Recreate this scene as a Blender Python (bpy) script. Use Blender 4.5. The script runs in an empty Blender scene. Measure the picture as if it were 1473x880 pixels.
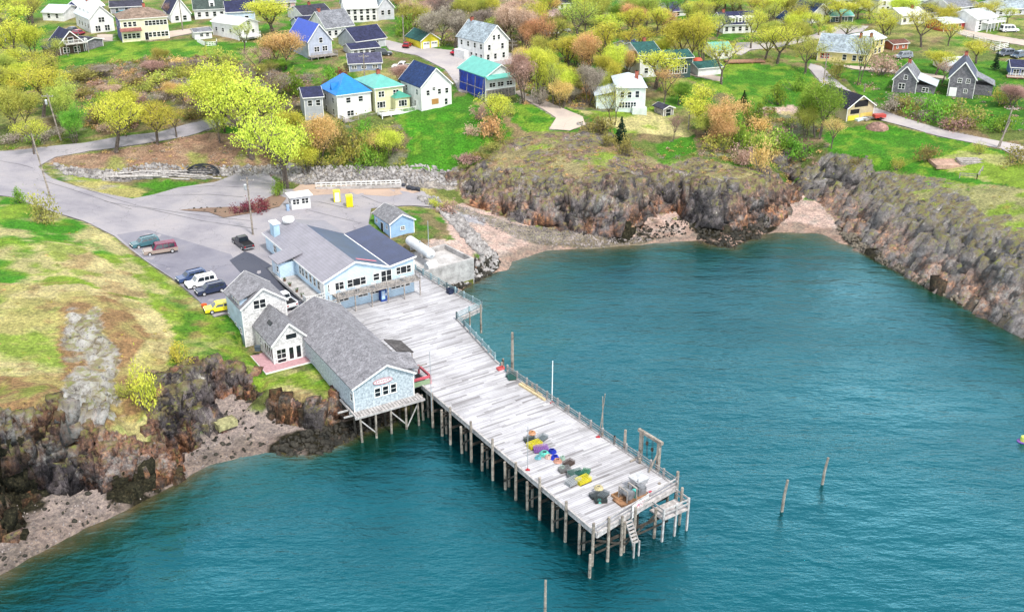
import bpy, math, random
import numpy as np
from mathutils import Vector, Matrix, noise
from mathutils.geometry import delaunay_2d_cdt, tessellate_polygon
R = math.radians
random.seed(7); np.random.seed(7)
scene = bpy.context.scene
# ---------------------------------------------------------------- camera, sky, sun, exposure
PITCH = math.atan(680/1500); CAMH = 72.0
cam = bpy.data.objects.new('camera', bpy.data.cameras.new('camera'))
scene.collection.objects.link(cam); scene.camera = cam
cam.location = (0, 0, CAMH); cam.rotation_euler = (math.pi/2-PITCH, 0, 0)
cam.data.sensor_width = 36; cam.data.lens = 1500/1473*36
cam.data.clip_start = 1; cam.data.clip_end = 9000
SUN_EL, SUN_AZ = R(56), R(146)          # azimuth clockwise from +Y
w = bpy.data.worlds.new('World'); scene.world = w; w.use_nodes = True
nt = w.node_tree; nt.nodes.clear()
def wn(t): return nt.nodes.new(t)
out = wn('ShaderNodeOutputWorld'); bg = wn('ShaderNodeBackground'); sky = wn('ShaderNodeTexSky')
sky.sky_type = 'NISHITA'; sky.sun_disc = False; sky.sun_elevation = SUN_EL; sky.sun_rotation = SUN_AZ
sky.dust_density = 2.0; sky.air_density = 1.0
tc = wn('ShaderNodeTexCoord'); cl = wn('ShaderNodeTexNoise'); cl.inputs['Scale'].default_value = 2.2; cl.inputs['Detail'].default_value = 6
cr = wn('ShaderNodeValToRGB'); cr.color_ramp.elements[0].position = .38; cr.color_ramp.elements[1].position = .6
cr.color_ramp.elements[0].color = (.45, .45, .45, 1); cr.color_ramp.elements[1].color = (.95, .95, .95, 1)
mx = wn('ShaderNodeMix'); mx.data_type = 'RGBA'
sepw = wn('ShaderNodeSeparateXYZ'); elr = wn('ShaderNodeMapRange'); cb = wn('ShaderNodeMix'); cb.data_type = 'RGBA'
nt.links.new(tc.outputs['Generated'], sepw.inputs[0]); nt.links.new(sepw.outputs[2], elr.inputs[0]); elr.inputs[1].default_value = .15; elr.inputs[2].default_value = .62; elr.interpolation_type = 'SMOOTHSTEP'
cb.inputs['A'].default_value = (27, 28.5, 30, 1); cb.inputs['B'].default_value = (8.0, 8.6, 9.4, 1); nt.links.new(elr.outputs[0], cb.inputs['Factor']); nt.links.new(cb.outputs['Result'], mx.inputs['B'])
nt.links.new(tc.outputs['Generated'], cl.inputs['Vector']); nt.links.new(cl.outputs['Fac'], cr.inputs['Fac'])
nt.links.new(cr.outputs['Color'], mx.inputs['Factor']); nt.links.new(sky.outputs['Color'], mx.inputs['A'])
nt.links.new(mx.outputs['Result'], bg.inputs['Color']); bg.inputs['Strength'].default_value = .1
nt.links.new(bg.outputs[0], out.inputs[0])
sd = bpy.data.lights.new('sun', 'SUN'); sd.energy = 3.6; sd.angle = R(8); sd.color = (1, .95, .88)
so = bpy.data.objects.new('sun', sd); scene.collection.objects.link(so)
sdir = Vector((math.sin(SUN_AZ)*math.cos(SUN_EL), math.cos(SUN_AZ)*math.cos(SUN_EL), math.sin(SUN_EL)))
so.rotation_euler = sdir.to_track_quat('Z', 'Y').to_euler()
vs = scene.view_settings; vs.view_transform = 'Standard'; vs.look = 'None'; vs.exposure = .43; vs.gamma = 1
scene.render.engine = 'CYCLES'
scene.cycles.max_bounces = 5; scene.cycles.transparent_max_bounces = 6

# ---------------------------------------------------------------- picture-to-ground helpers
_c, _s = math.cos(PITCH), math.sin(PITCH)
def ray(x, y):
    u = x-736.5; v = y-440
    return u, 1500*_c-v*_s, -(1500*_s+v*_c)
def at(x, y, z):
    a, b, d = ray(x, y); t = (z-CAMH)/d
    return Vector((a*t, b*t, z))
W0 = 1.8        # sea level
def zt(z): return z if z >= 6 else (W0+z*(6-W0)/6 if z >= 0 else W0+z)
def top_of(pf, zf, pt, sb):
    zf = zt(zf)
    Y = at(pf[0], pf[1], zf).y+sb
    a, b, d = ray(*pt); t = Y/b
    return Vector((a*t, Y, CAMH+d*t))
def project(X, Y, Z):
    dz = Z-CAMH
    dep = Y*_c-dz*_s; up = Y*_s+dz*_c
    return 736.5+1500*X/dep, 440-1500*up/dep
def mpp(p):           # metres per pixel, vertical, at a world point
    dep = p.y*_c-(p.z-CAMH)*_s
    return dep/1500/_c
# ---------------------------------------------------------------- mesh helpers
COL = scene.collection
class MB:
    def __init__(s): s.v = []; s.f = []
    def add(s, vs, fs):
        n = len(s.v); s.v += [tuple(p) for p in vs]; s.f += [tuple(n+i for i in f) for f in fs]; return s
    def box(s, x0, x1, y0, y1, z0, z1):
        if x0 > x1: x0, x1 = x1, x0
        if y0 > y1: y0, y1 = y1, y0
        return s.add([(x0,y0,z0),(x1,y0,z0),(x1,y1,z0),(x0,y1,z0),(x0,y0,z1),(x1,y0,z1),(x1,y1,z1),(x0,y1,z1)],
                     [(0,3,2,1),(4,5,6,7),(0,1,5,4),(1,2,6,5),(2,3,7,6),(3,0,4,7)])
    def cbox(s, cx, cy, cz, sx, sy, sz, rz=0, rx=0, ry=0):
        M = Matrix.Translation((cx,cy,cz)) @ Matrix.Rotation(rz,4,'Z') @ Matrix.Rotation(ry,4,'Y') @ Matrix.Rotation(rx,4,'X')
        t = MB().box(-sx/2,sx/2,-sy/2,sy/2,-sz/2,sz/2)
        return s.add([M @ Vector(p) for p in t.v], t.f)
    def tube(s, p, q, r0, r1=None, n=6, cap=True):
        p = Vector(p); q = Vector(q); r1 = r0 if r1 is None else r1
        d = (q-p)
        if d.length < 1e-6: return s
        d.normalize(); a = d.orthogonal().normalized(); b = d.cross(a)
        vs = []
        for c, r in ((p, r0), (q, r1)):
            for i in range(n):
                t = 2*math.pi*i/n; vs.append(c+a*math.cos(t)*r+b*math.sin(t)*r)
        fs = [(i, (i+1) % n, n+(i+1) % n, n+i) for i in range(n)]
        if cap: fs += [tuple(range(n-1,-1,-1)), tuple(range(n, 2*n))]
        return s.add(vs, fs)
    def bar(s, p, q, w, h):      # rectangular beam, w sideways, h upwards
        p = Vector(p); q = Vector(q); d = (q-p).normalized()
        up = Vector((0,0,1))
        if abs(d.z) > .95: up = Vector((0,1,0))
        a = d.cross(up).normalized(); b = a.cross(d)
        vs = [c+a*i*w/2+b*j*h/2 for c in (p,q) for i,j in ((-1,-1),(1,-1),(1,1),(-1,1))]
        return s.add(vs, [(0,1,5,4),(1,2,6,5),(2,3,7,6),(3,0,4,7),(0,3,2,1),(4,5,6,7)])
    def poly(s, pts, z0, z1):    # vertical prism over an outline
        n = len(pts); ar = sum(pts[i][0]*pts[(i+1)%n][1]-pts[(i+1)%n][0]*pts[i][1] for i in range(n))
        if ar < 0: pts = pts[::-1]
        vs = [(p[0],p[1],z0) for p in pts]+[(p[0],p[1],z1) for p in pts]
        return s.add(vs, [tuple(range(n-1,-1,-1)), tuple(range(n,2*n))]+[(i,(i+1)%n,n+(i+1)%n,n+i) for i in range(n)])
    def extr(s, pts, off):       # a flat outline pushed along an offset
        n = len(pts); off = Vector(off); P = [Vector(p) for p in pts]
        return s.add(P+[p+off for p in P], [tuple(range(n-1,-1,-1)), tuple(range(n,2*n))]+[(i,(i+1)%n,n+(i+1)%n,n+i) for i in range(n)])
    def lathe(s, c, prof, n=12):
        c = Vector(c); vs = []; m = len(prof)
        for r, z in prof:
            for i in range(n):
                t = 2*math.pi*i/n; vs.append(c+Vector((r*math.cos(t), r*math.sin(t), z)))
        fs = [(j*n+i, j*n+(i+1)%n, (j+1)*n+(i+1)%n, (j+1)*n+i) for j in range(m-1) for i in range(n)]
        fs += [tuple(range(n-1,-1,-1)), tuple(range((m-1)*n, m*n))]
        return s.add(vs, fs)
    def mesh(s, name, m=None, smooth=False):
        me = bpy.data.meshes.new(name); me.from_pydata(s.v, [], s.f); me.update()
        if m: me.materials.append(m)
        if smooth: me.polygons.foreach_set('use_smooth', [True]*len(me.polygons))
        return me
    def build(s, name, m, parent=None, label=None, smooth=False):
        return link(name, s.mesh(name, m, smooth), parent, label)
def link(name, me, parent=None, label=None, loc=None, rz=None):
    o = bpy.data.objects.new(name, me); COL.objects.link(o)
    if parent: o.parent = parent
    if loc is not None: o.location = loc
    if rz is not None: o.rotation_euler = (0, 0, rz)
    if label: o['label'] = label
    return o
THINGS = []
def tag(o, label=None, cat=None, group=None, kind=None):
    if label: o['label'] = label
    if cat: o['category'] = cat
    if group: o['group'] = group
    if kind: o['kind'] = kind
    return o
def thing(name, label, cat, loc=(0,0,0), rz=0, group=None):
    o = bpy.data.objects.new(name, None); o.empty_display_size = .5
    COL.objects.link(o); o.location = loc; o.rotation_euler = (0,0,rz)
    return tag(o, label, cat, group)
CH = {}
def kids(o):
    return [c for c in COL.objects if c.parent == o]
def copy_thing(src, ch, loc, rz, label, group=None, scale=None):
    r = src.copy(); COL.objects.link(r); r.location = loc; r.rotation_euler = (0,0,rz)
    if scale: r.scale = scale
    if label: r['label'] = label
    if group: r['group'] = group
    for c, gs in ch:
        k = c.copy(); COL.objects.link(k); k.parent = r
        for g in gs:
            d = g.copy(); COL.objects.link(d); d.parent = k
    return r
def tree_of(root):
    cs = kids(root)
    return [(c, kids(c)) for c in cs]
# ---------------------------------------------------------------- materials
MATS = {}
def mat(name, color, rough=.8, pattern=None, scale=1.0, var=.25, bump=.3, metal=0, color2=None, spec=.3):
    if name in MATS: return MATS[name]
    m = bpy.data.materials.new(name); m.use_nodes = True; MATS[name] = m
    N = m.node_tree.nodes; L = m.node_tree.links; b = N['Principled BSDF']
    b.inputs['Roughness'].default_value = rough; b.inputs['Metallic'].default_value = metal
    b.inputs['Specular IOR Level'].default_value = spec
    tc = N.new('ShaderNodeTexCoord'); src = tc.outputs['Object']
    if pattern in ('shingle', 'planks', 'block'):
        geo = tc
    nz = N.new('ShaderNodeTexNoise'); nz.inputs['Scale'].default_value = .7*scale; nz.inputs['Detail'].default_value = 8
    nz.inputs['Roughness'].default_value = .7
    L.new(src, nz.inputs['Vector'])
    rp = N.new('ShaderNodeValToRGB')
    c = color; c2 = color2 or tuple(x*(1-var*1.6) for x in color)
    rp.color_ramp.elements[0].position = .36; rp.color_ramp.elements[1].position = .64
    rp.color_ramp.elements[0].color = (*c2, 1); rp.color_ramp.elements[1].color = (*[min(.95, x*(1+var*.4)) for x in c], 1)
    L.new(nz.outputs['Fac'], rp.inputs['Fac']); col = rp.outputs['Color']; hgt = nz.outputs['Fac']
    def wave(direction, sc, prof='SAW', dist=0):
        wv = N.new('ShaderNodeTexWave'); wv.bands_direction = direction; wv.wave_profile = prof
        wv.inputs['Scale'].default_value = sc; wv.inputs['Distortion'].default_value = dist
        L.new(src, wv.inputs['Vector']); return wv.outputs['Fac']
    def mul(colr, fac, lo, p0=0, p1=.2):
        mr = N.new('ShaderNodeMapRange'); mr.inputs['From Min'].default_value = p0; mr.inputs['From Max'].default_value = p1
        mr.inputs['To Min'].default_value = lo; mr.inputs['To Max'].default_value = 1; L.new(fac, mr.inputs['Value'])
        mm = N.new('ShaderNodeMix'); mm.data_type = 'RGBA'; mm.blend_type = 'MULTIPLY'; mm.inputs['Factor'].default_value = 1
        L.new(colr, mm.inputs['A']); L.new(mr.outputs['Result'], mm.inputs['B']); return mm.outputs['Result']
    if pattern == 'siding':
        f = wave('Z', .314/.16*scale); col = mul(col, f, .78, 0, .12); hgt = f
    elif pattern == 'vert':
        f = wave('DIAGONAL', .314/.22*scale); col = mul(col, f, .7, 0, .12); hgt = f
    elif pattern == 'seamx':
        f = wave('X', .314/.45*scale, 'SAW'); col = mul(col, f, .6, 0, .16); hgt = f
    elif pattern == 'seamy':
        f = wave('Y', .314/.45*scale, 'SAW'); col = mul(col, f, .6, 0, .16); hgt = f
    elif pattern == 'shingle':
        vo = N.new('ShaderNodeTexVoronoi'); vo.inputs['Scale'].default_value = 3.2*scale
        mp = N.new('ShaderNodeMapping'); mp.inputs['Scale'].default_value = (1,1,1.6); L.new(src, mp.inputs['Vector'])
        L.new(mp.outputs[0], vo.inputs['Vector'])
        sx = N.new('ShaderNodeSeparateColor'); L.new(vo.outputs['Color'], sx.inputs[0])
        col = mul(col, sx.outputs[0], .55, 0, .9)
        f = wave('Z', .314/.14*scale); col = mul(col, f, .75, 0, .2); hgt = f
    if pattern != 'plain':
        n2 = N.new('ShaderNodeTexNoise'); n2.inputs['Scale'].default_value = 9*scale; n2.inputs['Detail'].default_value = 4
        L.new(src, n2.inputs['Vector']); col = mul(col, n2.outputs['Fac'], 1-var, .3, .6)
    L.new(col, b.inputs['Base Color'])
    bp = N.new('ShaderNodeBump'); bp.inputs['Strength'].default_value = bump; bp.inputs['Distance'].default_value = .03
    L.new(hgt, bp.inputs['Height']); L.new(bp.outputs[0], b.inputs['Normal'])
    return m
# ---------------------------------------------------------------- terrain control points (pixel x, pixel y, height)
TP = []
def line(pts, step=4.0):
    ws = [at(p[0], p[1], zt(p[2])) for p in pts]
    for a, b in zip(ws, ws[1:]):
        n = max(1, int((b-a).length/step))
        for i in range(n): TP.append(a.lerp(b, i/n))
    TP.append(ws[-1])
def pts(*ps):
    for p in ps: TP.append(at(p[0], p[1], zt(p[2])))
# shorelines (z = 0)
WL1 = [(-70,880,0),(0,832,0),(60,795,0),(120,762,0),(175,738,0),(215,716,0),(260,692,0),(310,667,0),(370,646,0),(400,652,0),(440,662,0),(480,648,0),(510,630,0),(560,610,0),(600,560,0),(625,500,0),(640,450,0),(655,425,0),
       (672,408,0),(700,394,0),(735,377,0),(785,360,0),(850,358,0),(880,356,0),(940,351,0),(1000,347,0),(1020,346,0),(1040,356,0),(1062,358,0),(1085,344,0),(1110,335,0),(1150,335,0),(1212,337,0),(1235,354,0),(1280,384,0),(1330,410,0),(1400,445,0),(1473,484,0),(1600,545,0)]
line(WL1)
# sea bed
line([(-60,960,-4),(60,880,-3),(200,800,-3),(300,740,-2.5),(420,710,-3),(520,670,-3),(600,640,-3),(680,560,-3),(740,470,-3),(800,420,-3),(900,395,-3),(1000,385,-3),(1150,380,-3),(1240,400,-3),(1330,450,-3),(1473,540,-3),(1600,610,-3)], 8)
pts((0,1000,-6),(400,860,-6),(900,860,-7),(1473,860,-7),(700,700,-6),(1000,500,-6),(1300,520,-6),(900,430,-5),(1100,420,-5))
# beach below the left cliffs
line([(-70,775,2),(0,735,2),(60,712,2.2),(130,695,2.2),(170,712,1.2),(200,708,.9),(222,690,1.0),(237,650,1.6),(250,618,2),(266,592,2.6),(300,573,2.8),(345,563,3),(365,580,2.5),(405,603,1.6),(450,615,1.2),(486,606,1)], 3)
pts((150,725,1.3),(100,740,1.2),(30,770,1.3),(290,640,1.2),(340,610,1.6),(370,625,.9))
# tops of the left cliffs
def cliff(rows, step=3):
    ws = [top_of((a,b), z, (c,d), sb) for a,b,z,c,d,sb in rows]
    for a, b in zip(ws, ws[1:]):
        n = max(1, int((b-a).length/step))
        for i in range(n): TP.append(a.lerp(b, i/n))
    TP.append(ws[-1]); return ws
CL1 = cliff([(-70,775,2,-70,600,3),(0,735,2,0,590,3),(60,712,2.2,60,574,2.5),(95,704,2.2,100,575,2.5),(130,695,2.2,133,590,3),(160,705,1.5,160,612,3),(190,708,.9,185,640,2.5),(212,698,.9,205,640,2.5),(230,660,1.4,224,575,2),(240,640,1.8,232,545,2),(262,597,2.6,262,527,2),(300,573,2.8,303,514,2),(345,563,3,347,515,2),(363,578,2.5,360,545,1.2),(405,603,1.6,405,570,1.0),(450,615,1.2,450,570,1.0),(486,606,1,484,566,1.0)], 2.5)
line([(486,563,5.2),(492,545,5.4),(480,520,5.8),(466,498,6.2)],3)
line([(503,585,1),(510,560,1),(500,530,1.5),(488,505,2),(478,480,3),(462,455,5.5)],3)
pts((150,590,9.8),(172,600,8.2),(140,560,10.6),(60,545,12.6),(0,560,13),(180,560,9.6),(205,575,9.2),(130,500,11.6),(130,445,12.6),(60,450,13),(0,500,13.3),(-60,500,13.5),(0,400,13.3),(-60,380,13.2),(100,400,12.2),(200,450,10.3),(220,500,9.6),(270,490,8.7),(245,520,8.6),(300,490,8.3),(330,525,7.3),
    (-100,285,12.4),(0,282,12.2),(60,302,11.7),(120,322,10.6),(175,350,9.3),(220,385,8.6),(270,420,8.4),(308,452,8.3),(0,340,13.2),(60,350,12.4),(140,370,11),(180,410,10.4),(240,440,9.3))
# lower town lot and the ground round the sea-side houses
pts((160,290,9.3),(210,312,8.8),(300,380,8.3),(360,400,8.3),(420,432,8.3),(444,446,8.0),(330,350,8.3),(250,270,8.7),(330,250,8.6),(380,255,8.5),(450,285,8.0),(560,275,7.7),(630,292,7.2),(600,310,7.4),(520,320,7.8),(440,310,8.2),(625,330,7),(655,345,6.6),(230,340,8.6),(400,380,8.3),(466,432,7.8),(100,275,10.4),(60,258,11),(0,245,11.6),
    (345,470,7.9),(350,500,6.9),(370,525,6.4),(391,545,6.0),(452,525,6.0),(400,500,6.8),(442,512,6.4),(320,480,8),(420,470,7.9),(450,480,7.0),(430,550,5.6),(380,548,5.9))
# under the wharf and the restaurant
pts((480,440,5.2),(500,455,4.5),(500,440,5.3),(540,440,4.8),(594,425,4),(600,400,4.5),(560,400,6),(520,470,2.5),(540,500,1.5),(560,450,2.2),(600,450,1.2),(620,420,1.5),(600,500,.6),(560,560,.5),(550,590,.3))
# shore protection and the small beach beside the concrete tank
line([(600,398,4),(640,412,1),(665,404,.8),(695,390,.9),(712,380,1.2),(700,360,2.4),(685,335,3.2),(665,315,4.2),(640,298,5)],4)
line([(610,396,5.6),(640,390,5),(680,382,4.6),(682,362,5.2),(665,340,6),(640,318,6.6),(618,300,6.9)],4)
pts((740,350,1.6),(730,370,.7),(780,335,1.9),(830,342,1.2),(760,360,.9),(700,318,3.4),(660,295,5.2),(720,330,2.7),(630,283,6.2))
line([(430,262,8.6),(500,262,8.5),(576,262,8.3),(620,272,7.2)],6)
line([(420,242,9.8),(500,240,10),(590,243,9.8),(640,252,8.2),(655,265,6.6),(668,288,4.2)],5)
# middle headland
CLM = [(668,290,4.2,672,262,4.05),(700,303,3,700,262,5.4),(740,318,2.2,738,262,6.75),(775,325,1.8,772,260,6.75),(800,327,1.6,800,256,6.75),(835,333,1.4,835,256,6.75),(870,336,1.2,868,256,5.4),(902,337,1.1,900,252,5.4),(915,322,1.5,915,250,5.4),(925,308,2,925,252,5.4),(950,306,2.2,950,254,5.4),(985,306,2.2,985,252,5.4),(1000,320,1.6,1000,254,5.4),(1022,330,.9,1022,256,4.05),(1045,330,.9,1045,256,4.05),(1080,324,1,1080,252,4.05),(1112,318,1.2,1110,252,4.05),(1116,300,2.2,1114,248,4.05)]
line([(a,b,z) for a,b,z,*_ in CLM], 3)
cliff(CLM, 3)
line([(1030,346,.5),(1060,346,.6)],3)
pts((905,345,.6),(960,325,1.1),(1090,330,.4),(860,348,.7),(985,330,.9))
pts((700,238,10.5),(730,222,11.5),(770,205,13),(800,193,14),(822,188,14.3),(870,190,14.2),(900,215,13),(940,207,12.6),(962,232,11.4),(1000,222,12),(1060,240,11),(1095,242,10.8),(690,225,11.5),(1020,205,13.2),(930,235,11.2),(870,230,12.4),(800,225,12.6),(750,240,11.2),(835,210,13.6))
# second cove and right headland
pts((1120,290,2.9),(1150,290,2.9),(1135,262,5.2),(1130,240,8.5),(1180,290,3),(1212,322,1.6),(1160,312,1.8),(1120,310,2),(1150,250,7.5),(1180,275,4.6))
CLR = [(1185,296,2.8,1178,262,5),(1208,318,1.8,1205,255,12),(1228,342,1.3,1235,258,18),(1262,366,1.2,1270,262,20),(1300,388,1.2,1310,280,18),(1350,410,1.2,1350,302,16),(1400,434,1.2,1395,318,15),(1440,455,1.2,1435,330,14),(1473,471,1.2,1473,345,13),(1600,530,1.2,1600,395,13)]
line([(a,b,z) for a,b,z,*_ in CLR], 3)
RT = cliff(CLR, 4)
line([(1450,438,3.5),(1473,450,3.5)],3)
pts((1200,240,9.8),(1260,242,11),(1320,255,12),(1400,285,13),(1473,300,13.8),(1350,240,13.2),(1473,262,14.8),(1250,225,12.6),(1200,215,12.8),(1560,330,14),(1300,230,13),(1600,240,15.5),(1560,190,17),(1420,240,14))
# hill and town
pts((480,205,12.2),(540,200,13),(600,168,15.6),(650,158,16.2),(560,172,15),(490,182,14),(640,205,12.8),(690,165,16.4),(742,152,17),(620,238,10),(560,235,10),(690,200,13.8),
    (430,205,12),(380,240,9.4),(330,225,10.6),(200,222,12),(120,232,11.2),(280,240,9.6),(240,215,12.2),(290,190,13.6),(0,226,12.0),(100,218,12.6),(180,203,13.2),(300,183,14.2),(360,170,14.8),(400,195,13),(440,175,14.5),(160,252,9.6),(90,245,10.6),
    (100,150,16.2),(200,140,16.8),(300,120,17.3),(400,130,16.6),(180,95,18.6),(60,120,17),(300,75,20),(60,62,19.8),(0,190,14),(0,140,16),(180,70,20),(240,70,20.2),(200,180,14.4),(90,195,13.6),(0,90,18),(100,90,19),(360,80,19.4),(400,70,19.6),
    (430,95,18.8),(500,108,17.8),(560,100,18.2),(600,72,19),(700,95,18.4),(760,142,17),(740,110,18),(660,110,18),(640,95,18.4),(530,75,19.4),(840,178,15.8),(800,160,16.4),(900,168,16),(960,168,15.4),(820,130,17.4),(900,112,18),(1000,120,17.2),(1080,100,17.8),(1120,150,15.6),(1050,172,14.6),(1000,195,13.6),(1090,210,12.4),(1150,205,12.2),(1180,102,17.8),(1250,90,18.6),(1300,112,18),(1215,150,15.8),(1260,167,15),(1400,142,16.6),(1362,190,14.6),(1473,218,15),(1473,170,16.6),(1300,200,13.8),(1220,192,13.8),(1330,165,15.8),(1150,95,18),(1030,90,18.4),(970,110,17.8))
for x in range(-100, 1700, 100): pts((x,30,21), (x,0,22), (x,-30,23))
for x, y, z in [(-800,480,22),(800,520,24),(-300,560,23),(300,560,24),(0,620,25),(-3500,3500,35),(3500,3500,35),(0,3800,35),(-3500,600,25),(3500,600,25),(-300,220,14),(-220,160,13.5),(-180,115,12.5),(-160,92,1),(-150,84,0),(-140,72,-4),(-160,300,18),(-3500,120,15),(-3500,60,0),(-3500,-3500,-8),(3500,-3500,-8),(-120,0,-6),(0,0,-7),(200,0,-7),(3500,100,-6),(3500,150,0),(3500,190,14),(160,160,13.5),(170,140,1),(165,120,-4),(260,200,15),(300,340,20),(-400,-400,-8),(500,-400,-8)]:
    TP.append(Vector((x,y,z)))
TP = [p for i, p in enumerate(TP)]
_key = {}
for p in TP: _key.setdefault((round(p.x/1.2), round(p.y/1.2)), p)
TP = list(_key.values())
v2, e2, f2, *_r = delaunay_2d_cdt([Vector((p.x, p.y)) for p in TP], [], [], 0, 1e-4)
ov = _r[0]
TZ = [TP[o[0]].z if o else 0 for o in ov]
def axis(lo, hi, flo, fhi, fine, coarse):
    a = list(np.arange(flo, fhi, fine)); x = fhi
    while x < hi: a.append(x); x += coarse
    x = flo-coarse; b = []
    while x > lo: b.append(x); x -= coarse
    st = coarse*1.6; x = hi
    while x < 3400: a.append(x); x += st; st *= 1.5
    a.append(3450)
    st = coarse*1.6; x = b[-1]-st
    while x > -3400: b.append(x); st *= 1.5; x -= st
    b.append(-3450)
    return np.array(b[::-1]+a)
GX = axis(-210, 250, -72, 105, .55, 1.35)
GY = axis(70, 470, 90, 232, .5, 1.35)
XX, YY = np.meshgrid(GX, GY); ZZ = np.full(XX.shape, np.nan)
for f in f2:
    (x0,y0),(x1,y1),(x2,y2) = [tuple(v2[i]) for i in f]; z = [TZ[i] for i in f]
    i0, i1 = np.searchsorted(GX, min(x0,x1,x2)-.01), np.searchsorted(GX, max(x0,x1,x2)+.01)
    j0, j1 = np.searchsorted(GY, min(y0,y1,y2)-.01), np.searchsorted(GY, max(y0,y1,y2)+.01)
    if i1 <= i0 or j1 <= j0: continue
    px = XX[j0:j1,i0:i1]; py = YY[j0:j1,i0:i1]
    d = (y1-y2)*(x0-x2)+(x2-x1)*(y0-y2)
    if abs(d) < 1e-9: continue
    a = ((y1-y2)*(px-x2)+(x2-x1)*(py-y2))/d; b = ((y2-y0)*(px-x2)+(x0-x2)*(py-y2))/d; c = 1-a-b
    m = (a > -1e-6) & (b > -1e-6) & (c > -1e-6)
    ZZ[j0:j1,i0:i1][m] = (a*z[0]+b*z[1]+c*z[2])[m]
ZZ[np.isnan(ZZ)] = -6
def smooth(Z, n=1):
    for _ in range(n):
        P = np.pad(Z, 1, mode='edge')
        Z = (P[:-2,1:-1]+P[2:,1:-1]+P[1:-1,:-2]+P[1:-1,2:]+2*Z)/6
    return Z
def gz(x, y, Z=None):
    Z = ZZ if Z is None else Z
    i = min(max(np.searchsorted(GX, x)-1, 0), len(GX)-2); j = min(max(np.searchsorted(GY, y)-1, 0), len(GY)-2)
    u = (x-GX[i])/(GX[i+1]-GX[i]); v = (y-GY[j])/(GY[j+1]-GY[j])
    return float((Z[j,i]*(1-u)+Z[j,i+1]*u)*(1-v)+(Z[j+1,i]*(1-u)+Z[j+1,i+1]*u)*v)
_u = Vector((math.cos(R(32)), math.sin(R(32)))); _o = at(395,524,6.1).xy
_lx = (XX-_o.x)*_u.x+(YY-_o.y)*_u.y; _ly = -(XX-_o.x)*_u.y+(YY-_o.y)*_u.x; PAD = (_lx > -2.5) & (_lx < 7.2) & (_ly > -2.6) & (_ly < 9)
gyg, gxg = np.gradient(ZZ, GY, GX)
SLOPE = np.hypot(gyg, gxg)
ZZ = smooth(ZZ, 1)
_flat = smooth(ZZ, 8); _k = np.clip(1-SLOPE/.5, 0, 1); _k = smooth(_k, 3)
ZZ = ZZ*(1-_k)+_flat*_k
ZZ = np.where(PAD, 5.95, ZZ)
_a = at(610,391,6.4).xy; _b = at(681.6,371,6.4).xy; _u = (_b-_a).normalized(); _lx = (XX-_a.x)*_u.x+(YY-_a.y)*_u.y; _ly = -(XX-_a.x)*_u.y+(YY-_a.y)*_u.x
PAD2 = (_lx > .2) & (_lx < (_b-_a).length-.2) & (_ly > .3) & (_ly < 8.4); ZZ = np.where(PAD2, np.minimum(ZZ, 4.6), ZZ); PAD = PAD | PAD2
PADs = smooth(PAD.astype(float), 2)
def gp(x, y):          # where the ground shows at this pixel
    a, b, d = ray(x, y); prev = None
    t0 = (26-CAMH)/d; t1 = (-7-CAMH)/d
    for i in range(400):
        t = t0+(t1-t0)*i/400; p = Vector((a*t, b*t, CAMH+d*t))
        if p.z < gz(p.x, p.y):
            lo, hi = t-(t1-t0)/400, t
            for _ in range(12):
                m = (lo+hi)/2
                if CAMH+d*m < gz(a*m, b*m): hi = m
                else: lo = m
            return Vector((a*hi, b*hi, CAMH+d*hi))
    return at(x, y, 0)
PXX, PYY = project(XX, YY, ZZ)
def inpoly(PX, PY, poly):
    r = np.zeros(PX.shape, bool); n = len(poly)
    for i in range(n):
        x0,y0 = poly[i][:2]; x1,y1 = poly[(i+1)%n][:2]
        if y0 == y1: continue
        c = ((y0 > PY) != (y1 > PY)) & (PX < (x1-x0)*(PY-y0)/(y1-y0)+x0)
        r ^= c
    return r
def fbm(X, Y, sc, seed=0, oct=4):       # value noise, numpy
    r = np.zeros(X.shape); amp = 1; tot = 0
    rs = np.random.RandomState(seed); tab = rs.rand(256, 256)
    for o in range(oct):
        x = X/sc+37.1*o+900; y = Y/sc+11.7*o+900; xi = np.floor(x).astype(int); yi = np.floor(y).astype(int)
        u = x-xi; v = y-yi; u = u*u*(3-2*u); v = v*v*(3-2*v)
        g = lambda i, j: tab[(yi+j) % 256, (xi+i) % 256]
        r += amp*((g(0,0)*(1-u)+g(1,0)*u)*(1-v)+(g(0,1)*(1-u)+g(1,1)*u)*v); tot += amp; amp *= .55; sc /= 2.1
    return r/tot
N1 = fbm(XX, YY, 14, 1, 5); N2 = fbm(XX, YY, 4, 2, 4); N3 = fbm(XX, YY, 30, 3, 4); N4 = fbm(XX, YY, 1.6, 4, 3)
warpx = (N2-.5)*16*np.clip(300/np.maximum(YY, 120), .5, 1.6); warpy = (fbm(XX, YY, 4, 9, 4)-.5)*8
WX, WY = PXX+warpx, PYY+warpy
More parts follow.
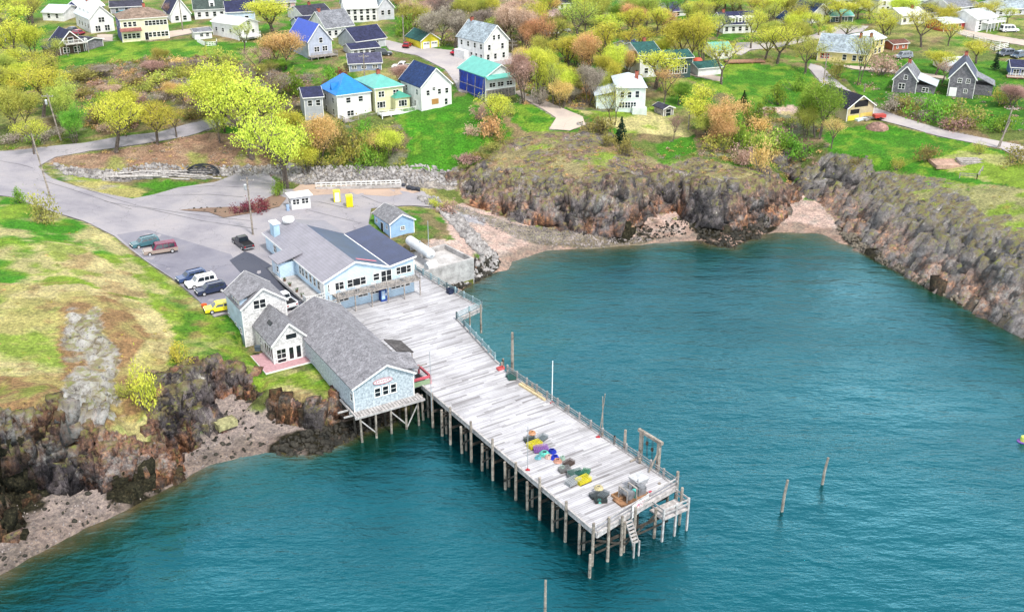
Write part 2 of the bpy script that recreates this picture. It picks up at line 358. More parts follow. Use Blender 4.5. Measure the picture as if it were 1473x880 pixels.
# pixel outlines of kinds of ground
G_GREEN = (.06,.195,.016); G_BRIGHT = (.055,.225,.014); G_LIME = (.20,.31,.035); G_DRY = (.38,.35,.13); G_STRAW = (.50,.44,.22)
HEATH = (.29,.18,.09); LITTER = (.27,.17,.12); SAND = (.54,.40,.36); GRAVEL = (.36,.33,.31); ROCKG = (.36,.35,.33); DIRT = (.34,.25,.17)
C = np.zeros(XX.shape+(3,)); RK = np.zeros(XX.shape)
def setc(mask, col, k=1.0):
    k = np.asarray(k)*mask
    C[:] = C*(1-k[...,None])+np.array(col)*k[...,None]
def step(n, a, b): return np.clip((n-a)/(b-a), 0, 1)
ALL = np.ones(XX.shape, bool)
setc(ALL, (.13,.17,.045)); setc(ALL, G_GREEN, step(N1, .42, .56)); setc(ALL, LITTER, .7*step(N2, .52, .66)); setc(ALL, G_DRY, .6*step(fbm(XX,YY,7,12,4), .55, .66))
def reg(poly, col, mix=()):
    m = inpoly(WX, WY, poly); setc(m, col)
    for c, n, a, b, k in mix: setc(m, c, k*step(n, a, b))
    return m
NA = fbm(XX, YY, 9, 21, 5); NB = fbm(XX, YY, 5, 22, 5); NC = fbm(XX, YY, 2.2, 23, 4); ND = fbm(XX, YY, 18, 24, 4)
# left grassy headland: bright green above, straw below, heath on the brow
HL = [(-400,270),(0,275),(80,300),(150,325),(200,372),(320,455),(330,480),(360,520),(500,545),(490,580),(240,570),(200,650),(60,640),(-400,700)]
reg(HL, G_LIME, [(G_STRAW, NA, .42, .58, .9),(G_GREEN, NB, .55, .62, .8),(HEATH, NC, .6, .7, .6)])
reg([(-300,270),(0,275),(60,300),(120,320),(170,345),(230,400),(250,430),(150,405),(60,402),(-300,430)], G_LIME, [(G_BRIGHT, NA, .40, .52, 1),(G_STRAW, NB, .5, .62, .9)])
reg([(55,345),(110,352),(190,395),(215,430),(150,420),(90,385)], G_STRAW, [(HEATH, NC, .5, .62, .6),(G_LIME, NB, .55, .65, .7)])
reg([(-300,405),(120,410),(220,440),(250,480),(235,560),(190,600),(0,600),(-300,620)], G_STRAW, [(G_LIME, NA, .50, .62, .9),(G_DRY, NB, .46, .56, .9),(HEATH, NC, .60, .70, .6)])
reg([(85,430),(150,425),(190,450),(215,480),(190,520),(200,560),(175,580),(90,560),(80,500)], HEATH, [(G_DRY, NB, .5, .6, .8)])
reg([(-300,555),(60,540),(140,560),(220,535),(240,560),(200,600),(150,610),(-300,620)], HEATH, [(G_DRY, NC, .46, .58, .7),(G_LIME, NB, .56, .64, .6)])
RIB = inpoly(WX, WY, [(98,440),(140,440),(150,480),(172,500),(165,545),(170,580),(178,604),(150,606),(92,590),(95,540),(88,500)]); setc(RIB, ROCKG, step(N2, .34, .44)); RK = np.maximum(RK, RIB*step(N2, .34, .44))
reg([(330,470),(345,500),(360,540),(490,575),(500,540),(470,500),(455,530),(400,545),(350,500)], G_LIME, [(G_BRIGHT, NB, .45, .55, .8),(G_DRY, NC, .5, .62, .7)])
# bank behind the road, litter brown
reg([(75,225),(180,215),(300,190),(380,200),(400,255),(330,245),(280,248),(160,250),(75,238)], LITTER, [(DIRT, NC, .5, .6, .6),(G_LIME, NB, .6, .68, .5)])
reg([(75,245),(150,258),(215,275),(195,285),(160,285),(110,272)], G_DRY, [(G_LIME, NB, .45, .55, .8),(GRAVEL, NC, .6, .68, .7)])
reg([(72,236),(160,248),(290,242),(400,238),(440,240),(660,243),(660,272),(600,270),(430,266),(380,250),(300,252),(180,262),(90,250)], GRAVEL, [((.22,.2,.19), N4, .48, .56, .9)])
# green lawns of the town
reg([(560,160),(600,150),(660,140),(720,160),(740,200),(680,215),(650,248),(600,246),(565,235),(590,200)], G_GREEN, [(G_BRIGHT, NB, .45, .55, .8),(G_LIME, NC, .56, .66, .5)])
reg([(60,90),(120,75),(170,60),(300,62),(380,60),(370,85),(200,90),(110,100)], G_GREEN, [(G_LIME, NB, .45, .55, .9)])
reg([(740,132),(790,160),(840,185),(760,190),(740,175)], G_GREEN, [(G_LIME, NC, .5, .6, .7)])
reg([(780,150),(960,155),(990,185),(1010,198),(900,190),(830,160)], G_LIME, [(G_STRAW, NB, .45, .6, .9)])
reg([(940,210),(1010,190),(1000,215),(960,230)], G_GREEN)
reg([(960,100),(1060,88),(1160,100),(1200,140),(1180,165),(1090,150),(1020,125)], G_GREEN, [(G_LIME, NB, .48, .58, .8)])
reg([(1190,185),(1260,178),(1380,200),(1473,225),(1560,260),(1473,270),(1380,262),(1250,238),(1180,225)], G_GREEN, [(G_BRIGHT, NB, .45, .55, .7),(G_LIME, NC, .56, .66, .6)])
reg([(1320,238),(1400,205),(1473,240),(1560,262),(1473,272)], G_LIME, [(G_STRAW, NB, .5, .6, .6)])
reg([(1190,95),(1290,85),(1480,90),(1560,150),(1560,200),(1380,175),(1250,145)], G_GREEN, [((.03,.12,.01), NB, .48, .58, .8),(G_LIME, NC, .56, .66, .5)])
reg([(1090,155),(1150,152),(1160,185),(1110,190)], SAND, [(G_DRY, NC, .5, .6, .7)])
for _pl in ([(95,96),(200,86),(300,82),(440,108),(425,165),(330,182),(230,186),(115,200),(60,196),(60,130)],[(430,182),(470,182),(580,182),(592,244),(430,244)],[(745,118),(960,120),(880,162),(745,150)],[(1000,175),(1100,155),(1185,185),(1195,225),(1130,262),(1080,235),(1000,222)],[(570,-10),(780,-10),(780,90),(700,60),(590,60)]):
    reg(_pl, (.15,.13,.065), [((.24,.17,.11), NB, .46, .58, .9),((.09,.16,.03), NA, .5, .6, .9),((.22,.21,.17), NC, .55, .65, .7)])
# beaches
setc(ZZ < 4.0, (.30,.25,.23))
BE = inpoly(PXX, PYY, [(-400,730),(0,700),(30,690),(180,690),(250,600),(270,560),(345,555),(420,600),(560,610),(600,700),(0,960),(-400,960)]) & (ZZ < 4.3) & (SLOPE < .9)
setc(BE, (.34,.28,.265)); setc(BE, (.25,.21,.20), .6*step(NC, .5, .6)); setc(BE, (.36,.30,.28), .6*step(N4, .5, .6))
BM = inpoly(PXX, PYY, [(560,460),(640,300),(668,290),(740,320),(900,335),(920,300),(990,300),(1010,330),(1110,320),(1120,262),(1150,255),(1212,320),(1230,380),(800,460)]) & (ZZ < 6.5) & (SLOPE < .8)
setc(BM, SAND); setc(BM, GRAVEL, .6*step(N4, .5, .62)); setc(BM, (.24,.23,.17), .8*(inpoly(WX, WY, [(640,290),(740,322),(900,338),(950,345),(860,362),(790,352),(750,345),(690,315),(640,300)])))
setc(BM, (.34,.36,.42), .8*inpoly(WX, WY, [(636,300),(690,312),(700,325),(650,318)]))
# bare rock: steep ground, the two headlands
RK = np.maximum(RK, step(SLOPE+(N2-.5)*.5, 1.0, 1.35))
MH = inpoly(WX, WY, [(652,262),(690,232),(740,200),(800,190),(880,190),(930,225),(960,240),(1000,225),(1060,240),(1110,240),(1125,300),(1110,330),(1000,335),(985,300),(925,300),(905,340),(780,330),(665,292)])
RH = inpoly(WX, WY, [(1150,245),(1200,242),(1300,250),(1400,262),(1600,290),(1600,560),(1473,480),(1330,405),(1230,345),(1190,300),(1150,270)])
land = ZZ > W0+.7
RK = np.maximum(RK, (MH & land)*step(N2*.6+N1*.4+.30*SLOPE, .50, .60)); RK = np.maximum(RK, (RH & land)*step(N2*.5+N1*.5+.35*SLOPE, .48, .60))
setc(MH & land, (.30,.25,.14), .85); setc(MH & land, G_LIME, .8*step(NB, .55, .64)); setc(MH & land, (.28,.17,.12), .7*step(NC, .58, .66))
setc(RH & land, (.30,.29,.14), .8); setc(RH & land, G_LIME, .9*step(NB, .52, .6)); setc(RH & land, (.33,.18,.07), .7*step(NA, .55, .62))
# dark weed and wet stone along the tide line
WET = np.clip(1-(ZZ-(W0+.5+(N2-.5)*1.2))/.4, 0, 1)*np.clip(step(-PYY, -2000, -10), 0, 1)
WD = np.zeros(XX.shape)
def weed(poly, k=1):
    global WD
    WD = np.maximum(WD, k*inpoly(WX, WY, poly)*step(N4+N2, .82, 1.0))
weed([(-300,690),(0,640),(70,690),(60,745),(0,780),(-300,800)]); weed([(150,690),(235,650),(245,690),(215,730),(160,735)]); weed([(395,630),(450,612),(500,606),(560,600),(560,650),(480,672),(380,672)])
weed([(880,325),(930,318),(940,345),(880,350)]); weed([(1000,318),(1120,305),(1125,325),(1095,345),(1060,362),(1010,350)]); weed([(350,540),(365,560),(490,575),(490,600),(430,606),(365,585)],.7)
weed([(610,400),(690,375),(712,360),(722,385),(690,400),(640,420)],.9)
weed([(1205,320),(1300,378),(1473,462),(1600,520),(1600,560),(1473,490),(1300,405),(1215,345)],.95)
WD = np.maximum(WD, .95*step(RK, .4, .7)*(1-step(ZZ+(N2-.5)*1.4, W0+.7, W0+1.3))*(YY > 80)*(YY < 260))
# roads and lots: polygons in pixels; the ground is sunk under them
ROADS = [
 ('road', 'LOT', [(-90,222),(0,218),(60,212),(120,206),(170,197),(230,190),(300,172),(322,170),(335,176),(270,196),(200,208),(130,217),(80,226),(55,240),(75,257),(120,272),(190,286),(222,280),(256,270),(310,262),(340,250),(385,250),(398,262),(395,272),(440,272),(470,270),(576,268),(610,276),(622,288),(640,302),(596,296),(534,300),(530,322),(556,345),(590,365),(600,392),(560,425),(470,436),(462,447),(442,452),(420,452),(322,452),(308,456),(290,436),(250,402),(205,372),(165,340),(120,318),(60,300),(20,284),(-90,275)]),
 ('town_road', 'ROADF', [(548,56),(590,66),(660,74),(662,66),(640,64),(745,78),(742,92),(700,96),(664,96),(664,120),(676,134),(660,132),(655,120),(640,100),(600,80),(560,72)]),
 ('side_lane', 'GRAV', [(738,132),(748,131),(800,152),(838,168),(842,180),(820,188),(790,186),(800,170),(770,152)]),
 ('country_road', 'ROADF', [(1166,92),(1182,96),(1210,122),(1236,140),(1262,156),(1320,176),(1400,196),(1473,210),(1570,232),(1570,268),(1473,232),(1440,214),(1350,196),(1250,168),(1215,146),(1180,118),(1163,98)]),
 ('far_road', 'ROADF', [(1060,62),(1110,60),(1170,50),(1210,36),(1250,38),(1240,46),(1180,56),(1110,70),(1080,72),(1066,80),(1050,76)]),
 ('gravel_drive', 'GRAV', [(1380,42),(1473,58),(1560,80),(1560,88),(1473,66),(1380,50)]),
 ('track', 'GRAV', [(975,98),(1010,104),(1040,112),(1038,118),(1000,110),(975,103)]),
 ('gravel_drive', 'GRAV', [(208,50),(300,38),(300,44),(215,60)]),
 ('gravel_drive', 'GRAV', [(140,50),(162,50),(162,60),(140,58)]),
 ('footpath', 'GRAV', [(1195,92),(1300,102),(1360,110),(1360,114),(1290,106),(1230,100)]),
]
ASPH = np.zeros(XX.shape, bool)
for _, k, poly in ROADS: ASPH |= inpoly(PXX, PYY, poly)
ROUGH = smooth(1-ASPH.astype(float), 2)*step(YY, -50, 60)*np.clip(1-PADs*1.5, 0, 1)
for c_, n_ in (((.30,.28,.27), 3),):
    setc(ASPH, c_)
# roughen the ground: soft on grass, strongly on rock (with sideways breaks in the cliffs)
RKs = smooth(RK, 1)
def worley(sc, seed):      # broken flat facets: each cell has its own level and tilt, with a crack round it
    rs = np.random.RandomState(seed); tab = rs.rand(6, 128, 128); x = (XX+(N2-.5)*sc*.8)/sc+500; y = (YY+(N4-.5)*sc*.5)/sc*1.25+500
    xi = np.floor(x).astype(int); yi = np.floor(y).astype(int); d1 = np.full(x.shape, 9.); d2 = np.full(x.shape, 9.); val = np.zeros(x.shape)
    for a in (-1,0,1):
        for b in (-1,0,1):
            cx, cy = (xi+a) % 128, (yi+b) % 128; dx = x-(xi+a+tab[0,cy,cx]); dy = y-(yi+b+tab[1,cy,cx]); dd = np.hypot(dx, dy)
            v = (tab[2,cy,cx]-.5)+dx*(tab[3,cy,cx]-.5)*1.1+dy*(tab[4,cy,cx]-.5)*1.1
            m = dd < d1; d2 = np.where(m, d1, np.minimum(d2, dd)); val = np.where(m, v, val); d1 = np.where(m, dd, d1)
    return val-.45*np.exp(-(d2-d1)/.10)
ridge = 1-np.abs(2*fbm(XX, YY, 5, 31, 4)-1)
ridge2 = 1-np.abs(2*fbm(XX+YY*.6, YY*.45, 2.2, 32, 4)-1)
AMP = .18+.82*smooth(step(SLOPE, .35, 1.1), 2)+.5*smooth(RIB.astype(float), 1)
ZT = ZZ + ROUGH*((N4-.5)*.25+(N2-.5)*.5*(ZZ > W0+.3)) + ROUGH*RKs*AMP*np.clip((ZZ-W0+.3)/1.6, 0, 1)*(worley(4.2, 41)*1.5+worley(2.0, 42)*.9+worley(.95, 43)*.45+(ridge-.6)*.5)
ZT -= .14*smooth(ASPH.astype(float), 1)
gxr = smooth(gxg, 3); gyr = smooth(gyg, 3); gl = np.hypot(gxr, gyr)+1e-6
steep = smooth(step(SLOPE, .8, 1.6), 1)*(1-np.clip(smooth(ASPH.astype(float),3)*2,0,1))
fine = (XX > -80) & (XX < 115) & (YY > 85) & (YY < 240)
XD = XX.copy(); YD = YY.copy()
idx = np.argwhere((steep > .05) & fine)
for j, i in idx:
    x, y, z = XX[j,i], YY[j,i], ZT[j,i]
    n = noise.fractal(Vector((x*.28, y*.28, z*.10)), .8, 2.2, 4)+.8*(.5-abs(noise.noise(Vector((x*.55+9, y*.55, z*.05)))))*1.4
    k = steep[j,i]*(.9*n)+steep[j,i]*.35*noise.noise(Vector((x*1.3, y*1.3, z*.5)))
    XD[j,i] -= gxr[j,i]/gl[j,i]*k; YD[j,i] -= gyr[j,i]/gl[j,i]*k
nv = XX.size; nx = len(GX); ny = len(GY)
V = np.stack([XD.ravel(), YD.ravel(), ZT.ravel()], 1)
J, I = np.meshgrid(np.arange(ny-1), np.arange(nx-1), indexing='ij'); q = (J*nx+I).ravel()
Fq = np.stack([q, q+1, q+nx+1, q+nx], 1)
def grid_mesh(name, V, Fq):
    me = bpy.data.meshes.new(name); me.vertices.add(len(V)); me.vertices.foreach_set('co', V.astype(np.float32).ravel())
    me.loops.add(Fq.size); me.loops.foreach_set('vertex_index', Fq.astype(np.int32).ravel())
    me.polygons.add(len(Fq)); me.polygons.foreach_set('loop_start', np.arange(0, Fq.size, Fq.shape[1], dtype=np.int32))
    me.update(calc_edges=True); return me
me = grid_mesh('ground', V, Fq)
sm = (RKs.ravel()[q] < .3); me.polygons.foreach_set('use_smooth', sm)
ca = me.color_attributes.new('Col', 'FLOAT_COLOR', 'POINT')
ca.data.foreach_set('color', np.concatenate([C.reshape(-1,3), np.ones((nv,1))], 1).astype(np.float32).ravel())
RUST = smooth(((YY < 142) & (XX < 0)).astype(float), 6)*.75+smooth(inpoly(WX, WY, [(385,560),(490,560),(490,610),(385,606)]).astype(float), 2)*.4+smooth(((XX > -15) & (XX < 56) & (YY > 180)).astype(float), 4)*.6
PALE_ = smooth(RIB.astype(float), 1)+.22*smooth((XX > 60).astype(float), 4)+.05*smooth(((XX > -15) & (XX < 56) & (YY > 180)).astype(float), 4)
DRK = smooth(inpoly(WX, WY, [(-300,575),(60,572),(110,590),(165,700),(120,700),(-300,740)]).astype(float), 2)+.8*smooth(inpoly(WX, WY, [(225,560),(262,540),(262,600),(240,660),(225,640)]).astype(float), 1)
for nm, arr in (('rock', RKs), ('wet', WET), ('weed', WD), ('rust', RUST), ('palerock', PALE_), ('darkrock', DRK)):
    at_ = me.attributes.new(nm, 'FLOAT', 'POINT'); at_.data.foreach_set('value', arr.astype(np.float32).ravel())
GM = bpy.data.materials.new('ground'); GM.use_nodes = True
N = GM.node_tree.nodes; L = GM.node_tree.links; B = N['Principled BSDF']; B.inputs['Roughness'].default_value = .95; B.inputs['Specular IOR Level'].default_value = .15
def nd(t, **k):
    n = N.new(t)
    for a, b in k.items():
        if a in n.inputs: n.inputs[a].default_value = b
        else: setattr(n, a, b)
    return n
geo = nd('ShaderNodeNewGeometry'); P = geo.outputs['Position']
def noi(scale, det=6, rough=.6, vec=None, sc=None):
    n = nd('ShaderNodeTexNoise', Scale=scale, Detail=det, Roughness=rough)
    src = vec or P
    if sc:
        mp = nd('ShaderNodeMapping'); mp.inputs['Scale'].default_value = sc; L.new(src, mp.inputs[0]); src = mp.outputs[0]
    L.new(src, n.inputs['Vector']); return n.outputs['Fac']
def rng(f, a, b, c, d):
    n = nd('ShaderNodeMapRange'); n.inputs[1].default_value = a; n.inputs[2].default_value = b; n.inputs[3].default_value = c; n.inputs[4].default_value = d
    L.new(f, n.inputs[0]); return n.outputs[0]
def mixc(a, b, f, mode='MIX'):
    n = nd('ShaderNodeMix'); n.data_type = 'RGBA'; n.blend_type = mode
    for s, v in ((0, f), (6, a), (7, b)):
        if isinstance(v, (tuple, float, int)): n.inputs[s].default_value = v if s == 0 else (*v, 1)
        else: L.new(v, n.inputs[s])
    return n.outputs[2]
def ramp(f, stops):
    n = nd('ShaderNodeValToRGB'); cr = n.color_ramp
    while len(cr.elements) < len(stops): cr.elements.new(.5)
    for e, (p, c) in zip(cr.elements, stops): e.position = p; e.color = (*c, 1)
    L.new(f, n.inputs[0]); return n.outputs[0]
col = nd('ShaderNodeAttribute'); col.attribute_name = 'Col'
base = mixc(col.outputs['Color'], (1,1,1), 0.0)
f1 = noi(2.2, 10, .82); base = mixc(base, ramp(f1, [(.36,(.38,.38,.38)),(.5,(.95,.95,.95)),(.64,(1.75,1.7,1.5))]), 1.0, 'MULTIPLY')
f2_ = noi(.35, 5, .6); base = mixc(base, ramp(f2_, [(.35,(.7,.72,.7)),(.65,(1.25,1.22,1.2))]), .8, 'MULTIPLY')
# rock colours: grey with rust lower down, dark seams
rn = noi(.55, 12, .82, sc=(1,1,.7)); rock = ramp(rn, [(.36,(.02,.018,.02)),(.44,(.075,.065,.072)),(.50,(.17,.15,.16)),(.55,(.09,.075,.07)),(.60,(.26,.24,.22)),(.66,(.60,.58,.54))])
rust = noi(.16, 6, .6, sc=(1,1,.6)); sep = nd('ShaderNodeSeparateXYZ'); L.new(P, sep.inputs[0])
rz = rng(sep.outputs[2], 8.5, 4.8, 0, 1)
rf = nd('ShaderNodeMath', operation='MULTIPLY'); L.new(rng(rust, .45, .56, 0, 1), rf.inputs[0]); ru = nd('ShaderNodeAttribute'); ru.attribute_name = 'rust'; rmx = nd('ShaderNodeMath', operation='MAXIMUM'); L.new(rz, rmx.inputs[0]); L.new(ru.outputs['Fac'], rmx.inputs[1]); ru2 = nd('ShaderNodeMath', operation='POWER'); L.new(rmx.outputs[0], ru2.inputs[0]); ru2.inputs[1].default_value = 1.6; L.new(ru2.outputs[0], rf.inputs[1])
rustc = ramp(noi(1.5, 10, .8), [(.34,(.03,.02,.02)),(.45,(.16,.075,.05)),(.55,(.40,.18,.09)),(.66,(.68,.40,.22))])
rock = mixc(rock, rustc, rf.outputs[0])
se = noi(1.0, 10, .8, sc=(1,1,.75)); rock = mixc(rock, ramp(se, [(.36,(.2,.2,.2)),(.47,(.9,.9,.9)),(.65,(1.5,1.5,1.45))]), 1.0, 'MULTIPLY')
vc = nd('ShaderNodeTexVoronoi', Scale=.62); vc.feature = 'DISTANCE_TO_EDGE'
dist = nd('ShaderNodeVectorMath', operation='MULTIPLY_ADD'); nz_ = nd('ShaderNodeTexNoise', Scale=.8, Detail=6); L.new(P, nz_.inputs['Vector']); L.new(nz_.outputs['Color'], dist.inputs[0]); dist.inputs[1].default_value = (2.2,2.2,2.2)
mp_ = nd('ShaderNodeMapping'); mp_.inputs['Scale'].default_value = (1,1,.6); L.new(P, mp_.inputs[0]); L.new(mp_.outputs[0], dist.inputs[2]); L.new(dist.outputs[0], vc.inputs['Vector'])
rock = mixc(rock, ramp(vc.outputs['Distance'], [(0,(.10,.10,.10)),(.03,(.7,.7,.7)),(.09,(1.05,1.05,1.05))]), .6, 'MULTIPLY')
vd = nd('ShaderNodeTexVoronoi', Scale=.9); L.new(dist.outputs[0], vd.inputs['Vector']); sc__ = nd('ShaderNodeSeparateColor'); L.new(vd.outputs['Color'], sc__.inputs[0])
rock = mixc(rock, ramp(sc__.outputs[0], [(0,(.45,.45,.47)),(1,(1.5,1.48,1.42))]), 1.0, 'MULTIPLY')
dk = nd('ShaderNodeAttribute'); dk.attribute_name = 'darkrock'; rock = mixc(rock, (.32,.31,.34), dk.outputs['Fac'], 'MULTIPLY')
pr = nd('ShaderNodeAttribute'); pr.attribute_name = 'palerock'; rock = mixc(rock, ramp(noi(1.2, 10, .8), [(.38,(.06,.055,.05)),(.43,(.34,.32,.29)),(.52,(.56,.55,.53)),(.62,(.74,.73,.72))]), pr.outputs['Fac'])
rock = mixc(rock, ramp(noi(1.6, 10, .85), [(.42,(.08,.07,.08)),(.5,(.34,.33,.32)),(.6,(.66,.64,.60))]), rng(noi(.16, 6, .7), .54, .62, 0, .5))
mz = rng(sep.outputs[2], 5.5, 9, 0, .08); mn = nd('ShaderNodeMath', operation='ADD'); L.new(noi(.6, 9, .75), mn.inputs[0]); L.new(mz, mn.inputs[1])
sn_ = nd('ShaderNodeSeparateXYZ'); L.new(geo.outputs['Normal'], sn_.inputs[0]); mm_ = nd('ShaderNodeMath', operation='MULTIPLY'); L.new(rng(mn.outputs[0], .53, .60, 0, .9), mm_.inputs[0]); L.new(rng(sn_.outputs[2], .35, .8, .06, 1), mm_.inputs[1])
moss = mixc(rock, ramp(noi(1.1, 6, .7), [(.35,(.11,.08,.045)),(.5,(.24,.20,.10)),(.62,(.22,.26,.05))]), mm_.outputs[0])
ra = nd('ShaderNodeAttribute'); ra.attribute_name = 'rock'
addn = nd('ShaderNodeMath', operation='ADD'); L.new(ra.outputs['Fac'], addn.inputs[0]); L.new(rng(noi(1.6, 6, .7), .2, .8, -.35, .35), addn.inputs[1])
rk = rng(addn.outputs[0], .4, .6, 0, 1); base = mixc(base, moss, rk)
wd = nd('ShaderNodeAttribute'); wd.attribute_name = 'weed'; weedc = ramp(noi(3, 6, .7), [(.35,(.008,.008,.006)),(.55,(.035,.032,.018)),(.72,(.12,.10,.06))])
base = mixc(base, weedc, wd.outputs['Fac'])
wt = nd('ShaderNodeAttribute'); wt.attribute_name = 'wet'; wk = rng(wt.outputs['Fac'], 0, 1, 0, .6)
wetc = mixc(base, (.30,.24,.15), 1.0, 'MULTIPLY'); base = mixc(base, wetc, wk)
L.new(base, B.inputs['Base Color'])
bmp = nd('ShaderNodeBump'); bmp.inputs['Strength'].default_value = .9; bmp.inputs['Distance'].default_value = .5
hh = nd('ShaderNodeMath', operation='ADD'); L.new(f1, hh.inputs[0]); L.new(se, hh.inputs[1]); L.new(hh.outputs[0], bmp.inputs['Height']); L.new(bmp.outputs[0], B.inputs['Normal'])
me.materials.append(GM)
ground = link('ground', me); tag(ground, 'grassy headland, cliffs, beaches and town hillside', None, None, 'structure')
# ---------------------------------------------------------------- road sheets laid on the ground
def sheet(name, pts2, m, lift=.05, cell=2.5, zf=None, label=None):
    xs = [p[0] for p in pts2]; ys = [p[1] for p in pts2]; P2 = []
    n = len(pts2)
    for i in range(n):
        a = Vector(pts2[i]); b = Vector(pts2[(i+1)%n]); k = max(1, int((b-a).length/cell))
        P2 += [a.lerp(b, t/k) for t in range(k)]
    nb = len(P2); E = [(i, (i+1)%nb) for i in range(nb)]
    gx = np.arange(min(xs)+.7, max(xs), cell); gy = np.arange(min(ys)+.7, max(ys), cell)
    X, Y = np.meshgrid(gx, gy); ins = inpoly(X, Y, pts2)
    for x, y in zip(X[ins], Y[ins]): P2.append(Vector((x, y)))
    vv, ee, ff, *_ = delaunay_2d_cdt(P2, E, [], 1, 1e-4)
    me = bpy.data.meshes.new(name)
    z = (lambda x, y: gz(x, y)+lift) if zf is None else zf
    fs = [tuple(f) for f in ff]
    me.from_pydata([(p.x, p.y, z(p.x, p.y)) for p in vv], [], fs); me.update()
    if me.polygons and sum(p.normal.z for p in me.polygons) < 0: me.flip_normals()
    me.materials.append(m); me.polygons.foreach_set('use_smooth', [True]*len(me.polygons))
    o = link(name, me); return o
def asphalt(name, c, patch=.2):
    m = bpy.data.materials.new(name); m.use_nodes = True; MATS[name] = m
    global N, L, P
    N = m.node_tree.nodes; L = m.node_tree.links; b = N['Principled BSDF']; b.inputs['Roughness'].default_value = .9
    P = nd('ShaderNodeNewGeometry').outputs['Position']
    k = mixc(tuple(c), (1,1,1), 0.0)
    k = mixc(k, ramp(noi(.12, 6, .65), [(.35,(.78,.78,.82)),(.5,(1,1,1)),(.62,(1.12,1.1,1.06))]), 1.0, 'MULTIPLY')
    k = mixc(k, ramp(noi(7, 4, .8), [(.3,(.75,.75,.75)),(.7,(1.2,1.2,1.2))]), .7, 'MULTIPLY')
    vo = nd('ShaderNodeTexVoronoi', Scale=.09); vo.feature = 'DISTANCE_TO_EDGE'
    wp = nd('ShaderNodeMix'); wp.data_type = 'VECTOR'; wp.inputs[0].default_value = .06; L.new(P, wp.inputs[4])
    nn = nd('ShaderNodeTexNoise', Scale=.35, Detail=5); L.new(P, nn.inputs['Vector'])
    sc_ = nd('ShaderNodeVectorMath', operation='SCALE'); sc_.inputs['Scale'].default_value = 60; L.new(nn.outputs['Color'], sc_.inputs[0]); L.new(sc_.outputs[0], wp.inputs[5]); L.new(wp.outputs[1], vo.inputs['Vector'])
    k = mixc(k, (.35,.35,.36), rng(vo.outputs['Distance'], 0, .0035, .8, 0), 'MULTIPLY')
    L.new(k, b.inputs['Base Color']); return m
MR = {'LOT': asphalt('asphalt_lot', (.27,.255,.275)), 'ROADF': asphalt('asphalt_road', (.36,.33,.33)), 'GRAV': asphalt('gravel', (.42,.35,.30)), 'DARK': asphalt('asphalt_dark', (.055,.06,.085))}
for nm, k, poly in ROADS:
    tag(sheet(nm, [gp(x, y).xy[:] for x, y in poly], MR[k], cell=2 if nm == 'road' else 2.5), None, None, None, 'structure')
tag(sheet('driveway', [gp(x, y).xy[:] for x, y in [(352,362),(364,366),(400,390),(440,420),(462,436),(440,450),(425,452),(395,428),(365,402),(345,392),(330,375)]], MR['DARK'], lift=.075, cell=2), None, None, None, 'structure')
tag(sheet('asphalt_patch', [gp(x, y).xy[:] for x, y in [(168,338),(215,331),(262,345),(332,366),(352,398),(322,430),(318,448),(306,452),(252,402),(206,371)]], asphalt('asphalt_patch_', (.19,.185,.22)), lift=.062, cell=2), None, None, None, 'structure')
tag(sheet('dirt_verge', [gp(x, y).xy[:] for x, y in [(432,266),(574,270),(606,276),(560,283),(500,279),(444,282),(420,274)]], asphalt('dirt_verge_', (.38,.28,.22)), lift=.07, cell=2), None, None, None, 'structure')
def strip(name, px, wd, m, lift=.08):
    ws = [gp(*p).xy for p in px]; dens_ = []
    for a, b in zip(ws, ws[1:]):
        k = max(1, int((b-a).length/1.5)); dens_ += [a.lerp(b, i/k) for i in range(k)]
    dens_.append(ws[-1]); vs = []; fs = []
    for i, p in enumerate(dens_):
        t = (dens_[min(i+1,len(dens_)-1)]-dens_[max(i-1,0)]).normalized(); nrm = Vector((-t.y, t.x))*wd*(.6+.8*random.random())
        for s in (-1, 1): q_ = p+nrm*s; vs.append((q_.x, q_.y, gz(q_.x, q_.y)+lift))
        if i: fs.append((2*i-2, 2*i-1, 2*i+1, 2*i))
    return tag(MB().add(vs, fs).build(name, m), None, None, None, 'structure')
TAR = asphalt('tar_', (.06,.06,.065))
for px in ([(0,232),(60,246),(110,268),(200,297),(300,312),(360,318)],[(150,290),(210,300),(290,318),(370,330)],[(60,260),(130,282),(190,302)],[(440,302),(480,312),(520,322)],[(520,282),(545,292),(575,298)],[(240,272),(300,268),(360,270)],[(225,282),(300,280),(350,284)],[(455,290),(500,300)]): strip('tar_seam', px, .05, TAR)
tag(sheet('earth_island', [gp(x, y).xy[:] for x, y in [(258,303),(300,306),(322,314),(364,307),(402,298),(412,286),(396,280),(372,292),(345,298),(300,300)]], asphalt('island_earth_', (.20,.13,.09)), lift=.16, cell=2), None, None, None, 'structure')
# ---------------------------------------------------------------- water
WXa = axis(-130, 170, -72, 105, .8, 2.2); WYa = axis(40, 240, 90, 232, .8, 2.2)
X, Y = np.meshgrid(WXa, WYa)
ii = np.clip(np.searchsorted(GX, X)-1, 0, nx-1); jj = np.clip(np.searchsorted(GY, Y)-1, 0, ny-1)
Dp = W0-ZZ[jj, ii]; Dp = smooth(Dp, 2)
nxw = len(WXa); J, I = np.meshgrid(np.arange(len(WYa)-1), np.arange(nxw-1), indexing='ij'); q = (J*nxw+I).ravel()
Fw = np.stack([q, q+1, q+nxw+1, q+nxw], 1); keep = Dp.ravel()[Fw].max(1) > -1.5
wme = grid_mesh('water', np.stack([X.ravel(), Y.ravel(), np.full(X.size, W0)], 1), Fw[keep])
da = wme.attributes.new('depth', 'FLOAT', 'POINT'); da.data.foreach_set('value', Dp.astype(np.float32).ravel())
WM = bpy.data.materials.new('sea_water'); WM.use_nodes = True
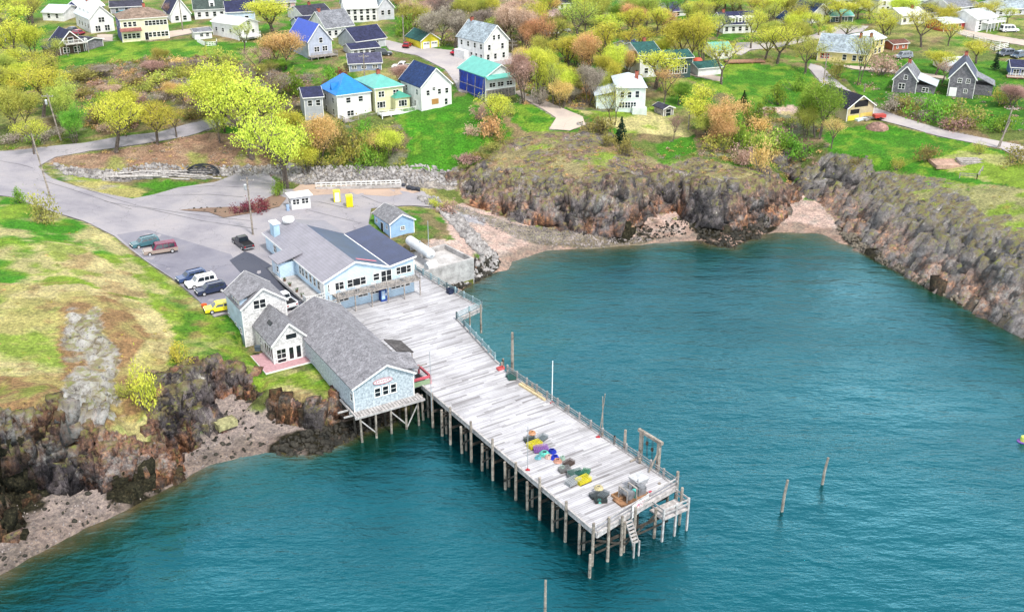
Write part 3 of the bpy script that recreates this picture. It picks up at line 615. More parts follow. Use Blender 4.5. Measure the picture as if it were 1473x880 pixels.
N = WM.node_tree.nodes; L = WM.node_tree.links; B = N['Principled BSDF']; P = nd('ShaderNodeNewGeometry').outputs['Position']
B.inputs['Roughness'].default_value = .07; B.inputs['IOR'].default_value = 2.6; B.inputs['Specular Tint'].default_value = (.05,.68,.86,1)
dep = nd('ShaderNodeAttribute'); dep.attribute_name = 'depth'
dn = nd('ShaderNodeMath', operation='ADD'); L.new(dep.outputs['Fac'], dn.inputs[0]); L.new(rng(noi(.25, 5, .6), .3, .7, -.6, .6), dn.inputs[1])
dr = rng(dn.outputs[0], 0, 5.5, 0, 1)
wc = ramp(dr, [(0,(.095,.07,.035)),(.12,(.04,.042,.016)),(.30,(.010,.030,.014)),(.6,(.002,.022,.014)),(.85,(.0004,.020,.025))])
wc = mixc(wc, ramp(noi(.05, 4, .6), [(.35,(.8,.85,.85)),(.65,(1.25,1.2,1.15))]), 1.0, 'MULTIPLY')
spots = nd('ShaderNodeTexVoronoi', Scale=.22); spots.inputs['Randomness'].default_value = 1; L.new(P, spots.inputs['Vector'])
wc = mixc(wc, (.45,.5,.75), rng(spots.outputs['Distance'], .0, .22, .0, 0), 'MULTIPLY')
L.new(wc, B.inputs['Base Color'])
w1 = noi(1.1, 5, .62, sc=(.5,1.3,1)); w2 = noi(.22, 4, .55, sc=(.6,1.2,1)); w3 = noi(4, 3, .6, sc=(.6,1.2,1))
wind = rng(noi(.028, 4, .6, sc=(.7,1.4,1)), .38, .62, .35, 1.15); b1 = nd('ShaderNodeBump'); L.new(wind, b1.inputs['Strength']); b1.inputs['Distance'].default_value = .19; L.new(w1, b1.inputs['Height'])
b2 = nd('ShaderNodeBump'); b2.inputs['Strength'].default_value = 1; b2.inputs['Distance'].default_value = .5; L.new(w2, b2.inputs['Height']); L.new(b1.outputs[0], b2.inputs['Normal'])
b3 = nd('ShaderNodeBump'); b3.inputs['Strength'].default_value = 1; b3.inputs['Distance'].default_value = .03; L.new(w3, b3.inputs['Height']); L.new(b2.outputs[0], b3.inputs['Normal'])
L.new(b3.outputs[0], B.inputs['Normal'])
wme.materials.append(WM); wme.polygons.foreach_set('use_smooth', [True]*len(wme.polygons))
water = link('sea', wme); tag(water, 'teal harbour water', None, None, 'structure')
# ---------------------------------------------------------------- building materials
GLASS = mat('window_glass', (.015,.02,.025), .12, 'plain', var=.3, bump=0, spec=.6)
WTRIM = mat('white_trim', (.78,.78,.76), .6, None, var=.08, bump=.05)
WOOD = mat('weathered_wood', (.42,.38,.35), .85, None, 3, .4, .4)
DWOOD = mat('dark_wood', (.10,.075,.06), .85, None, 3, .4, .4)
BRICK = mat('chimney_brick', (.40,.12,.08), .85, 'block', 2, .3, .3)
CONC = mat('concrete', (.46,.44,.43), .9, None, .8, .3, .3)
DARKIN = mat('dark_opening', (.015,.015,.018), .9, 'plain', bump=0)
METAL = mat('galvanised_metal', (.55,.57,.6), .4, None, 2, .12, .05, metal=.7)
WHITE = mat('white_paint', (.78,.78,.77), .5, None, 1, .08, .05)
def paint(c, nm=None, **k): return mat(nm or 'paint_%d_%d_%d' % tuple(int(x*100) for x in c), c, k.pop('rough', .55), None, 1, k.pop('var', .12), .08, **k)
def siding(c, pat='siding', var=.14): return mat('%s_%d_%d_%d' % (pat, *[int(x*100) for x in c]), c, .75, pat, 1, var, .35)
def shing(c, sc=1.0): return mat('shingle_%d_%d_%d_%d' % (*[int(x*100) for x in c], int(sc*10)), c, .9, 'shingle', sc, .22, .5)
def seam(c, ax='y', rough=.45): return mat('seam%s_%d_%d_%d' % (ax, *[int(x*100) for x in c]), c, rough, 'seam'+ax, 1, .12, .5, spec=.4)
FACE = {'F': 0, 'L': -math.pi/2, 'R': math.pi/2, 'B': math.pi}
WC = {}
def win_mesh(w, h, style, tm):
    k = (round(w,2), round(h,2), style, tm.name)
    if k in WC: return WC[k]
    f = MB(); t = .09 if style != 'thin' else .05; a, b = w/2, h/2
    f.box(-a-t, a+t, -.05, .02, b, b+t); f.box(-a-t-.03, a+t+.03, -.09, .02, -b-t, -b)
    f.box(-a-t, -a, -.05, .02, -b, b); f.box(a, a+t, -.05, .02, -b, b)
    if style == 'sash': f.box(-a, a, -.035, .0, -.03, .03)
    if style == 'cross': f.box(-a, a, -.035, .0, -.03, .03); f.box(-.025, .025, -.032, .0, -b, b)
    if style == 'pair': f.box(-.05, .05, -.035, .0, -b, b); f.box(-a, a, -.03, .0, -.025, .025)
    if style == 'triple':
        for x in (-a*.42, a*.42): f.box(x-.04, x+.04, -.035, 0, -b, b)
        f.box(-a, -a*.42, -.03, 0, -.025, .025); f.box(a*.42, a, -.03, 0, -.025, .025)
    g = MB().box(-a, a, -.015, .015, -b, b)
    WC[k] = (f.mesh('window', tm), g.mesh('pane', GLASS)); return WC[k]
def face_pt(face, W, D, u, z, out=0.0):
    return {'F': (u, -out, z), 'L': (-out, u, z), 'R': (W+out, u, z), 'B': (u, D+out, z)}[face]
def window(root, face, W, D, u, z, w, h, style='sash', tm=None, out=.0, label=None):
    f, g = win_mesh(w, h, style, tm or WTRIM)
    o = link('window', f, root, label, face_pt(face, W, D, u, z, out), FACE[face]); p = link('pane', g, o); return o
def door(root, face, W, D, u, z, w=.95, h=2.05, m=None, out=0, label=None, glass=False):
    f = MB().box(-w/2-.1, w/2+.1, -.06, .02, 0, h+.1)
    o = f.build('door_frame', WTRIM, root); o.location = face_pt(face, W, D, u, z, out); o.rotation_euler = (0,0,FACE[face])
    d = MB().box(-w/2, w/2, -.085, -.04, .04, h).build('door', m or WHITE, o, label)
    if glass: MB().box(-w*.36, w*.36, -.095, -.07, h*.12, h*.92).build('glass', GLASS, o)
    else: MB().box(w*.32, w*.38, -.13, -.08, h*.46, h*.5).build('handle', METAL, o)
    return o
def gable_y(root, x0, x1, y0, y1, zb, ze, zr, wm, rm, o=.35, th=.16, xr=None, trim=True, wname='wall'):
    xr = (x0+x1)/2 if xr is None else xr
    w = MB(); w.extr([(x0,y0,zb),(x1,y0,zb),(x1,y0,ze),(xr,y0,zr),(x0,y0,ze)], (0,y1-y0,0)).build(wname, wm, root)
    sl = (zr-ze)/max(xr-x0,.1); sr = (zr-ze)/max(x1-xr,.1); r = MB()
    A = (x0-o, ze-o*sl+.03); Bp = (xr, zr+.03); Cc = (x1+o, ze-o*sr+.03)
    r.extr([(A[0],y0-o,A[1]),(Bp[0],y0-o,Bp[1]),(Cc[0],y0-o,Cc[1]),(Cc[0],y0-o,Cc[1]+th),(Bp[0],y0-o,Bp[1]+th),(A[0],y0-o,A[1]+th)], (0,y1-y0+2*o,0))
    ro = r.build('roof', rm, root)
    if trim:
        t = MB()
        for yy in (y0-o-.03, y1+o+.03):
            t.bar((A[0],yy,A[1]+th*.4),(Bp[0],yy,Bp[1]+th*.4),.05,.22); t.bar((Bp[0],yy,Bp[1]+th*.4),(Cc[0],yy,Cc[1]+th*.4),.05,.22)
        for xx in (x0,x1): t.box(xx-.06,xx+.06,y0-.04,y0+.06,zb,ze)
        t.build('trim', WTRIM, root)
    return ro
def gable_x(root, x0, x1, y0, y1, zb, ze, zr, wm, rm, o=.35, th=.16, yr=None, trim=True, wname='wall'):
    yr = (y0+y1)/2 if yr is None else yr
    w = MB(); w.extr([(x0,y0,zb),(x0,y0,ze),(x0,yr,zr),(x0,y1,ze),(x0,y1,zb)], (x1-x0,0,0)).build(wname, wm, root)
    sl = (zr-ze)/max(yr-y0,.1); sr = (zr-ze)/max(y1-yr,.1); r = MB()
    A = (y0-o, ze-o*sl+.03); Bp = (yr, zr+.03); Cc = (y1+o, ze-o*sr+.03)
    r.extr([(x0-o,A[0],A[1]),(x0-o,A[0],A[1]+th),(x0-o,Bp[0],Bp[1]+th),(x0-o,Cc[0],Cc[1]+th),(x0-o,Cc[0],Cc[1]),(x0-o,Bp[0],Bp[1])], (x1-x0+2*o,0,0))
    ro = r.build('roof', rm, root)
    if trim:
        t = MB()
        for xx in (x0-o-.03, x1+o+.03):
            t.bar((xx,A[0],A[1]+th*.4),(xx,Bp[0],Bp[1]+th*.4),.05,.22); t.bar((xx,Bp[0],Bp[1]+th*.4),(xx,Cc[0],Cc[1]+th*.4),.05,.22)
        t.box(x0-o,x1+o,y0-o-.05,y0-o-.002,A[1]-.02,A[1]+th)
        for xx in (x0,x1): t.box(xx-.06,xx+.06,y0-.04,y0+.06,zb,ze)
        t.build('trim', WTRIM, root)
    return ro
def hip(root, x0, x1, y0, y1, zb, ze, zr, wm, rm, o=.4, ridge=.35, trim=True):
    MB().box(x0,x1,y0,y1,zb,ze).build('wall', wm, root)
    W, D = x1-x0, y1-y0; a, b, c, d = x0-o, x1+o, y0-o, y1+o; r = MB()
    if W >= D: p = ((x0+x1)/2-W*ridge/2, (y0+y1)/2); q = ((x0+x1)/2+W*ridge/2, (y0+y1)/2); fs = [(0,1,5,4),(1,2,5),(2,3,4,5),(3,0,4)]
    else: p = ((x0+x1)/2, (y0+y1)/2-D*ridge/2); q = ((x0+x1)/2, (y0+y1)/2+D*ridge/2); fs = [(0,1,4),(1,2,5,4),(2,3,5),(3,0,4,5)]
    z = ze+.01
    r.add([(a,c,z+.12),(b,c,z+.12),(b,d,z+.12),(a,d,z+.12),(*p,zr),(*q,zr),(a,c,z),(b,c,z),(b,d,z),(a,d,z)],
          fs+[(9,8,7,6),(6,7,1,0),(7,8,2,1),(8,9,3,2),(9,6,0,3)])
    ro = r.build('roof', rm, root)
    if trim:
        t = MB()
        for xx in (x0,x1): t.box(xx-.06,xx+.06,y0-.04,y0+.06,zb,ze)
        t.box(a-.03,b+.03,c-.05,c-.002,z-.05,z+.1); t.build('trim', WTRIM, root)
    return ro
def chimney(root, x, y, z0, z1, s=.35):
    c = MB().box(x-s,x+s,y-s,y+s,z0,z1).box(x-s-.06,x+s+.06,y-s-.06,y+s+.06,z1-.15,z1).build('chimney', BRICK, root)
    MB().box(x-.15,x+.15,y-.15,y+.15,z1,z1+.2).build('flue', DARKIN, c)
def deckpart(root, x0, x1, y0, y1, z, zb, m=None, rail=1.0, posts=1.8, rm=None, sides='FLR', name='deck'):
    m = m or WOOD; rm = rm or m
    d = MB().box(x0,x1,y0,y1,z-.18,z).build(name, m, root)
    p = MB(); n = max(1, int((x1-x0)/posts))
    for i in range(n+1):
        x = x0+.1+(x1-x0-.2)*i/n
        for y in ((y0+.1, y1-.1) if y1-y0 > 2.5 else (y0+.1,)): p.box(x-.08,x+.08,y-.08,y+.08,zb,z-.18)
    p.build('deck_post', m, root)
    if rail:
        r = MB()
        def run(a, b):
            a = Vector(a); b = Vector(b)
            for h in (rail, .12): r.bar((a.x,a.y,z+h),(b.x,b.y,z+h),.07,.08)
            k = max(1, int((b-a).length/.32))
            for i in range(k+1):
                c = a.lerp(b, i/k); s = .05 if i % 5 == 0 else .022; r.box(c.x-s,c.x+s,c.y-s,c.y+s,z,z+rail)
        if 'F' in sides: run((x0+.05,y0+.05),(x1-.05,y0+.05))
        if 'L' in sides: run((x0+.05,y0+.05),(x0+.05,y1))
        if 'R' in sides: run((x1-.05,y0+.05),(x1-.05,y1))
        if 'B' in sides: run((x0+.05,y1-.05),(x1-.05,y1-.05))
        r.build('railing', rm, root)
    return d
def zup(p, px, py):      # height above p of the point seen at pixel px,py straight above it
    a, b, d = ray(px, py); return CAMH+d*p.y/b-p.z
LAND = []      # landmarks for describing trees: (x px, y px, phrase)
def house(name, label, A, B, d, eave, peak, roof, wm, rm, wins=(), chim=(), cat='house', zb=-2.5, mark=None, o=.35, ridge=.35, z=None, Lc=None, **k):
    pa = at(*A, z) if z is not None else gp(*A)
    pb = at(*B, pa.z)
    v = (pb-pa).xy; W = v.length; rz = math.atan2(v.y, v.x)
    if Lc:
        l = at(*Lc, pa.z)-pa; rz = .75*(math.atan2(l.y, l.x)-math.pi/2)+.25*rz; W = 2.0
        while W < 30 and project(pa.x+W*math.cos(rz), pa.y+W*math.sin(rz), pa.z)[0] < B[0]: W += .1
    he = zup(pa, A[0], A[1]-eave); hp = he+peak*mpp(pa)
    if isinstance(roof, tuple): roof, hp_ = roof; hp = he+hp_
    if roof in ('gx','hip'): hp = he+max(hp-he-d/2*(CAMH-pa.z)/pa.y, .16*d)
    root = thing(name, label, cat, pa, rz)
    if roof == 'gy': gable_y(root, 0, W, 0, d, zb, he, hp, wm, rm, o)
    elif roof == 'gx': gable_x(root, 0, W, 0, d, zb, he, hp, wm, rm, o)
    else: hip(root, 0, W, 0, d, zb, he, hp, wm, rm, o, ridge)
    for f, us, zf, w, h, *st in wins:
        tot = W if f in 'FB' else d
        for u in us: window(root, f, W, d, u*tot, zf*he if zf < 2 else zf-2, w, h, *(st or ['sash']))
    for x, y in chim: chimney(root, x*W, y*d, he-.5, hp+.9 if y > .3 else hp+.7)
    if mark: LAND.append(((A[0]+B[0])/2, (A[1]+B[1])/2-eave/2, mark))
    root['dims'] = (W, d, he, hp); r = (root, W, d, he, hp); del root['dims']
    return r
# ---------------------------------------------------------------- the wharf
BLUEW = mat('pale_blue_siding', (.50,.65,.78), .75, 'vert', .7, .12, .35)
GREYSH = shing((.29,.285,.31), 1.6)
def deck_mat():
    global N, L, P
    m = bpy.data.materials.new('wharf_planks'); m.use_nodes = True
    N = m.node_tree.nodes; L = m.node_tree.links; b = N['Principled BSDF']; b.inputs['Roughness'].default_value = .9
    tcn = nd('ShaderNodeTexCoord'); P = tcn.outputs['Object']
    sx = nd('ShaderNodeSeparateXYZ'); L.new(P, sx.inputs[0])
    m1 = nd('ShaderNodeMath', operation='DIVIDE'); L.new(sx.outputs[1], m1.inputs[0]); m1.inputs[1].default_value = .3
    fl = nd('ShaderNodeMath', operation='FLOOR'); L.new(m1.outputs[0], fl.inputs[0])
    fr = nd('ShaderNodeMath', operation='FRACT'); L.new(m1.outputs[0], fr.inputs[0])
    wn1 = nd('ShaderNodeTexWhiteNoise'); wn1.noise_dimensions = '1D'; L.new(fl.outputs[0], wn1.inputs['W'])
    # board ends, offset from row to row
    ad = nd('ShaderNodeMath', operation='MULTIPLY_ADD'); L.new(wn1.outputs['Value'], ad.inputs[0]); ad.inputs[1].default_value = 7.3
    dv = nd('ShaderNodeMath', operation='DIVIDE'); L.new(sx.outputs[0], dv.inputs[0]); dv.inputs[1].default_value = 4.2; L.new(dv.outputs[0], ad.inputs[2])
    f2 = nd('ShaderNodeMath', operation='FLOOR'); L.new(ad.outputs[0], f2.inputs[0])
    cv = nd('ShaderNodeCombineXYZ'); L.new(f2.outputs[0], cv.inputs[0]); L.new(fl.outputs[0], cv.inputs[1])
    wn2 = nd('ShaderNodeTexWhiteNoise'); wn2.noise_dimensions = '2D'; L.new(cv.outputs[0], wn2.inputs['Vector'])
    c = ramp(wn2.outputs['Value'], [(0,(.22,.21,.22)),(.14,(.34,.335,.35)),(.45,(.41,.405,.43)),(1,(.49,.485,.505))])
    c = mixc(c, ramp(noi(1.4, 8, .75, sc=(.12,2.2,1)), [(.30,(.42,.40,.40)),(.44,(.92,.92,.92)),(.7,(1.12,1.12,1.12))]), 1.0, 'MULTIPLY')
    c = mixc(c, ramp(noi(.18, 5, .6), [(.35,(.78,.77,.76)),(.6,(1.08,1.08,1.08))]), 1.0, 'MULTIPLY')
    c = mixc(c, ramp(fr.outputs[0], [(0,(.08,.08,.08)),(.14,(1,1,1)),(1,(1,1,1))]), .9, 'MULTIPLY')
    f3 = nd('ShaderNodeMath', operation='FRACT'); L.new(ad.outputs[0], f3.inputs[0])
    c = mixc(c, ramp(f3.outputs[0], [(0,(.2,.2,.2)),(.012,(1,1,1)),(1,(1,1,1))]), .8, 'MULTIPLY')
    L.new(c, b.inputs['Base Color'])
    bp = nd('ShaderNodeBump'); bp.inputs['Strength'].default_value = .5; bp.inputs['Distance'].default_value = .03; L.new(wn2.outputs['Value'], bp.inputs['Height']); L.new(bp.outputs[0], b.inputs['Normal'])
    return m
DECKM = deck_mat(); DZ = 6.0
PILEM = mat('pile_wood', (.38,.33,.28), .9, None, 2, .45, .5)
PRZ = R(124-90)        # local x across the wharf, local y shorewards
PO = at(859,768,6)
wharf = thing('wharf', 'long weathered timber wharf on tall piles reaching out over the water', 'pier', (PO.x,PO.y,0), PRZ)
WI = (Matrix.Translation((PO.x,PO.y,0)) @ Matrix.Rotation(PRZ,4,'Z')).inverted()
def wl(px, py, z=DZ): return WI @ at(px, py, z)
outl = [wl(*p) for p in [(859,768),(899,743),(973,700),(883.6,640),(730,537),(712,519),(668,471),(657,460),(693,443.5),(643,417),(598,391),(560,405),(470,440),(520,500),(588,560),(606,554)]]
O2 = [(p.x,p.y) for p in outl]
d = MB(); tri = tessellate_polygon([[Vector((p[0],p[1],0)) for p in O2]])
n_ = len(O2); d.add([(x,y,DZ) for x,y in O2]+[(x,y,DZ-.12) for x,y in O2], [tuple(t) for t in tri]+[(i,n_+i,n_+(i+1)%n_,(i+1)%n_) for i in range(n_)]+[tuple(n_+i for i in reversed(t)) for t in tri])
bmd = d.mesh('deck', DECKM)
import bmesh
b_ = bmesh.new(); b_.from_mesh(bmd); bmesh.ops.recalc_face_normals(b_, faces=b_.faces); b_.to_mesh(bmd); b_.free()
link('deck', bmd, wharf)
# joists and cap beams, edge timbers
LEN = wl(606,554).y; WID0 = wl(973,700).x
def inside(x, y): return bool(inpoly(np.array([x]), np.array([y]), O2)[0])
j = MB()
for y in np.arange(.6, LEN+16, 1.0):
    xs = [x for x in np.arange(-8, 24, .25) if inside(x, y)]
    if xs: j.box(min(xs)+.1, max(xs)-.1, y-.1, y+.1, DZ-.42, DZ-.125)
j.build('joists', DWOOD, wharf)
e = MB()
edge_L = [wl(859,768), wl(606,554)]; edge_R = [wl(973,700), wl(883.6,640), wl(730,537)]; edge_R2 = [wl(718,524), wl(712,519), wl(668,471), wl(657,460), wl(693,443.5), wl(643,417), wl(598,391)]
for ch in (edge_L, edge_R, edge_R2, [wl(859,768), wl(899,743), wl(973,700)]):
    for a, b in zip(ch, ch[1:]):
        e.bar((a.x,a.y,DZ+.1),(b.x,b.y,DZ+.1),.22,.2); e.bar((a.x,a.y,DZ-.3),(b.x,b.y,DZ-.3),.14,.36)
e.build('edge_timber', mat('pale_timber', (.5,.47,.46), .85, None, 3, .3, .3), wharf)
rnd = random.Random(3)
np_ = 0
PILE_SHADE = mat('shaded_pile_wood', (.07,.06,.05), .95, None, 2, .45, .4)  # pile wood darkened so its colour carries the shade below the deck
def pile(x, y, ztop, r=.17, lean=0):
    global np_; np_ += 1
    wx = (wharf.matrix_basis @ Vector((x,y,0))); zb_ = min(gz(wx.x, wx.y)-.6, W0-1.0)
    m = MB(); dx = rnd.uniform(-.25,.25)+lean; dy = rnd.uniform(-.2,.2); k = 5
    for i in range(k):
        a = i/k; b = (i+1)/k
        m.tube((x+dx*(1-a), y+dy*(1-a), zb_+(ztop-zb_)*a), (x+dx*(1-b), y+dy*(1-b), zb_+(ztop-zb_)*b), r*(1.15-.2*a), r*(1.15-.2*b), 7, i in (0, k-1))
    return m.build('pile', PILE_SHADE if .9 < x < WID0-1 and y > 1 else PILEM, wharf)  # inner piles take the copy with under-deck shade painted in
ys = np.arange(.4, LEN-1, 2.4)
for i, y in enumerate(ys):
    pile(-.12+rnd.uniform(-.1,.1), y, DZ+rnd.choice([.9,1.2,1.5,1.1]) if i % 2 == 0 else DZ-.4)
    if i % 2: pile(.7, y+.2, DZ-.4, .15)
    for x in (4.0, 8.2): pile(x+rnd.uniform(-.3,.3), y, DZ-.4, .17)
    pile(WID0-.3, y+rnd.uniform(-.2,.2), DZ+(.7 if i % 3 == 0 else -.4), .17)
for x in (1.6,3.4,5.2): pile(x, .1, DZ+rnd.uniform(.6,1.5))
for y in np.arange(LEN+1, LEN+16, 3.2):
    for x in (2.5, 7, 11.5): pile(x, y, DZ-.4)
    pile(14.2, y, DZ-.4)
br = MB()
for i in range(0, len(ys)-1):
    y0, y1 = ys[i], ys[i+1]
    if i % 2 == 0: br.bar((-.15,y0,DZ-.9),(-.15,y1,3.0),.07,.2)
    br.bar((0,y0,4.6 if i % 2 else 4.2),(WID0-.3,y0,4.2),.2,.26)
    if i % 2: br.bar((0,y0,5.2),(6.6,y0,2.6),.07,.2)
    if i % 3 == 1: br.bar((WID0-.3,y0,DZ-.9),(WID0-.3,y1,2.9),.07,.2)
br.bar((0,.05,3.6),(10,.05,3.6),.1,.2); br.bar((0,.05,5.2),(4,.05,3.0),.07,.2); br.bar((4,.05,3.0),(8,.05,5.2),.07,.2)
br.build('cross_brace', PILE_SHADE, wharf)
# railing of posts and two rails down the right edge
RAILM = mat('rail_wood', (.36,.34,.33), .85, None, 3, .35, .4); CAPB = mat('rail_blue', (.30,.42,.45), .8, None, 3, .3, .3)
for ch, mm in ((edge_R, RAILM), ([edge_R2[5], edge_R2[4]], CAPB), ([edge_R2[6], edge_R2[5]], CAPB), ([edge_R2[4], edge_R2[3], edge_R2[2], edge_R2[1]], CAPB)):
    rl = MB()
    for a, b in zip(ch, ch[1:]):
        for h in (.45,.8,1.1): rl.bar((a.x,a.y,DZ+h),(b.x,b.y,DZ+h),.06,.1)
        k = max(1, int((b-a).length/2.1))
        for i in range(k+1):
            c = a.lerp(b, i/k); rl.box(c.x-.1,c.x+.1,c.y-.1,c.y+.1,DZ-.3,DZ+1.3)
    rl.build('railing', mm, wharf)
rl = MB()
for a, b in ((wl(973,700), wl(899,743)), (wl(899,743), wl(859,768))):
    for h in (.5,1.05): rl.bar((a.x,a.y+.1,DZ+h),(b.x,b.y+.1,DZ+h),.08,.16)
rl.build('railing', mat('pale_timber', (.5,.47,.46)), wharf, 'pale end railing of broad boards')
# lower landing stage at the outer corner
PALE = mat('pale_timber', (.5,.47,.46))
st = MB(); a = wl(934,718); c = wl(968,704)
x0, x1 = a.x, c.x+.4; y1_ = a.y-.1; y0 = y1_-2.3; zl = DZ-1.3
st.box(x0,x1,y0,y1_,zl-.12,zl)
for x in (x0+.1,(x0+x1)/2,x1-.1):
    st.box(x-.11,x+.11,y0,y0+.2,-1,DZ+.1)
for h in (.6,1.15): st.box(x0,x1,y0+.02,y0+.1,zl+h,zl+h+.2); st.box(x0,x0+.08,y0,y1_,zl+h,zl+h+.2); st.box(x1-.08,x1,y0,y1_,zl+h,zl+h+.2)
st.build('landing_stage', PALE, wharf)
g = MB(); gx = wl(898,744).x; gy_ = wl(898,744).y-.2
for i in range(7): g.box(gx,gx+.8,gy_-.25-i*.2,gy_-i*.2,DZ-.5-i*.32,DZ-.42-i*.32)
g.bar((gx,gy_,DZ-.3),(gx,gy_-1.5,DZ-2.7),.06,.2); g.bar((gx+.8,gy_,DZ-.3),(gx+.8,gy_-1.5,DZ-2.7),.06,.2); g.box(gx,gx+.14,gy_-1.6,gy_-1.45,-1,DZ-2.2); g.box(gx+.7,gx+.84,gy_-1.6,gy_-1.45,-1,DZ-2.2)
g.build('ladder_steps', PALE, wharf)
s0, s1 = wl(908,737), wl(932,718)
sb = thing('wharf_sign', 'white sign board with red writing on the end railing of the wharf', 'sign', wharf.matrix_basis @ Vector((s0.x,s0.y-.05,DZ)), 0)
v_ = (s1-s0); wv = (wharf.matrix_basis.to_3x3() @ v_); sb.rotation_euler = (0,0,math.atan2(wv.y,wv.x)); SL = v_.xy.length
MB().box(0,SL,-.1,-.04,-.7,.9).build('board', WHITE, sb)
MB().box(.0,.12,-.04,.1,-.9,1.0).box(SL-.12,SL,-.04,.1,-.9,1.0).build('post', RAILM, sb)
LAND.append((760,640,'the wharf'))
# tall mooring poles standing beside the deck (each its own thing)
def pole(px, ybase, ytop, zbase, r=.16, label='', name='mooring_pole', lean=0, cat='pole', group=None, m=None, cap=True):
    p = at(px, ybase, zbase); h = zup(p, px, ytop); b = MB(); bb = min(gz(p.x,p.y), zbase)-p.z-.5 if zbase <= 2.3 else -.3
    b.tube((0,0,bb),(lean*.5,0,h*.5),r*1.1,r,8); b.tube((lean*.5,0,h*.5),(lean,0,h),r,r*.85,8)
    o = b.build(name, m or PILEM); o.location = p; tag(o, label, cat, group); LAND.append((px, ytop, None)); return o
pole(737,531,478,DZ-.5,.2,'tall thick grey mooring pole at the jog in the wharf railing')
pole(794,577,519,DZ,.06,'thin pale flagpole standing at the middle of the right wharf edge', 'flagpole', m=WHITE)
pole(898,652,618,DZ-.5,.18,'short stout mooring pole just before the timber gantry')
pole(972,720,678,DZ-3,.2,'stout mooring pole at the outer right corner of the wharf')
pole(692,476,438,DZ-3,.16,'dark mooring pole at the tip of the upper wharf notch')
pole(676,466,448,DZ-.5,.12,'short dark post inside the upper wharf notch')
pole(948,702,694,DZ-.6,.2,'stubby dark post rising behind the landing stage')
pole(1123,735,690,W0,.17,'lone leaning piling in open water, left one of the right pair', lean=.35)
pole(1181,696,658,W0,.17,'lone leaning piling in open water, farthest to the right', lean=.4)
pole(848,830,797,W0,.16,'lone straight piling in the water below the wharf end')
pole(784,885,834,W0,.14,'lone thin piling cut off by the bottom edge of the photo')
# leaning thin masts on the right edge
for (x,y,t,l,lab) in ((862,626,566,.5,'thin grey pole leaning on the right railing beside its twin'),(867,626,570,-.2,'thin grey pole crossing its twin at the right railing')):
    pole(x,y,t,DZ,.06,lab,'leaning_pole',lean=l)
for (x,y,t,lab) in ((759,674,613,'very thin lamp pole on the left wharf edge beside the trap pile'),(621,588,505,'very thin pole on the wharf beside the red framed hoist')):
    pole(x,y,t,DZ,.04,lab,'slim_pole',m=METAL)
for (x,y,lab) in ((759,674,'small red mooring cleat at the foot of the slim lamp pole'),(860,627,'small red mooring cleat at the foot of the leaning poles'),(794,578,'small red mooring cleat at the foot of the flagpole')):
    p = at(x,y,DZ); o = MB().box(-.25,.25,-.1,.1,0,.14).box(-.07,.07,-.07,.07,.1,.28).build('mooring_cleat', paint((.4,.03,.04))); o.location = p+Vector((0,-.3,.0)); tag(o, lab, 'cleat')
# gantry of three heavy timbers with hanging tackle
p0 = at(921,658,DZ); p1 = at(946,674,DZ)
v = (p1-p0); W = v.xy.length
gt = thing('timber_gantry', 'heavy timber gantry frame with hanging ropes on the right wharf edge', 'gantry', p0, math.atan2(v.y,v.x))
h0 = zup(p0,921,622); 
for x in (0, W): MB().box(x-.18,x+.18,-.18,.18,-.4,h0).build('upright', PILEM, gt)
MB().box(-.5,W+.5,-.17,.17,h0,h0+.36).build('cross_beam', PILEM, gt)
MB().bar((0,.0,.2),(0,-1.6,.1),.15,.15).build('brace', PILEM, gt); MB().bar((W,0,h0*.7),(W,-1.4,.1),.14,.14).build('brace', PILEM, gt)
ro = MB()
for x in (W*.3,W*.36,W*.6,W*.66): ro.tube((x,0,h0),(x+.1,.0,.6),.025,.025,5)
ro.build('rope', DWOOD, gt); MB().cbox(W*.33,0,h0*.72,.25,.2,.4).build('pulley_block', DWOOD, gt); MB().cbox(W*.63,0,h0*.6,.25,.2,.4).build('pulley_block', DWOOD, gt)

# ---------------------------------------------------------------- restaurant
RA = Vector((-28.1,143.1,DZ)); RRZ = R(32.6); RW = 15.1; RD = 24.6
ROOFG = mat('grey_metal_roof', (.25,.24,.275), .5, 'seamx', 1, .1, .3, spec=.4); ROOFN = mat('navy_metal_roof', (.028,.04,.105), .35, 'seamy', .9, .2, .8, spec=.5); ROOFN2 = mat('navy_flat_roof', (.022,.05,.12), .35, None, .5, .2, .1, spec=.5)
rs = thing('restaurant', 'large pale blue two storey restaurant with grey and navy roof at the wharf head', 'restaurant', RA, RRZ)
E0 = 5.05; VX = 10.7; PK = 7.15; PX = 5.2; YW = 16.3      # eave height, valley x, ridge height, ridge x
wl_ = MB(); wl_.extr([(0,0,-.0),(RW,0,0),(RW,0,E0+.75),(VX,0,E0+.05),(PX,0,PK),(0,0,E0)], (0,YW,0)); wl_.build('wall', BLUEW, rs)
MB().box(.05,VX,YW,RD,-.5,E0-.05).build('rear_wall', BLUEW, rs)
th = .16; o = .35; yb = 18.8; 
def slab(name, q, m, parent, t=.15):      # a roof plane given by four corners
    q = [Vector(p) for p in q]; k = len(q)
    return MB().add(q+[p+Vector((0,0,t)) for p in q], [tuple(range(k-1,-1,-1)), tuple(range(k,2*k))]+[(i,(i+1)%k,k+(i+1)%k,k+i) for i in range(k)]).build(name, m, parent)
sl = (PK-E0)/PX
rl_ = slab('roof', [(-o,-o,E0-o*sl+.03),(PX,-o,PK+.03),(PX,yb,PK+.03),(PX*.8,RD+o,E0+1.5),(-o,RD+o,E0-o*sl+.03)], ROOFG, rs)
slab('roof', [(PX,-o,PK+.04),(VX,-o,E0+.14),(VX,YW+.3,E0+.14),(PX,yb,PK+.04)], ROOFN2, rs)
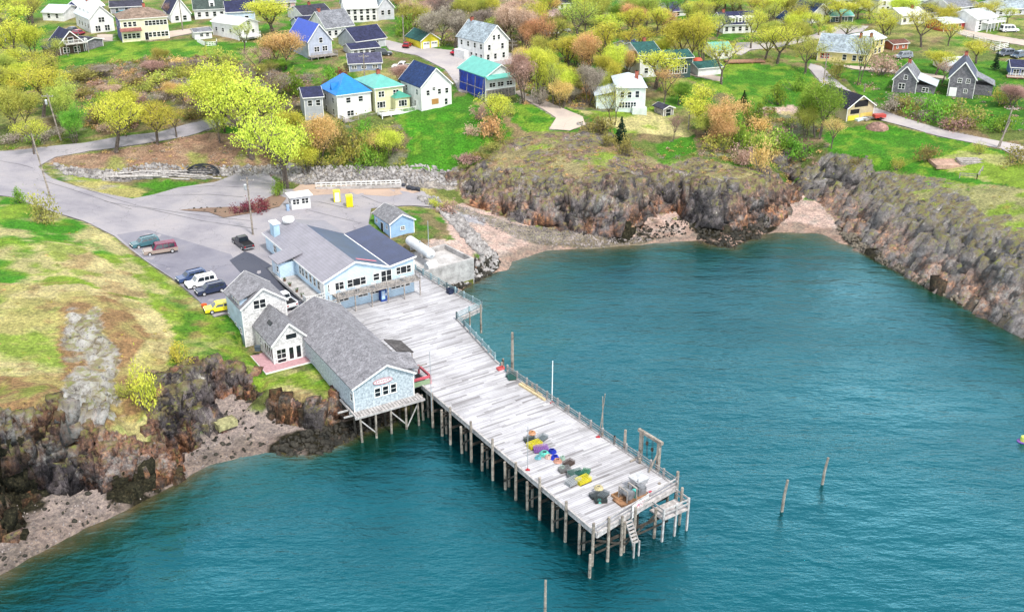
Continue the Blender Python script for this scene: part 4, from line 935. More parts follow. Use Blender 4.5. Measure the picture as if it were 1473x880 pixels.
slab('roof', [(VX,-o,E0+.13),(RW+o,-o,E0+.82),(RW+o,YW+.3,E0+.82),(VX,YW+.3,E0+.13)], ROOFN, rs)
slab('roof', [(PX,yb,PK+.02),(VX+.3,YW+.3,E0+.1),(VX+.3,RD+o,E0-.1),(PX*.8,RD+o,E0+1.48)], ROOFG, rs)
t = MB()
t.bar((-o,-o-.03,E0-o*sl+.1),(PX,-o-.03,PK+.1),.06,.26); t.bar((PX,-o-.03,PK+.1),(VX,-o-.03,E0+.2),.06,.26); t.bar((VX,-o-.03,E0+.2),(RW+o,-o-.03,E0+.9),.06,.26)
t.box(-.08,.08,-.05,.08,0,E0-.05); t.box(RW-.08,RW+.08,-.05,.08,0,E0+.7); t.bar((-o-.03,-o,E0-o*sl+.1),(-o-.03,RD+o,E0-o*sl+.1),.05,.22)
t.bar((VX,-o,E0+.32),(VX,YW,E0+.32),.16,.06); t.build('trim', WTRIM, rs)
sk = MB().add([(PX+.8,1.0,PK-.05),(VX-1.2,1.4,E0+.78),(VX-1.2,1.9,E0+.78),(PX+.8,1.5,PK-.05)], [(0,1,2,3)])
for v_ in range(len(sk.v)): x,y,z = sk.v[v_]; sk.v[v_] = (x,y,PK+.22-(x-PX)*(PK-E0-.1)/(VX-PX))
sk.build('pink_stripe', paint((.6,.18,.22)), rs)
for u, w in ((1.9,2.5),(5.3,3.0)): window(rs, 'F', RW, RD, u, 3.85, w, 1.15, 'triple')
window(rs, 'F', RW, RD, 8.6, 3.95, .95, 1.05, 'sash'); window(rs, 'F', RW, RD, 10.3, 3.75, 1.7, 1.75, 'pair'); window(rs, 'F', RW, RD, 13.3, 4.1, 2.5, 1.1, 'triple')
for u in (3.0,6.2,8.2,11.8,13.5): window(rs, 'F', RW, RD, u, 1.6, 1.5, .55, 'pair')
door(rs, 'F', RW, RD, 1.3, 2.75, .8, 1.9)
for i, u in enumerate((2.0,3.6,5.2,6.8,8.2,9.3)): window(rs, 'L', RW, RD, u, 3.8, .75, 1.25, 'sash')
door(rs, 'L', RW, RD, .8, 2.5, .9, 2.0)
for u in (16.2,20.2): window(rs, 'L', RW, RD, u, 3.7, 1.0, 1.1, 'cross')
# balcony with railing across the front, stairs to the deck
deckpart(rs, 1.2, RW+.1, -2.0, -.02, 2.75, 0, WOOD, 1.0, 2.4, RAILM, 'FR', 'balcony')
bst = MB()
for i in range(11): bst.box(-.2,1.1,-2.1-.28*i,-1.85-.28*i,2.6-.25*i,2.68-.25*i)
for x in (-.2,1.1): bst.bar((x,-1.9,2.6),(x,-5,-.1),.06,.25); bst.bar((x,-1.9,3.6),(x,-5,.9),.06,.08)
for i in range(0,11,2):
    for x in (-.2,1.1): bst.box(x-.04,x+.04,-2.0-.28*i,-1.92-.28*i,2.5-.25*i,3.55-.25*i)
bst.build('stairs', WOOD, rs)
# side porch and terrace along the drive
ent = MB().box(-2.7,0,11.2,14.4,2.0,4.7).build('porch_wall', BLUEW, rs)
slab('porch_roof', [(-3.1,10.8,4.75),(1.2,10.8,5.75),(1.2,14.8,5.75),(-3.1,14.8,4.75)], ROOFG, rs, .14)
window(rs, 'L', RW, RD, 12.0, 3.6, .6, .9, 'sash', None, 2.7)
door(rs, 'L', RW, RD, 13.3, 2.35, .9, 1.95, paint((.5,.6,.7)), 2.7, 'pale blue porch door')
MB().box(-3.0,0,-.1,RD+.3,1.9,2.32).build('terrace', CONC, rs)
tr = MB()
for a, b in (((-3,-.1),(0,-.1)),((-3,-.1),(-3,1.2))):
    a = Vector(a); b = Vector(b)
    for h in (.5,1.0): tr.bar((a.x,a.y,2.3+h),(b.x,b.y,2.3+h),.06,.08)
    for i in range(9): c = a.lerp(b,i/8); tr.box(c.x-.03,c.x+.03,c.y-.03,c.y+.03,2.3,3.3)
tr.build('terrace_railing', WTRIM, rs)
MB().box(.4,1.4,21.0,22.8,5.0,7.6).build('roof_duct_box', paint((.36,.52,.66)), rs, 'pale blue square box standing on the rear of the roof')
MB().box(.25,1.55,20.85,22.95,7.55,7.75).build('duct_lid', WHITE, rs)
vt = MB().lathe((3.9,23.4,5.9),[(.5,0),(.5,.7),(.95,.8),(1.0,1.2),(.95,1.55),(.3,1.7)],14).build('roof_vent_drum', WHITE, rs, 'white round ventilator drum on the rear of the roof', True)
LAND.append((500,380,'the pale blue restaurant'))
# things on the terrace and balcony
def rel(root, x, y, z): return root.matrix_basis @ Vector((x,y,z))
planter_m = MB().lathe((0,0,0),[(.16,0),(.24,.35)],10).mesh('pot', paint((.18,.10,.07)))
leafm = mat('planter_leaf', (.05,.12,.03), .8, None, 3)
# outdoor tables on the balcony
tm_ = MB().lathe((0,0,.68),[(.42,0),(.42,.05)],12).mesh('table_top', WHITE); tl_ = MB().tube((0,0,0),(0,0,.7),.04,.04,6).box(-.25,.25,-.04,.04,0,.04).box(-.04,.04,-.25,.25,0,.04).mesh('leg', METAL)
for i, (u, words) in enumerate(((2.6,'small round white cafe table at the stair end of the balcony'),(5.0,'small round white cafe table below the wide middle window'),(7.6,'small round white cafe table before the single small window'),(12.6,'small round white cafe table at the far right of the balcony'))):
    k = thing('cafe_table', words, 'table', rel(rs, u, -1.1, 2.75), RRZ, 'cafe tables on the restaurant balcony'); link('table_top', tm_, k); link('leg', tl_, k)
for i, (u, y, words) in enumerate(((-2.6,2.4,'dark pot standing at the near end of the terrace kerb'),(-2.6,4.6,'dark pot second from the near end of the terrace kerb'),(-2.6,7.4,'dark pot in the middle of the terrace kerb'),(-2.6,9.6,'dark pot beside the porch corner on the terrace kerb'))):
    k = thing('plant_pot', words, 'plant pot', rel(rs, u, y, 2.32), 0, 'pots on the terrace kerb'); link('pot', planter_m, k)
    f = MB()
    for q in range(24):
        a_ = rnd.uniform(0,6.28); l_ = rnd.uniform(.1,.3); z_ = rnd.uniform(.3,.65); f.cbox(l_*math.cos(a_),l_*math.sin(a_),z_,.12,.1,.02,a_,rnd.uniform(-1,1))
    f.build('leaves', leafm, k)
# blue drinks machine under the balcony
vm = thing('vending_machine', 'dark blue drinks machine standing under the restaurant balcony', 'vending machine', rel(rs, 9.3, -.5, 0), RRZ)
MB().box(-.5,.5,-.4,.4,0,1.9).build('cabinet', paint((.02,.06,.28)), vm); MB().box(-.4,.22,-.43,-.395,.35,1.8).build('front_panel', paint((.35,.55,.8)), vm); MB().box(.27,.42,-.43,-.395,.9,1.3).build('coin_panel', WHITE, vm)
for k_ in range(3): MB().cbox(-.1,-.44,1.5-.35*k_,.4,.02,.16,0,0,.6).build('stripe', paint((.75,.78,.85)), vm)

# ---------------------------------------------------------------- long shingled shed on the wharf
SA = at(510,590,DZ-.1); SRZ = R(31); SW = 8.3; SD = 24.3
sh = thing('wharf_shed', 'long shed with grey shingle roof and peeling pale blue gable end', 'shed', SA, SRZ)
PEEL = mat('peeling_blue', (.50,.56,.60), .85, 'block', 4.5, .4, .4, color2=(.22,.26,.29))
gable_y(sh, 0, SW, 0, SD, -.4, 3.1, 5.15, PEEL, GREYSH, .3, .16, 4.6)
# cross gable on the deck side near the front
cg = MB(); cg.extr([(SW-2.5,1.4,0),(SW-2.5,4.6,0),(SW-2.5,4.6,3.4),(SW-2.5,3.0,4.3),(SW-2.5,1.4,3.4)], (3.4,0,0)); cg.build('wall', PEEL, sh)
slab('dormer_roof', [(4.9,3.0,4.98),(SW+1.0,3.0,4.35),(SW+1.0,.2,3.25),(4.9,.2,4.6)], GREYSH, sh); slab('dormer_roof', [(4.9,3.0,4.98),(SW+1.0,3.0,4.35),(SW+1.0,5.4,3.3),(4.9,5.4,4.6)], GREYSH, sh)
slab('lean_to_roof', [(SW+.3,5.6,3.6),(SW+2.8,5.6,2.8),(SW+2.8,9.6,2.8),(SW+.3,9.6,3.6)], mat('dark_shingle', (.12,.11,.11), .9, 'shingle', 1.1, .3, .5), sh)
for y in (5.8,9.4): MB().box(SW+2.6,SW+2.72,y-.06,y+.06,0,2.8).build('post', WOOD, sh)
for u in (3.25,4.35,5.45): window(sh, 'F', SW, SD, u, 1.65, .72, 1.15, 'sash')
window(sh, 'L', SW, SD, .7, 1.6, .5, 1.0, 'sash')
sg = MB().lathe((0,0,0),[(1,0),(1,.05)],24).mesh('sign', paint((.75,.72,.74)))
o_ = link('sign_board', sg, sh, 'faded oval sign with red rim', (4.0,-.06,3.15)); o_.rotation_euler = (math.pi/2,0,0); o_.scale = (1.3,.34,1)
rim = MB()
for i in range(28):
    a_, b2_ = 2*math.pi*i/28, 2*math.pi*(i+1)/28; rim.bar((1.3*math.cos(a_),.0,.34*math.sin(a_)),(1.3*math.cos(b2_),0,.34*math.sin(b2_)),.05,.05)
ri = rim.build('rim', paint((.55,.12,.14)), sh); ri.location = (4.0,-.14,3.15)
def text(s, size, m, parent, loc, rot, name='lettering', ext=.01):
    cu = bpy.data.curves.new(name, 'FONT'); cu.body = s; cu.size = size; cu.extrude = ext; cu.align_x = 'CENTER'; cu.align_y = 'CENTER'
    t_ = bpy.data.objects.new('tmp', cu); COL.objects.link(t_); dg = bpy.context.evaluated_depsgraph_get(); dg.update()
    me_ = bpy.data.meshes.new_from_object(t_.evaluated_get(dg)); bpy.data.objects.remove(t_); me_.materials.clear(); me_.materials.append(m)
    o = link(name, me_, parent); o.location = loc; o.rotation_euler = rot; return o
lt = MB()
for i, x in enumerate((-.85,-.62,-.4,-.15,.08,.3,.55,.8)): lt.box(x-.05,x+.05,-.01,.01,-.12+.02*(i%2),.10)
lt.build('faded_lettering', paint((.42,.12,.16)), sh).location = (4.0,-.135,3.15)
text('PIARI.', .62, paint((.45,.02,.12)), sb, (SL/2,-.115,.42), (math.pi/2,0,0))
sm_ = MB()
for i in range(9): sm_.box(.35+i*.24,.5+i*.24,-.115,-.1,-.3+.03*(i%3),-.1)
sm_.build('small_lettering', paint((.25,.4,.38)), sb)
# pile work carrying the shed
for x in (.2,2.3,4.4,6.5,8.2):
    for y in (-1.2,.9,4.5,8.5): MB().tube((x+rnd.uniform(-.2,.2),y,-6.8),(x,y,-.45),.17,.14,7).build('pile', PILEM if y < 0 else PILE_SHADE, sh)
bm_ = MB().bar((-.5,-1.3,-.45),(9.2,-1.3,-.45),.2,.28).bar((-.5,.6,-.6),(9.2,.6,-.6),.2,.28).bar((-1.6,-.3,-.45),(.2,-.3,-.45),.15,.2).bar((-1.8,1.2,-.45),(.2,1.2,-.45),.15,.2).bar((-.3,-1.4,-.3),(-.3,4,-.3),.2,.25)
for x in (.2,4.4): bm_.bar((x,-1.2,-.9),(x+2.1,-1.2,-3.4),.06,.15)
bm_.bar((8.2,-1.2,-.9),(6.5,-1.2,-4),.06,.15)
for i in range(22): bm_.box(-.1+i*.42,.24+i*.42,-1.2,-.02,-.3,-.24)
bm_.build('walkway_beams', mat('pale_timber', (.5,.47,.46)), sh)
LAND.append((540,520,'the long grey wharf shed'))
# red framed hoist beside the shed
REDP = paint((.55,.10,.13), var=.3)
hp_ = at(603,556,DZ); hs = thing('boat_hoist', 'red framed loading hoist over a dark gap beside the wharf shed', 'hoist', hp_+Vector((-.4,0,0)), SRZ)
f = MB()
for x in (-1.4,2.0):
    f.bar((x,-.2,1.1),(x,3.2,1.1),.25,.3)
for y in (-.2,3.2): f.bar((-1.4,y,1.1),(2.0,y,1.1),.25,.3)
f.build('frame', REDP, hs); l = MB()
for x in (-1.4,2.0):
    for y in (-.2,3.2): l.box(x-.1,x+.1,y-.1,y+.1,-.3,1.0)
l.build('leg', REDP, hs); MB().box(-1.25,1.85,-.05,3.05,.02,.06).build('dark_hatch', DARKIN, hs)
MB().tube((.3,1.5,0),(.3,1.5,2.0),.1,.08).bar((.3,1.5,2.0),(1.9,.4,2.7),.12,.14).bar((-.8,2.6,.1),(.3,1.5,1.7),.1,.1).build('jib', WOOD, hs)
MB().box(-1.3,1.9,-.32,-.28,.1,.8).build('side_panel', paint((.22,.30,.18)), hs)

# ---------------------------------------------------------------- white shingled sea house
HA = at(395,524,6.1); HRZ = R(32); 
SHW = mat('white_shingle_wall', (.78,.77,.77), .85, 'shingle', 1.6, .12, .3); SIDE_SHADE = mat('shaded_side_wall', (.42,.52,.64), .8, 'siding', 1, .15, .3)  # second wall tone has the shade of the left side in its colour
wh = thing('seaside_house', 'white shingled house with glass doors on the cliff beside the wharf', 'house', HA, HRZ)
gable_y(wh, 0, 4.9, 0, 9.5, -1.5, 3.0, 5.5, SHW, GREYSH, .3)
M0 = wh.matrix_basis.inverted() @ at(352.8,489.5,7.0)
mx0, my0, mz0 = M0.x, M0.y, M0.z
me0 = zup(at(352.8,489.5,7.0),344,435.5)+mz0
bx1 = mx0+6.4; by1 = my0+7.0; me0 = 11.9-6.1
gable_y(wh, mx0, bx1, my0, by1, -1.5, me0, me0+2.3, SHW, GREYSH, .3, .16, mx0+3.2, True, 'main_wall')
MB().box(mx0-.03,mx0-.004,my0+.02,by1,-1.5,me0-.1).build('blue_side_sheet', SIDE_SHADE, wh)  # thin blue-grey sheet paints shade onto the white left wall
dm = MB().box(mx0+.02,mx0+2.3,my0+.6,my0+4.2,me0-.2,me0+1.05).build('dormer', SIDE_SHADE, wh)
slab('dormer_roof', [(mx0-.3,my0+.3,me0+.95),(mx0+3.0,my0+.3,me0+2.15),(mx0+3.0,my0+4.5,me0+2.15),(mx0-.3,my0+4.5,me0+.95)], GREYSH, wh, .12)
for u in (my0+1.2,my0+2.2,my0+3.3): window(wh, 'L', 0, 0, u, me0+.35, .55, .8, 'sash', None, -mx0)
window(wh, 'F', 0, 0, mx0+2.6, me0+.1, 1.7, 1.25, 'pair', None, -my0)
for u, zz in ((1.3,1.9),(3.5,1.9),(6.5,2.1)): window(wh, 'L', 0, 0, my0+u, zz, .6, .8, 'sash', None, .03-mx0)
window(wh, 'F', 4.9, 9.5, 1.1, 1.35, 1.25, 1.35, 'cross'); window(wh, 'F', 4.9, 9.5, 1.1, .3, 1.2, .45, 'thin')
for u in (2.5,3.55): door(wh, 'F', 4.9, 9.5, u, .0, .85, 2.15, WHITE, 0, None, True)
window(wh, 'F', 4.9, 9.5, 2.7, 3.6, 1.5, .75, 'thin')
for u in (.6,1.4,2.2,3.0): window(wh, 'L', 4.9, 9.5, u, 1.3, .6, 1.5, 'thin')
window(wh, 'L', 4.9, 9.5, 5.0, 1.6, .5, .8, 'sash')
def roofplane(x): return 5.5+.19-(abs(x-2.45))*(2.5/2.45)
for (xa,xb,ya,yb_) in ((.95,1.35,3.2,4.6),(3.3,3.7,5.6,7.2)):
    s_ = MB(); s_.add([(xa,ya,roofplane(xa)+.08),(xb,ya,roofplane(xb)+.08),(xb,yb_,roofplane(xb)+.08),(xa,yb_,roofplane(xa)+.08),(xa,ya,roofplane(xa)-.05),(xb,ya,roofplane(xb)-.05),(xb,yb_,roofplane(xb)-.05),(xa,yb_,roofplane(xa)-.05)],[(0,1,2,3),(4,7,6,5),(0,4,5,1),(1,5,6,2),(2,6,7,3),(3,7,4,0)]).build('skylight', GLASS, wh)
LAND.append((400,480,'the white seaside house'))
pt_ = thing('patio', 'pink brick patio laid round the front of the white seaside house', 'patio', HA, HRZ)
MB().poly([(-1.9,-1.9),(6.9,-1.9),(6.9,-.03),(-.03,-.03),(-.03,4.2),(-1.9,4.2)], -1.2, .03).build('paving', mat('pink_paving', (.46,.27,.29), .9, 'block', 3, .15, .2), pt_)
MB().box(-1.95,6.95,-1.96,-1.9,-1.2,.06).box(-1.96,-1.9,-1.9,4.2,-1.2,.06).build('kerb', WTRIM, pt_)
o = MB().box(-.35,.35,-.3,.3,0,.6).box(-.4,.4,-.35,.35,.58,.68).build('storage_box', paint((.06,.08,.10))); o.location = at(371,504,6.9); tag(o, 'small dark storage box beside the seaside house wall', 'box')
# ---------------------------------------------------------------- blue shed, ticket booth, concrete tank
def q(px, py): return gp(px, py)
r, W, D_, he, hp = house('blue_shed', 'pale blue shed with grey shingle roof beside the white tank', (562,343), (596,336), 6.6, 21, 10, ('gy',1.3), siding((.30,.46,.66),'vert'), shing((.27,.27,.29),1.3), [('F',[.52],.55,.7,.55,'cross'),('L',[.2,.85],.62,.6,.6,'cross')], cat='shed', mark='the small blue shed', o=.3)
door(r, 'L', W, D_, D_*.5, .05, .9, 1.9, DARKIN)
bt = thing('ticket_booth', 'small white booth with flat roof and wrap-round windows in the lot', 'booth', q(420,302.5), R(25))
MB().box(0,3.6,0,2.3,-.3,2.45).build('wall', siding((.68,.68,.70)), bt); MB().box(-.4,4.0,-.4,2.7,2.46,2.66).build('roof', WHITE, bt)
for u in (.9,2.6): window(bt, 'F', 3.6, 2.3, u, 1.5, 1.2, .95, 'pair')
for u in (1.15,): window(bt, 'L', 3.6, 2.3, u, 1.5, 1.5, .95, 'pair')
MB().box(-1.0,-.5,-.3,.2,0,1.2).build('side_sign', paint((.3,.42,.6)), bt)
LAND.append((424,288,'the white ticket booth'))
def cabinet(px, py, label, doorm):
    t_ = thing('yellow_cabinet', label, 'cabinet', q(px, py), R(15), 'tall yellow cabinets on the lot')
    b_ = MB().box(-.6,.6,-.6,.6,0,2.1).build('cabin', paint((.75,.66,.02)), t_); MB().box(-.42,.42,-.64,-.595,.15,1.95).build('door', doorm, t_)
    MB().box(-.64,.64,-.64,.64,2.1,2.22).box(-.5,.5,-.5,.5,2.22,2.3).build('roof', paint((.78,.7,.1)), t_); MB().box(-.7,.7,-.7,.7,-.1,.06).build('skid', DWOOD, t_)
cabinet(485,290,'tall yellow cabinet with a white door, nearer the ticket booth', WHITE)
cabinet(503,297,'all yellow tall cabinet, nearer the blue shed', paint((.72,.6,.01)))
# concrete containment with tanks
TA = at(610,391,6.4); TB = at(681.6,371,6.4); v = TB-TA; TW = v.xy.length
ct = thing('concrete_basin', 'square concrete basin wall round the white storage tank at the shore', 'tank basin', (TA.x,TA.y,0), math.atan2(v.y,v.x))
TDp = 8.6
MB().box(0,TW,0,.4,-.5,6.4).box(0,TW,TDp-.4,TDp,-.5,6.4).box(0,.4,.4,TDp-.4,-.5,6.4).box(TW-.4,TW,.4,TDp-.4,-.5,6.4).build('basin_wall', CONC, ct)
MB().box(.4,TW-.4,.4,TDp-.4,-.5,5.5).build('basin_floor', mat('pale_concrete', (.52,.5,.49), .9, None, .6, .25, .2), ct)
MB().box(.5,TW-.2,-.06,-.004,.5,2.6).build('algae_band', mat('algae', (.16,.17,.03), .9, None, 2, .5, .4), ct)
def tank(loc, rz, label, L_, r_):
    t_ = thing('storage_tank', label, 'tank', loc, rz); b = MB(); n = 16
    prof = [(-L_/2-r_*.45,0.05),(-L_/2-r_*.3,r_*.6),(-L_/2,r_*.96),(-L_/2+.1,r_),(L_/2-.1,r_),(L_/2,r_*.96),(L_/2+r_*.3,r_*.6),(L_/2+r_*.45,.05)]
    vs = [];
    for y, rr in prof:
        for i in range(n): a = 2*math.pi*i/n; vs.append((rr*math.cos(a), y, r_+.3+rr*math.sin(a)))
    fs = [(j*n+i, j*n+(i+1)%n, (j+1)*n+(i+1)%n, (j+1)*n+i) for j in range(len(prof)-1) for i in range(n)]+[tuple(range(n)), tuple(range((len(prof)-1)*n, len(prof)*n))]
    b.add(vs, fs).build('tank_body', paint((.66,.68,.70)), t_, smooth=True)
    for y in (-L_*.3, L_*.3): MB().box(-r_*.8,r_*.8,y-.15,y+.15,0,.6).build('saddle', CONC, t_)
    MB().tube((0,0,r_*2+.2),(0,0,r_*2+.6),.15,.15,8).build('hatch', METAL, t_)
M_ = ct.matrix_basis
_t0, _t1 = at(586,352,6.6), at(624,378,6.6)
tank((_t0+_t1)/2+Vector((0,0,.0)), math.atan2((_t1-_t0).y,(_t1-_t0).x)+math.pi/2, 'long white horizontal storage tank lying over the basin edge', (_t1-_t0).length*.8, .85)
o = thing('white_equipment_box', 'white boxy cover at the near end of the storage tank', 'equipment box', M_ @ Vector((2.4,1.6,5.5)), ct.rotation_euler.z)
MB().box(-.9,.9,-.7,.7,0,1.3).build('housing', WHITE, o); MB().add([(-.95,-.75,1.3),(.95,-.75,1.3),(.95,.75,1.3),(-.95,.75,1.3),(-.95,0,1.7),(.95,0,1.7)],[(0,1,5,4),(2,3,4,5),(1,2,5),(3,0,4)]).build('lid', WHITE, o)
pole(617,366,318,6.5,.06,'thin post carrying a small blue lamp beside the basin','lamp_post',m=METAL)
LAND.append((645,365,'the concrete basin'))
# guard fence behind the lot
ga, gb = q(455,272), q(577,272.5)
gf = thing('guard_rail', 'long white guard rail along the rear of the lot', 'fence', ga, math.atan2((gb-ga).y,(gb-ga).x)); GL = (gb-ga).xy.length
MB().box(0,GL,-.05,.05,1.15,1.3).box(0,GL,-.05,.05,.7,.8).build('rail', WTRIM, gf); MB().box(0,GL,-.25,-.07,-.2,.45).build('base_board', CONC, gf)
for i in range(18): MB().box(GL*i/17-.06,GL*i/17+.06,-.06,.06,-.2,1.2).build('post', WTRIM, gf)
# sea wall under the restaurant side terrace and drive end
# ---------------------------------------------------------------- town houses
WS = siding((.74,.74,.73)); CREAM = siding((.74,.70,.48)); LBLUE = siding((.50,.60,.72)); GREYW = siding((.36,.36,.40)); BRN = siding((.10,.07,.055)); TAN = siding((.38,.31,.22)); PYEL = siding((.66,.66,.40)); MINT = siding((.60,.68,.64)); NAVYW = siding((.08,.09,.22)); DKG = siding((.05,.09,.09)); PINKW = siding((.62,.42,.40)); REDW = siding((.42,.05,.05)); YELW = siding((.72,.60,.28)); YG = siding((.74,.66,.05))
SHG = shing((.24,.23,.26),.9)
RGREY = shing((.26,.27,.30),.8); RDK = shing((.06,.06,.09),.8); RNAVY = shing((.035,.04,.10),.8); RBLU = seam((.015,.06,.42)); RBLUS = seam((.01,.20,.62)); RTEAL = seam((.12,.42,.36)); RGRN = shing((.03,.12,.11),.8); RBRN = shing((.30,.22,.17),.8); RLB = shing((.38,.45,.50),.7); RNB = shing((.02,.05,.16),.8); RPINK = shing((.55,.40,.40),.8); RMET = seam((.52,.58,.64)); RPUR = shing((.12,.10,.28),.8); RWHT = seam((.66,.68,.72)); RBGREEN = seam((.10,.34,.27))
f3 = lambda n: [(i+.5)/n for i in range(n)]
# upper left
house('house','grey house with pale blue roof half hidden by trees, top left corner',(63,30),(92,31),9,12,10,'gx',WS,RMET,[('F',[.3,.7],.6,.9,1.2)],mark='the half hidden top left house')
house('house','small white roofed house peeking over the tree line near the top left',(98,22),(118,25),8,12,8,'gy',NAVYW,RWHT,[('F',[.5],.6,.9,1.1)])
r,W,D,he,hp = house('house','white gabled house with blue grey roof and small dormers, top left',(132,49),(165,47),14,22,15,'gy',WS,RMET,[('F',[.3,.7],.3,1.3,1.5,'pair'),('F',[.5],.85,1.6,1.3,'pair'),('L',[.15,.35,.55,.75],.45,.9,1.2)],chim=[(.5,.8)],Lc=(105,40),mark='the white top left gabled house')
for y in (3,7,11): MB().box(W*.12,W*.42,y-.8,y+.8,he-.2,he+1.6).build('dormer',WS,r)
r,W,D,he,hp = house('house','dark brown cottage with navy roof, dormer and porch posts, left hillside',(88,80),(122,76),8,16,15,'gy',BRN,RNAVY,[('F',[.5],1.25,1.3,1.4),('F',[.25,.7],.4,1.4,1.3,'pair')],mark='the dark brown cottage')
deckpart(r,1,W+.5,-2.2,-.02,2.9,-1,WOOD,1.0,2.5,WTRIM,'FLR','porch'); MB().box(-3,-.02,0,5,-1,1.8).build('side_porch',BRN,r); slab('side_roof',[(-3.4,-.3,1.85),(0,-.3,2.9),(0,5.3,2.9),(-3.4,5.3,1.85)],RNAVY,r)
house('garden_shed','small brown shed with dark flat roof beside the dark brown cottage',(124,73),(149,68),5,12,3,'gy',SHG,RDK,[],cat='shed')
r,W,D,he,hp = house('house','large cream two storey house with brown hip roof and blue side, upper left',(177,62),(244,60),10,33,15,'hip',CREAM,RBRN,[('F',[.07,.16,.25,.34,.6,.69,.78,.87,.95],.27,.85,1.2),('F',[.1,.2,.3,.55,.63,.71,.79,.87,.95],.78,.85,1.2),('L',[.3,.7],.7,.8,1.1)],chim=[(.6,.6)],Lc=(161,51),mark='the big cream house')
MB().box(-.03,-.004,.1,D-.1,-2,he-.1).build('blue_side_sheet',NAVYW,r); slab('porch_roof',[(-.4,-1.6,he*.5),(W*.42,-1.6,he*.5),(W*.42,0,he*.6),(-.4,0,he*.6)],shing((.35,.14,.12)),r); door(r,'F',W,D,W*.52,.3,.9,2,DARKIN)
deckpart(r,W*.35,W*1.05,-3,-.7,-.2,-2.5,WOOD,.9,2,DWOOD,'F','deck')
house('house','grey house with large navy roof and white side wall, top edge left of centre',(247,33),(275,31),14,13,19,'gy',WS,RNAVY,[('F',[.3,.7],.45,1.0,1.3)],mark='the navy roofed top house')
r,W,D,he,hp=house('house','white house with dark green roof and dormer at the top edge',(281,29),(325,27),8,15,15,'gx',WS,shing((.08,.11,.10)),[('F',[.15,.4,.65,.88],.5,.9,1.3)],chim=[(.8,.5)])
MB().box(W*.5,W*.68,.6,3,he,he+2).build('dormer',WS,r); window(r,'F',W,D,W*.59,he+1,.9,1.2,'sash',None,-.6)
r,W,D,he,hp = house('house','white cottage with snow white roof and small rear deck, upper left',(307,51),(345,57),7,20,9,'gx',WS,RWHT,[('F',[.15,.4,.68],.5,.8,1.0),('R',[.3,.7],.4,.9,1.1),('R',[.5],1.05,1.2,.9)],mark='the white roofed cottage')
deckpart(r,W,W+3,-.5,5,.9,-1.5,WTRIM,.9,1.5,WTRIM,'FR','deck')
house('garden_shed','small white garden shed with grey roof beside the white roofed cottage',(281,57),(305,55),4,10,3,'gx',WS,RGREY,[('F',[.4,.75],.55,.9,.8)],cat='shed')
house('house','blue grey house with dark roof at the top edge behind yellow trees',(328,38),(368,36),9,20,14,'gx',LBLUE,RNAVY,[('F',[.15,.4,.7],.5,1,1.4)],mark='the blue grey top house')
# centre left
r,W,D,he,hp = house('house','grey blue house with bright royal blue metal roof facing the wooded bank',(445,85),(478,80),12,25,20,'gy',siding((.42,.46,.56)),RBLU,[('F',[.55],1.0,.9,1.2),('F',[.35,.7],.5,1.3,1.2,'pair')],Lc=(424,76),mark='the royal blue roofed house')
deckpart(r,-.5,W+.5,-2.4,-.02,.8,-2.5,WOOD,.9,1.8,WOOD,'FR','deck')
house('house','white house with long grey roof behind the royal blue roofed one',(470,57),(509,52),10,16,22,'gx',WS,RGREY,[('F',[.12,.35,.6,.8],.5,.9,1.3),('L',[.5],.9,.9,1.2)],chim=[(.1,.5)],mark='the long grey roofed white house')
house('house','dark roofed building at the back of the upper lane',(437,34),(478,30),12,11,12,'gx',WS,RDK,[('F',[.3,.7],.5,1,1.2)],chim=[(.5,.5)])
house('house','small dark navy roofed house tucked beside yellow trees behind the lane',(432,44),(455,42),8,8,10,'gx',LBLUE,RNAVY,[('F',[.5],.5,.9,1)])
house('house','low grey gabled house with wide black navy roof on the upper lane',(513,72),(555,66),9,12,18,'gx',siding((.50,.52,.54)),RNAVY,[('F',[.3,.7],.5,1,1.2)],mark='the wide navy roofed house')
house('workshop','long low white workshop with dark roof above the slate blue one',(506,81),(546,77),6,9,7,'gx',WS,RNAVY,[('F',[.15,.35,.55,.75,.9],.55,1.0,.8)],cat='workshop')
house('workshop','long low slate blue workshop with dark roof and small white windows',(503,104),(549,102),7,12,13,'gx',siding((.26,.30,.40)),shing((.10,.10,.17)),[('F',[.15,.45,.8],.55,1.1,.7,'pair')],cat='workshop',mark='the slate blue workshop')
house('house','tall white farmhouse with pale roof at the top edge, left of its twin',(498,33),(543,31),11,20,18,'gx',WS,RMET,[('F',f3(5),.3,.9,1.4),('F',f3(5),.75,.9,1.3)],chim=[(.3,.5)],mark='the tall top farmhouse')
house('house','white house with grey gable at the top edge, right of the tall farmhouse',(544,30),(567,28),10,18,13,'gy',siding((.55,.56,.60)),RLB,[('F',[.3,.7],.6,.9,1.3)])
r,W,D,he,hp = house('garage','bright yellow double garage with dark green roof',(606,71),(632,68),8.5,12,9,'gy',YG,RGRN,[],cat='garage',mark='the yellow garage')
for u in (.28,.72): g_=MB().box(-W*.18,W*.18,-.05,.02,0,he*.8).build('garage_door',WHITE,r); g_.location=(W*u,0,0); [MB().box(W*u-W*.15+i*W*.075,W*u-W*.15+i*W*.075+W*.055,-.07,-.045,he*.52,he*.66).build('door_window',GLASS,g_) and None for i in range(0)]; window(g_,'F',0,0,0,he*.6,W*.28,.35,'pair',None,.06)
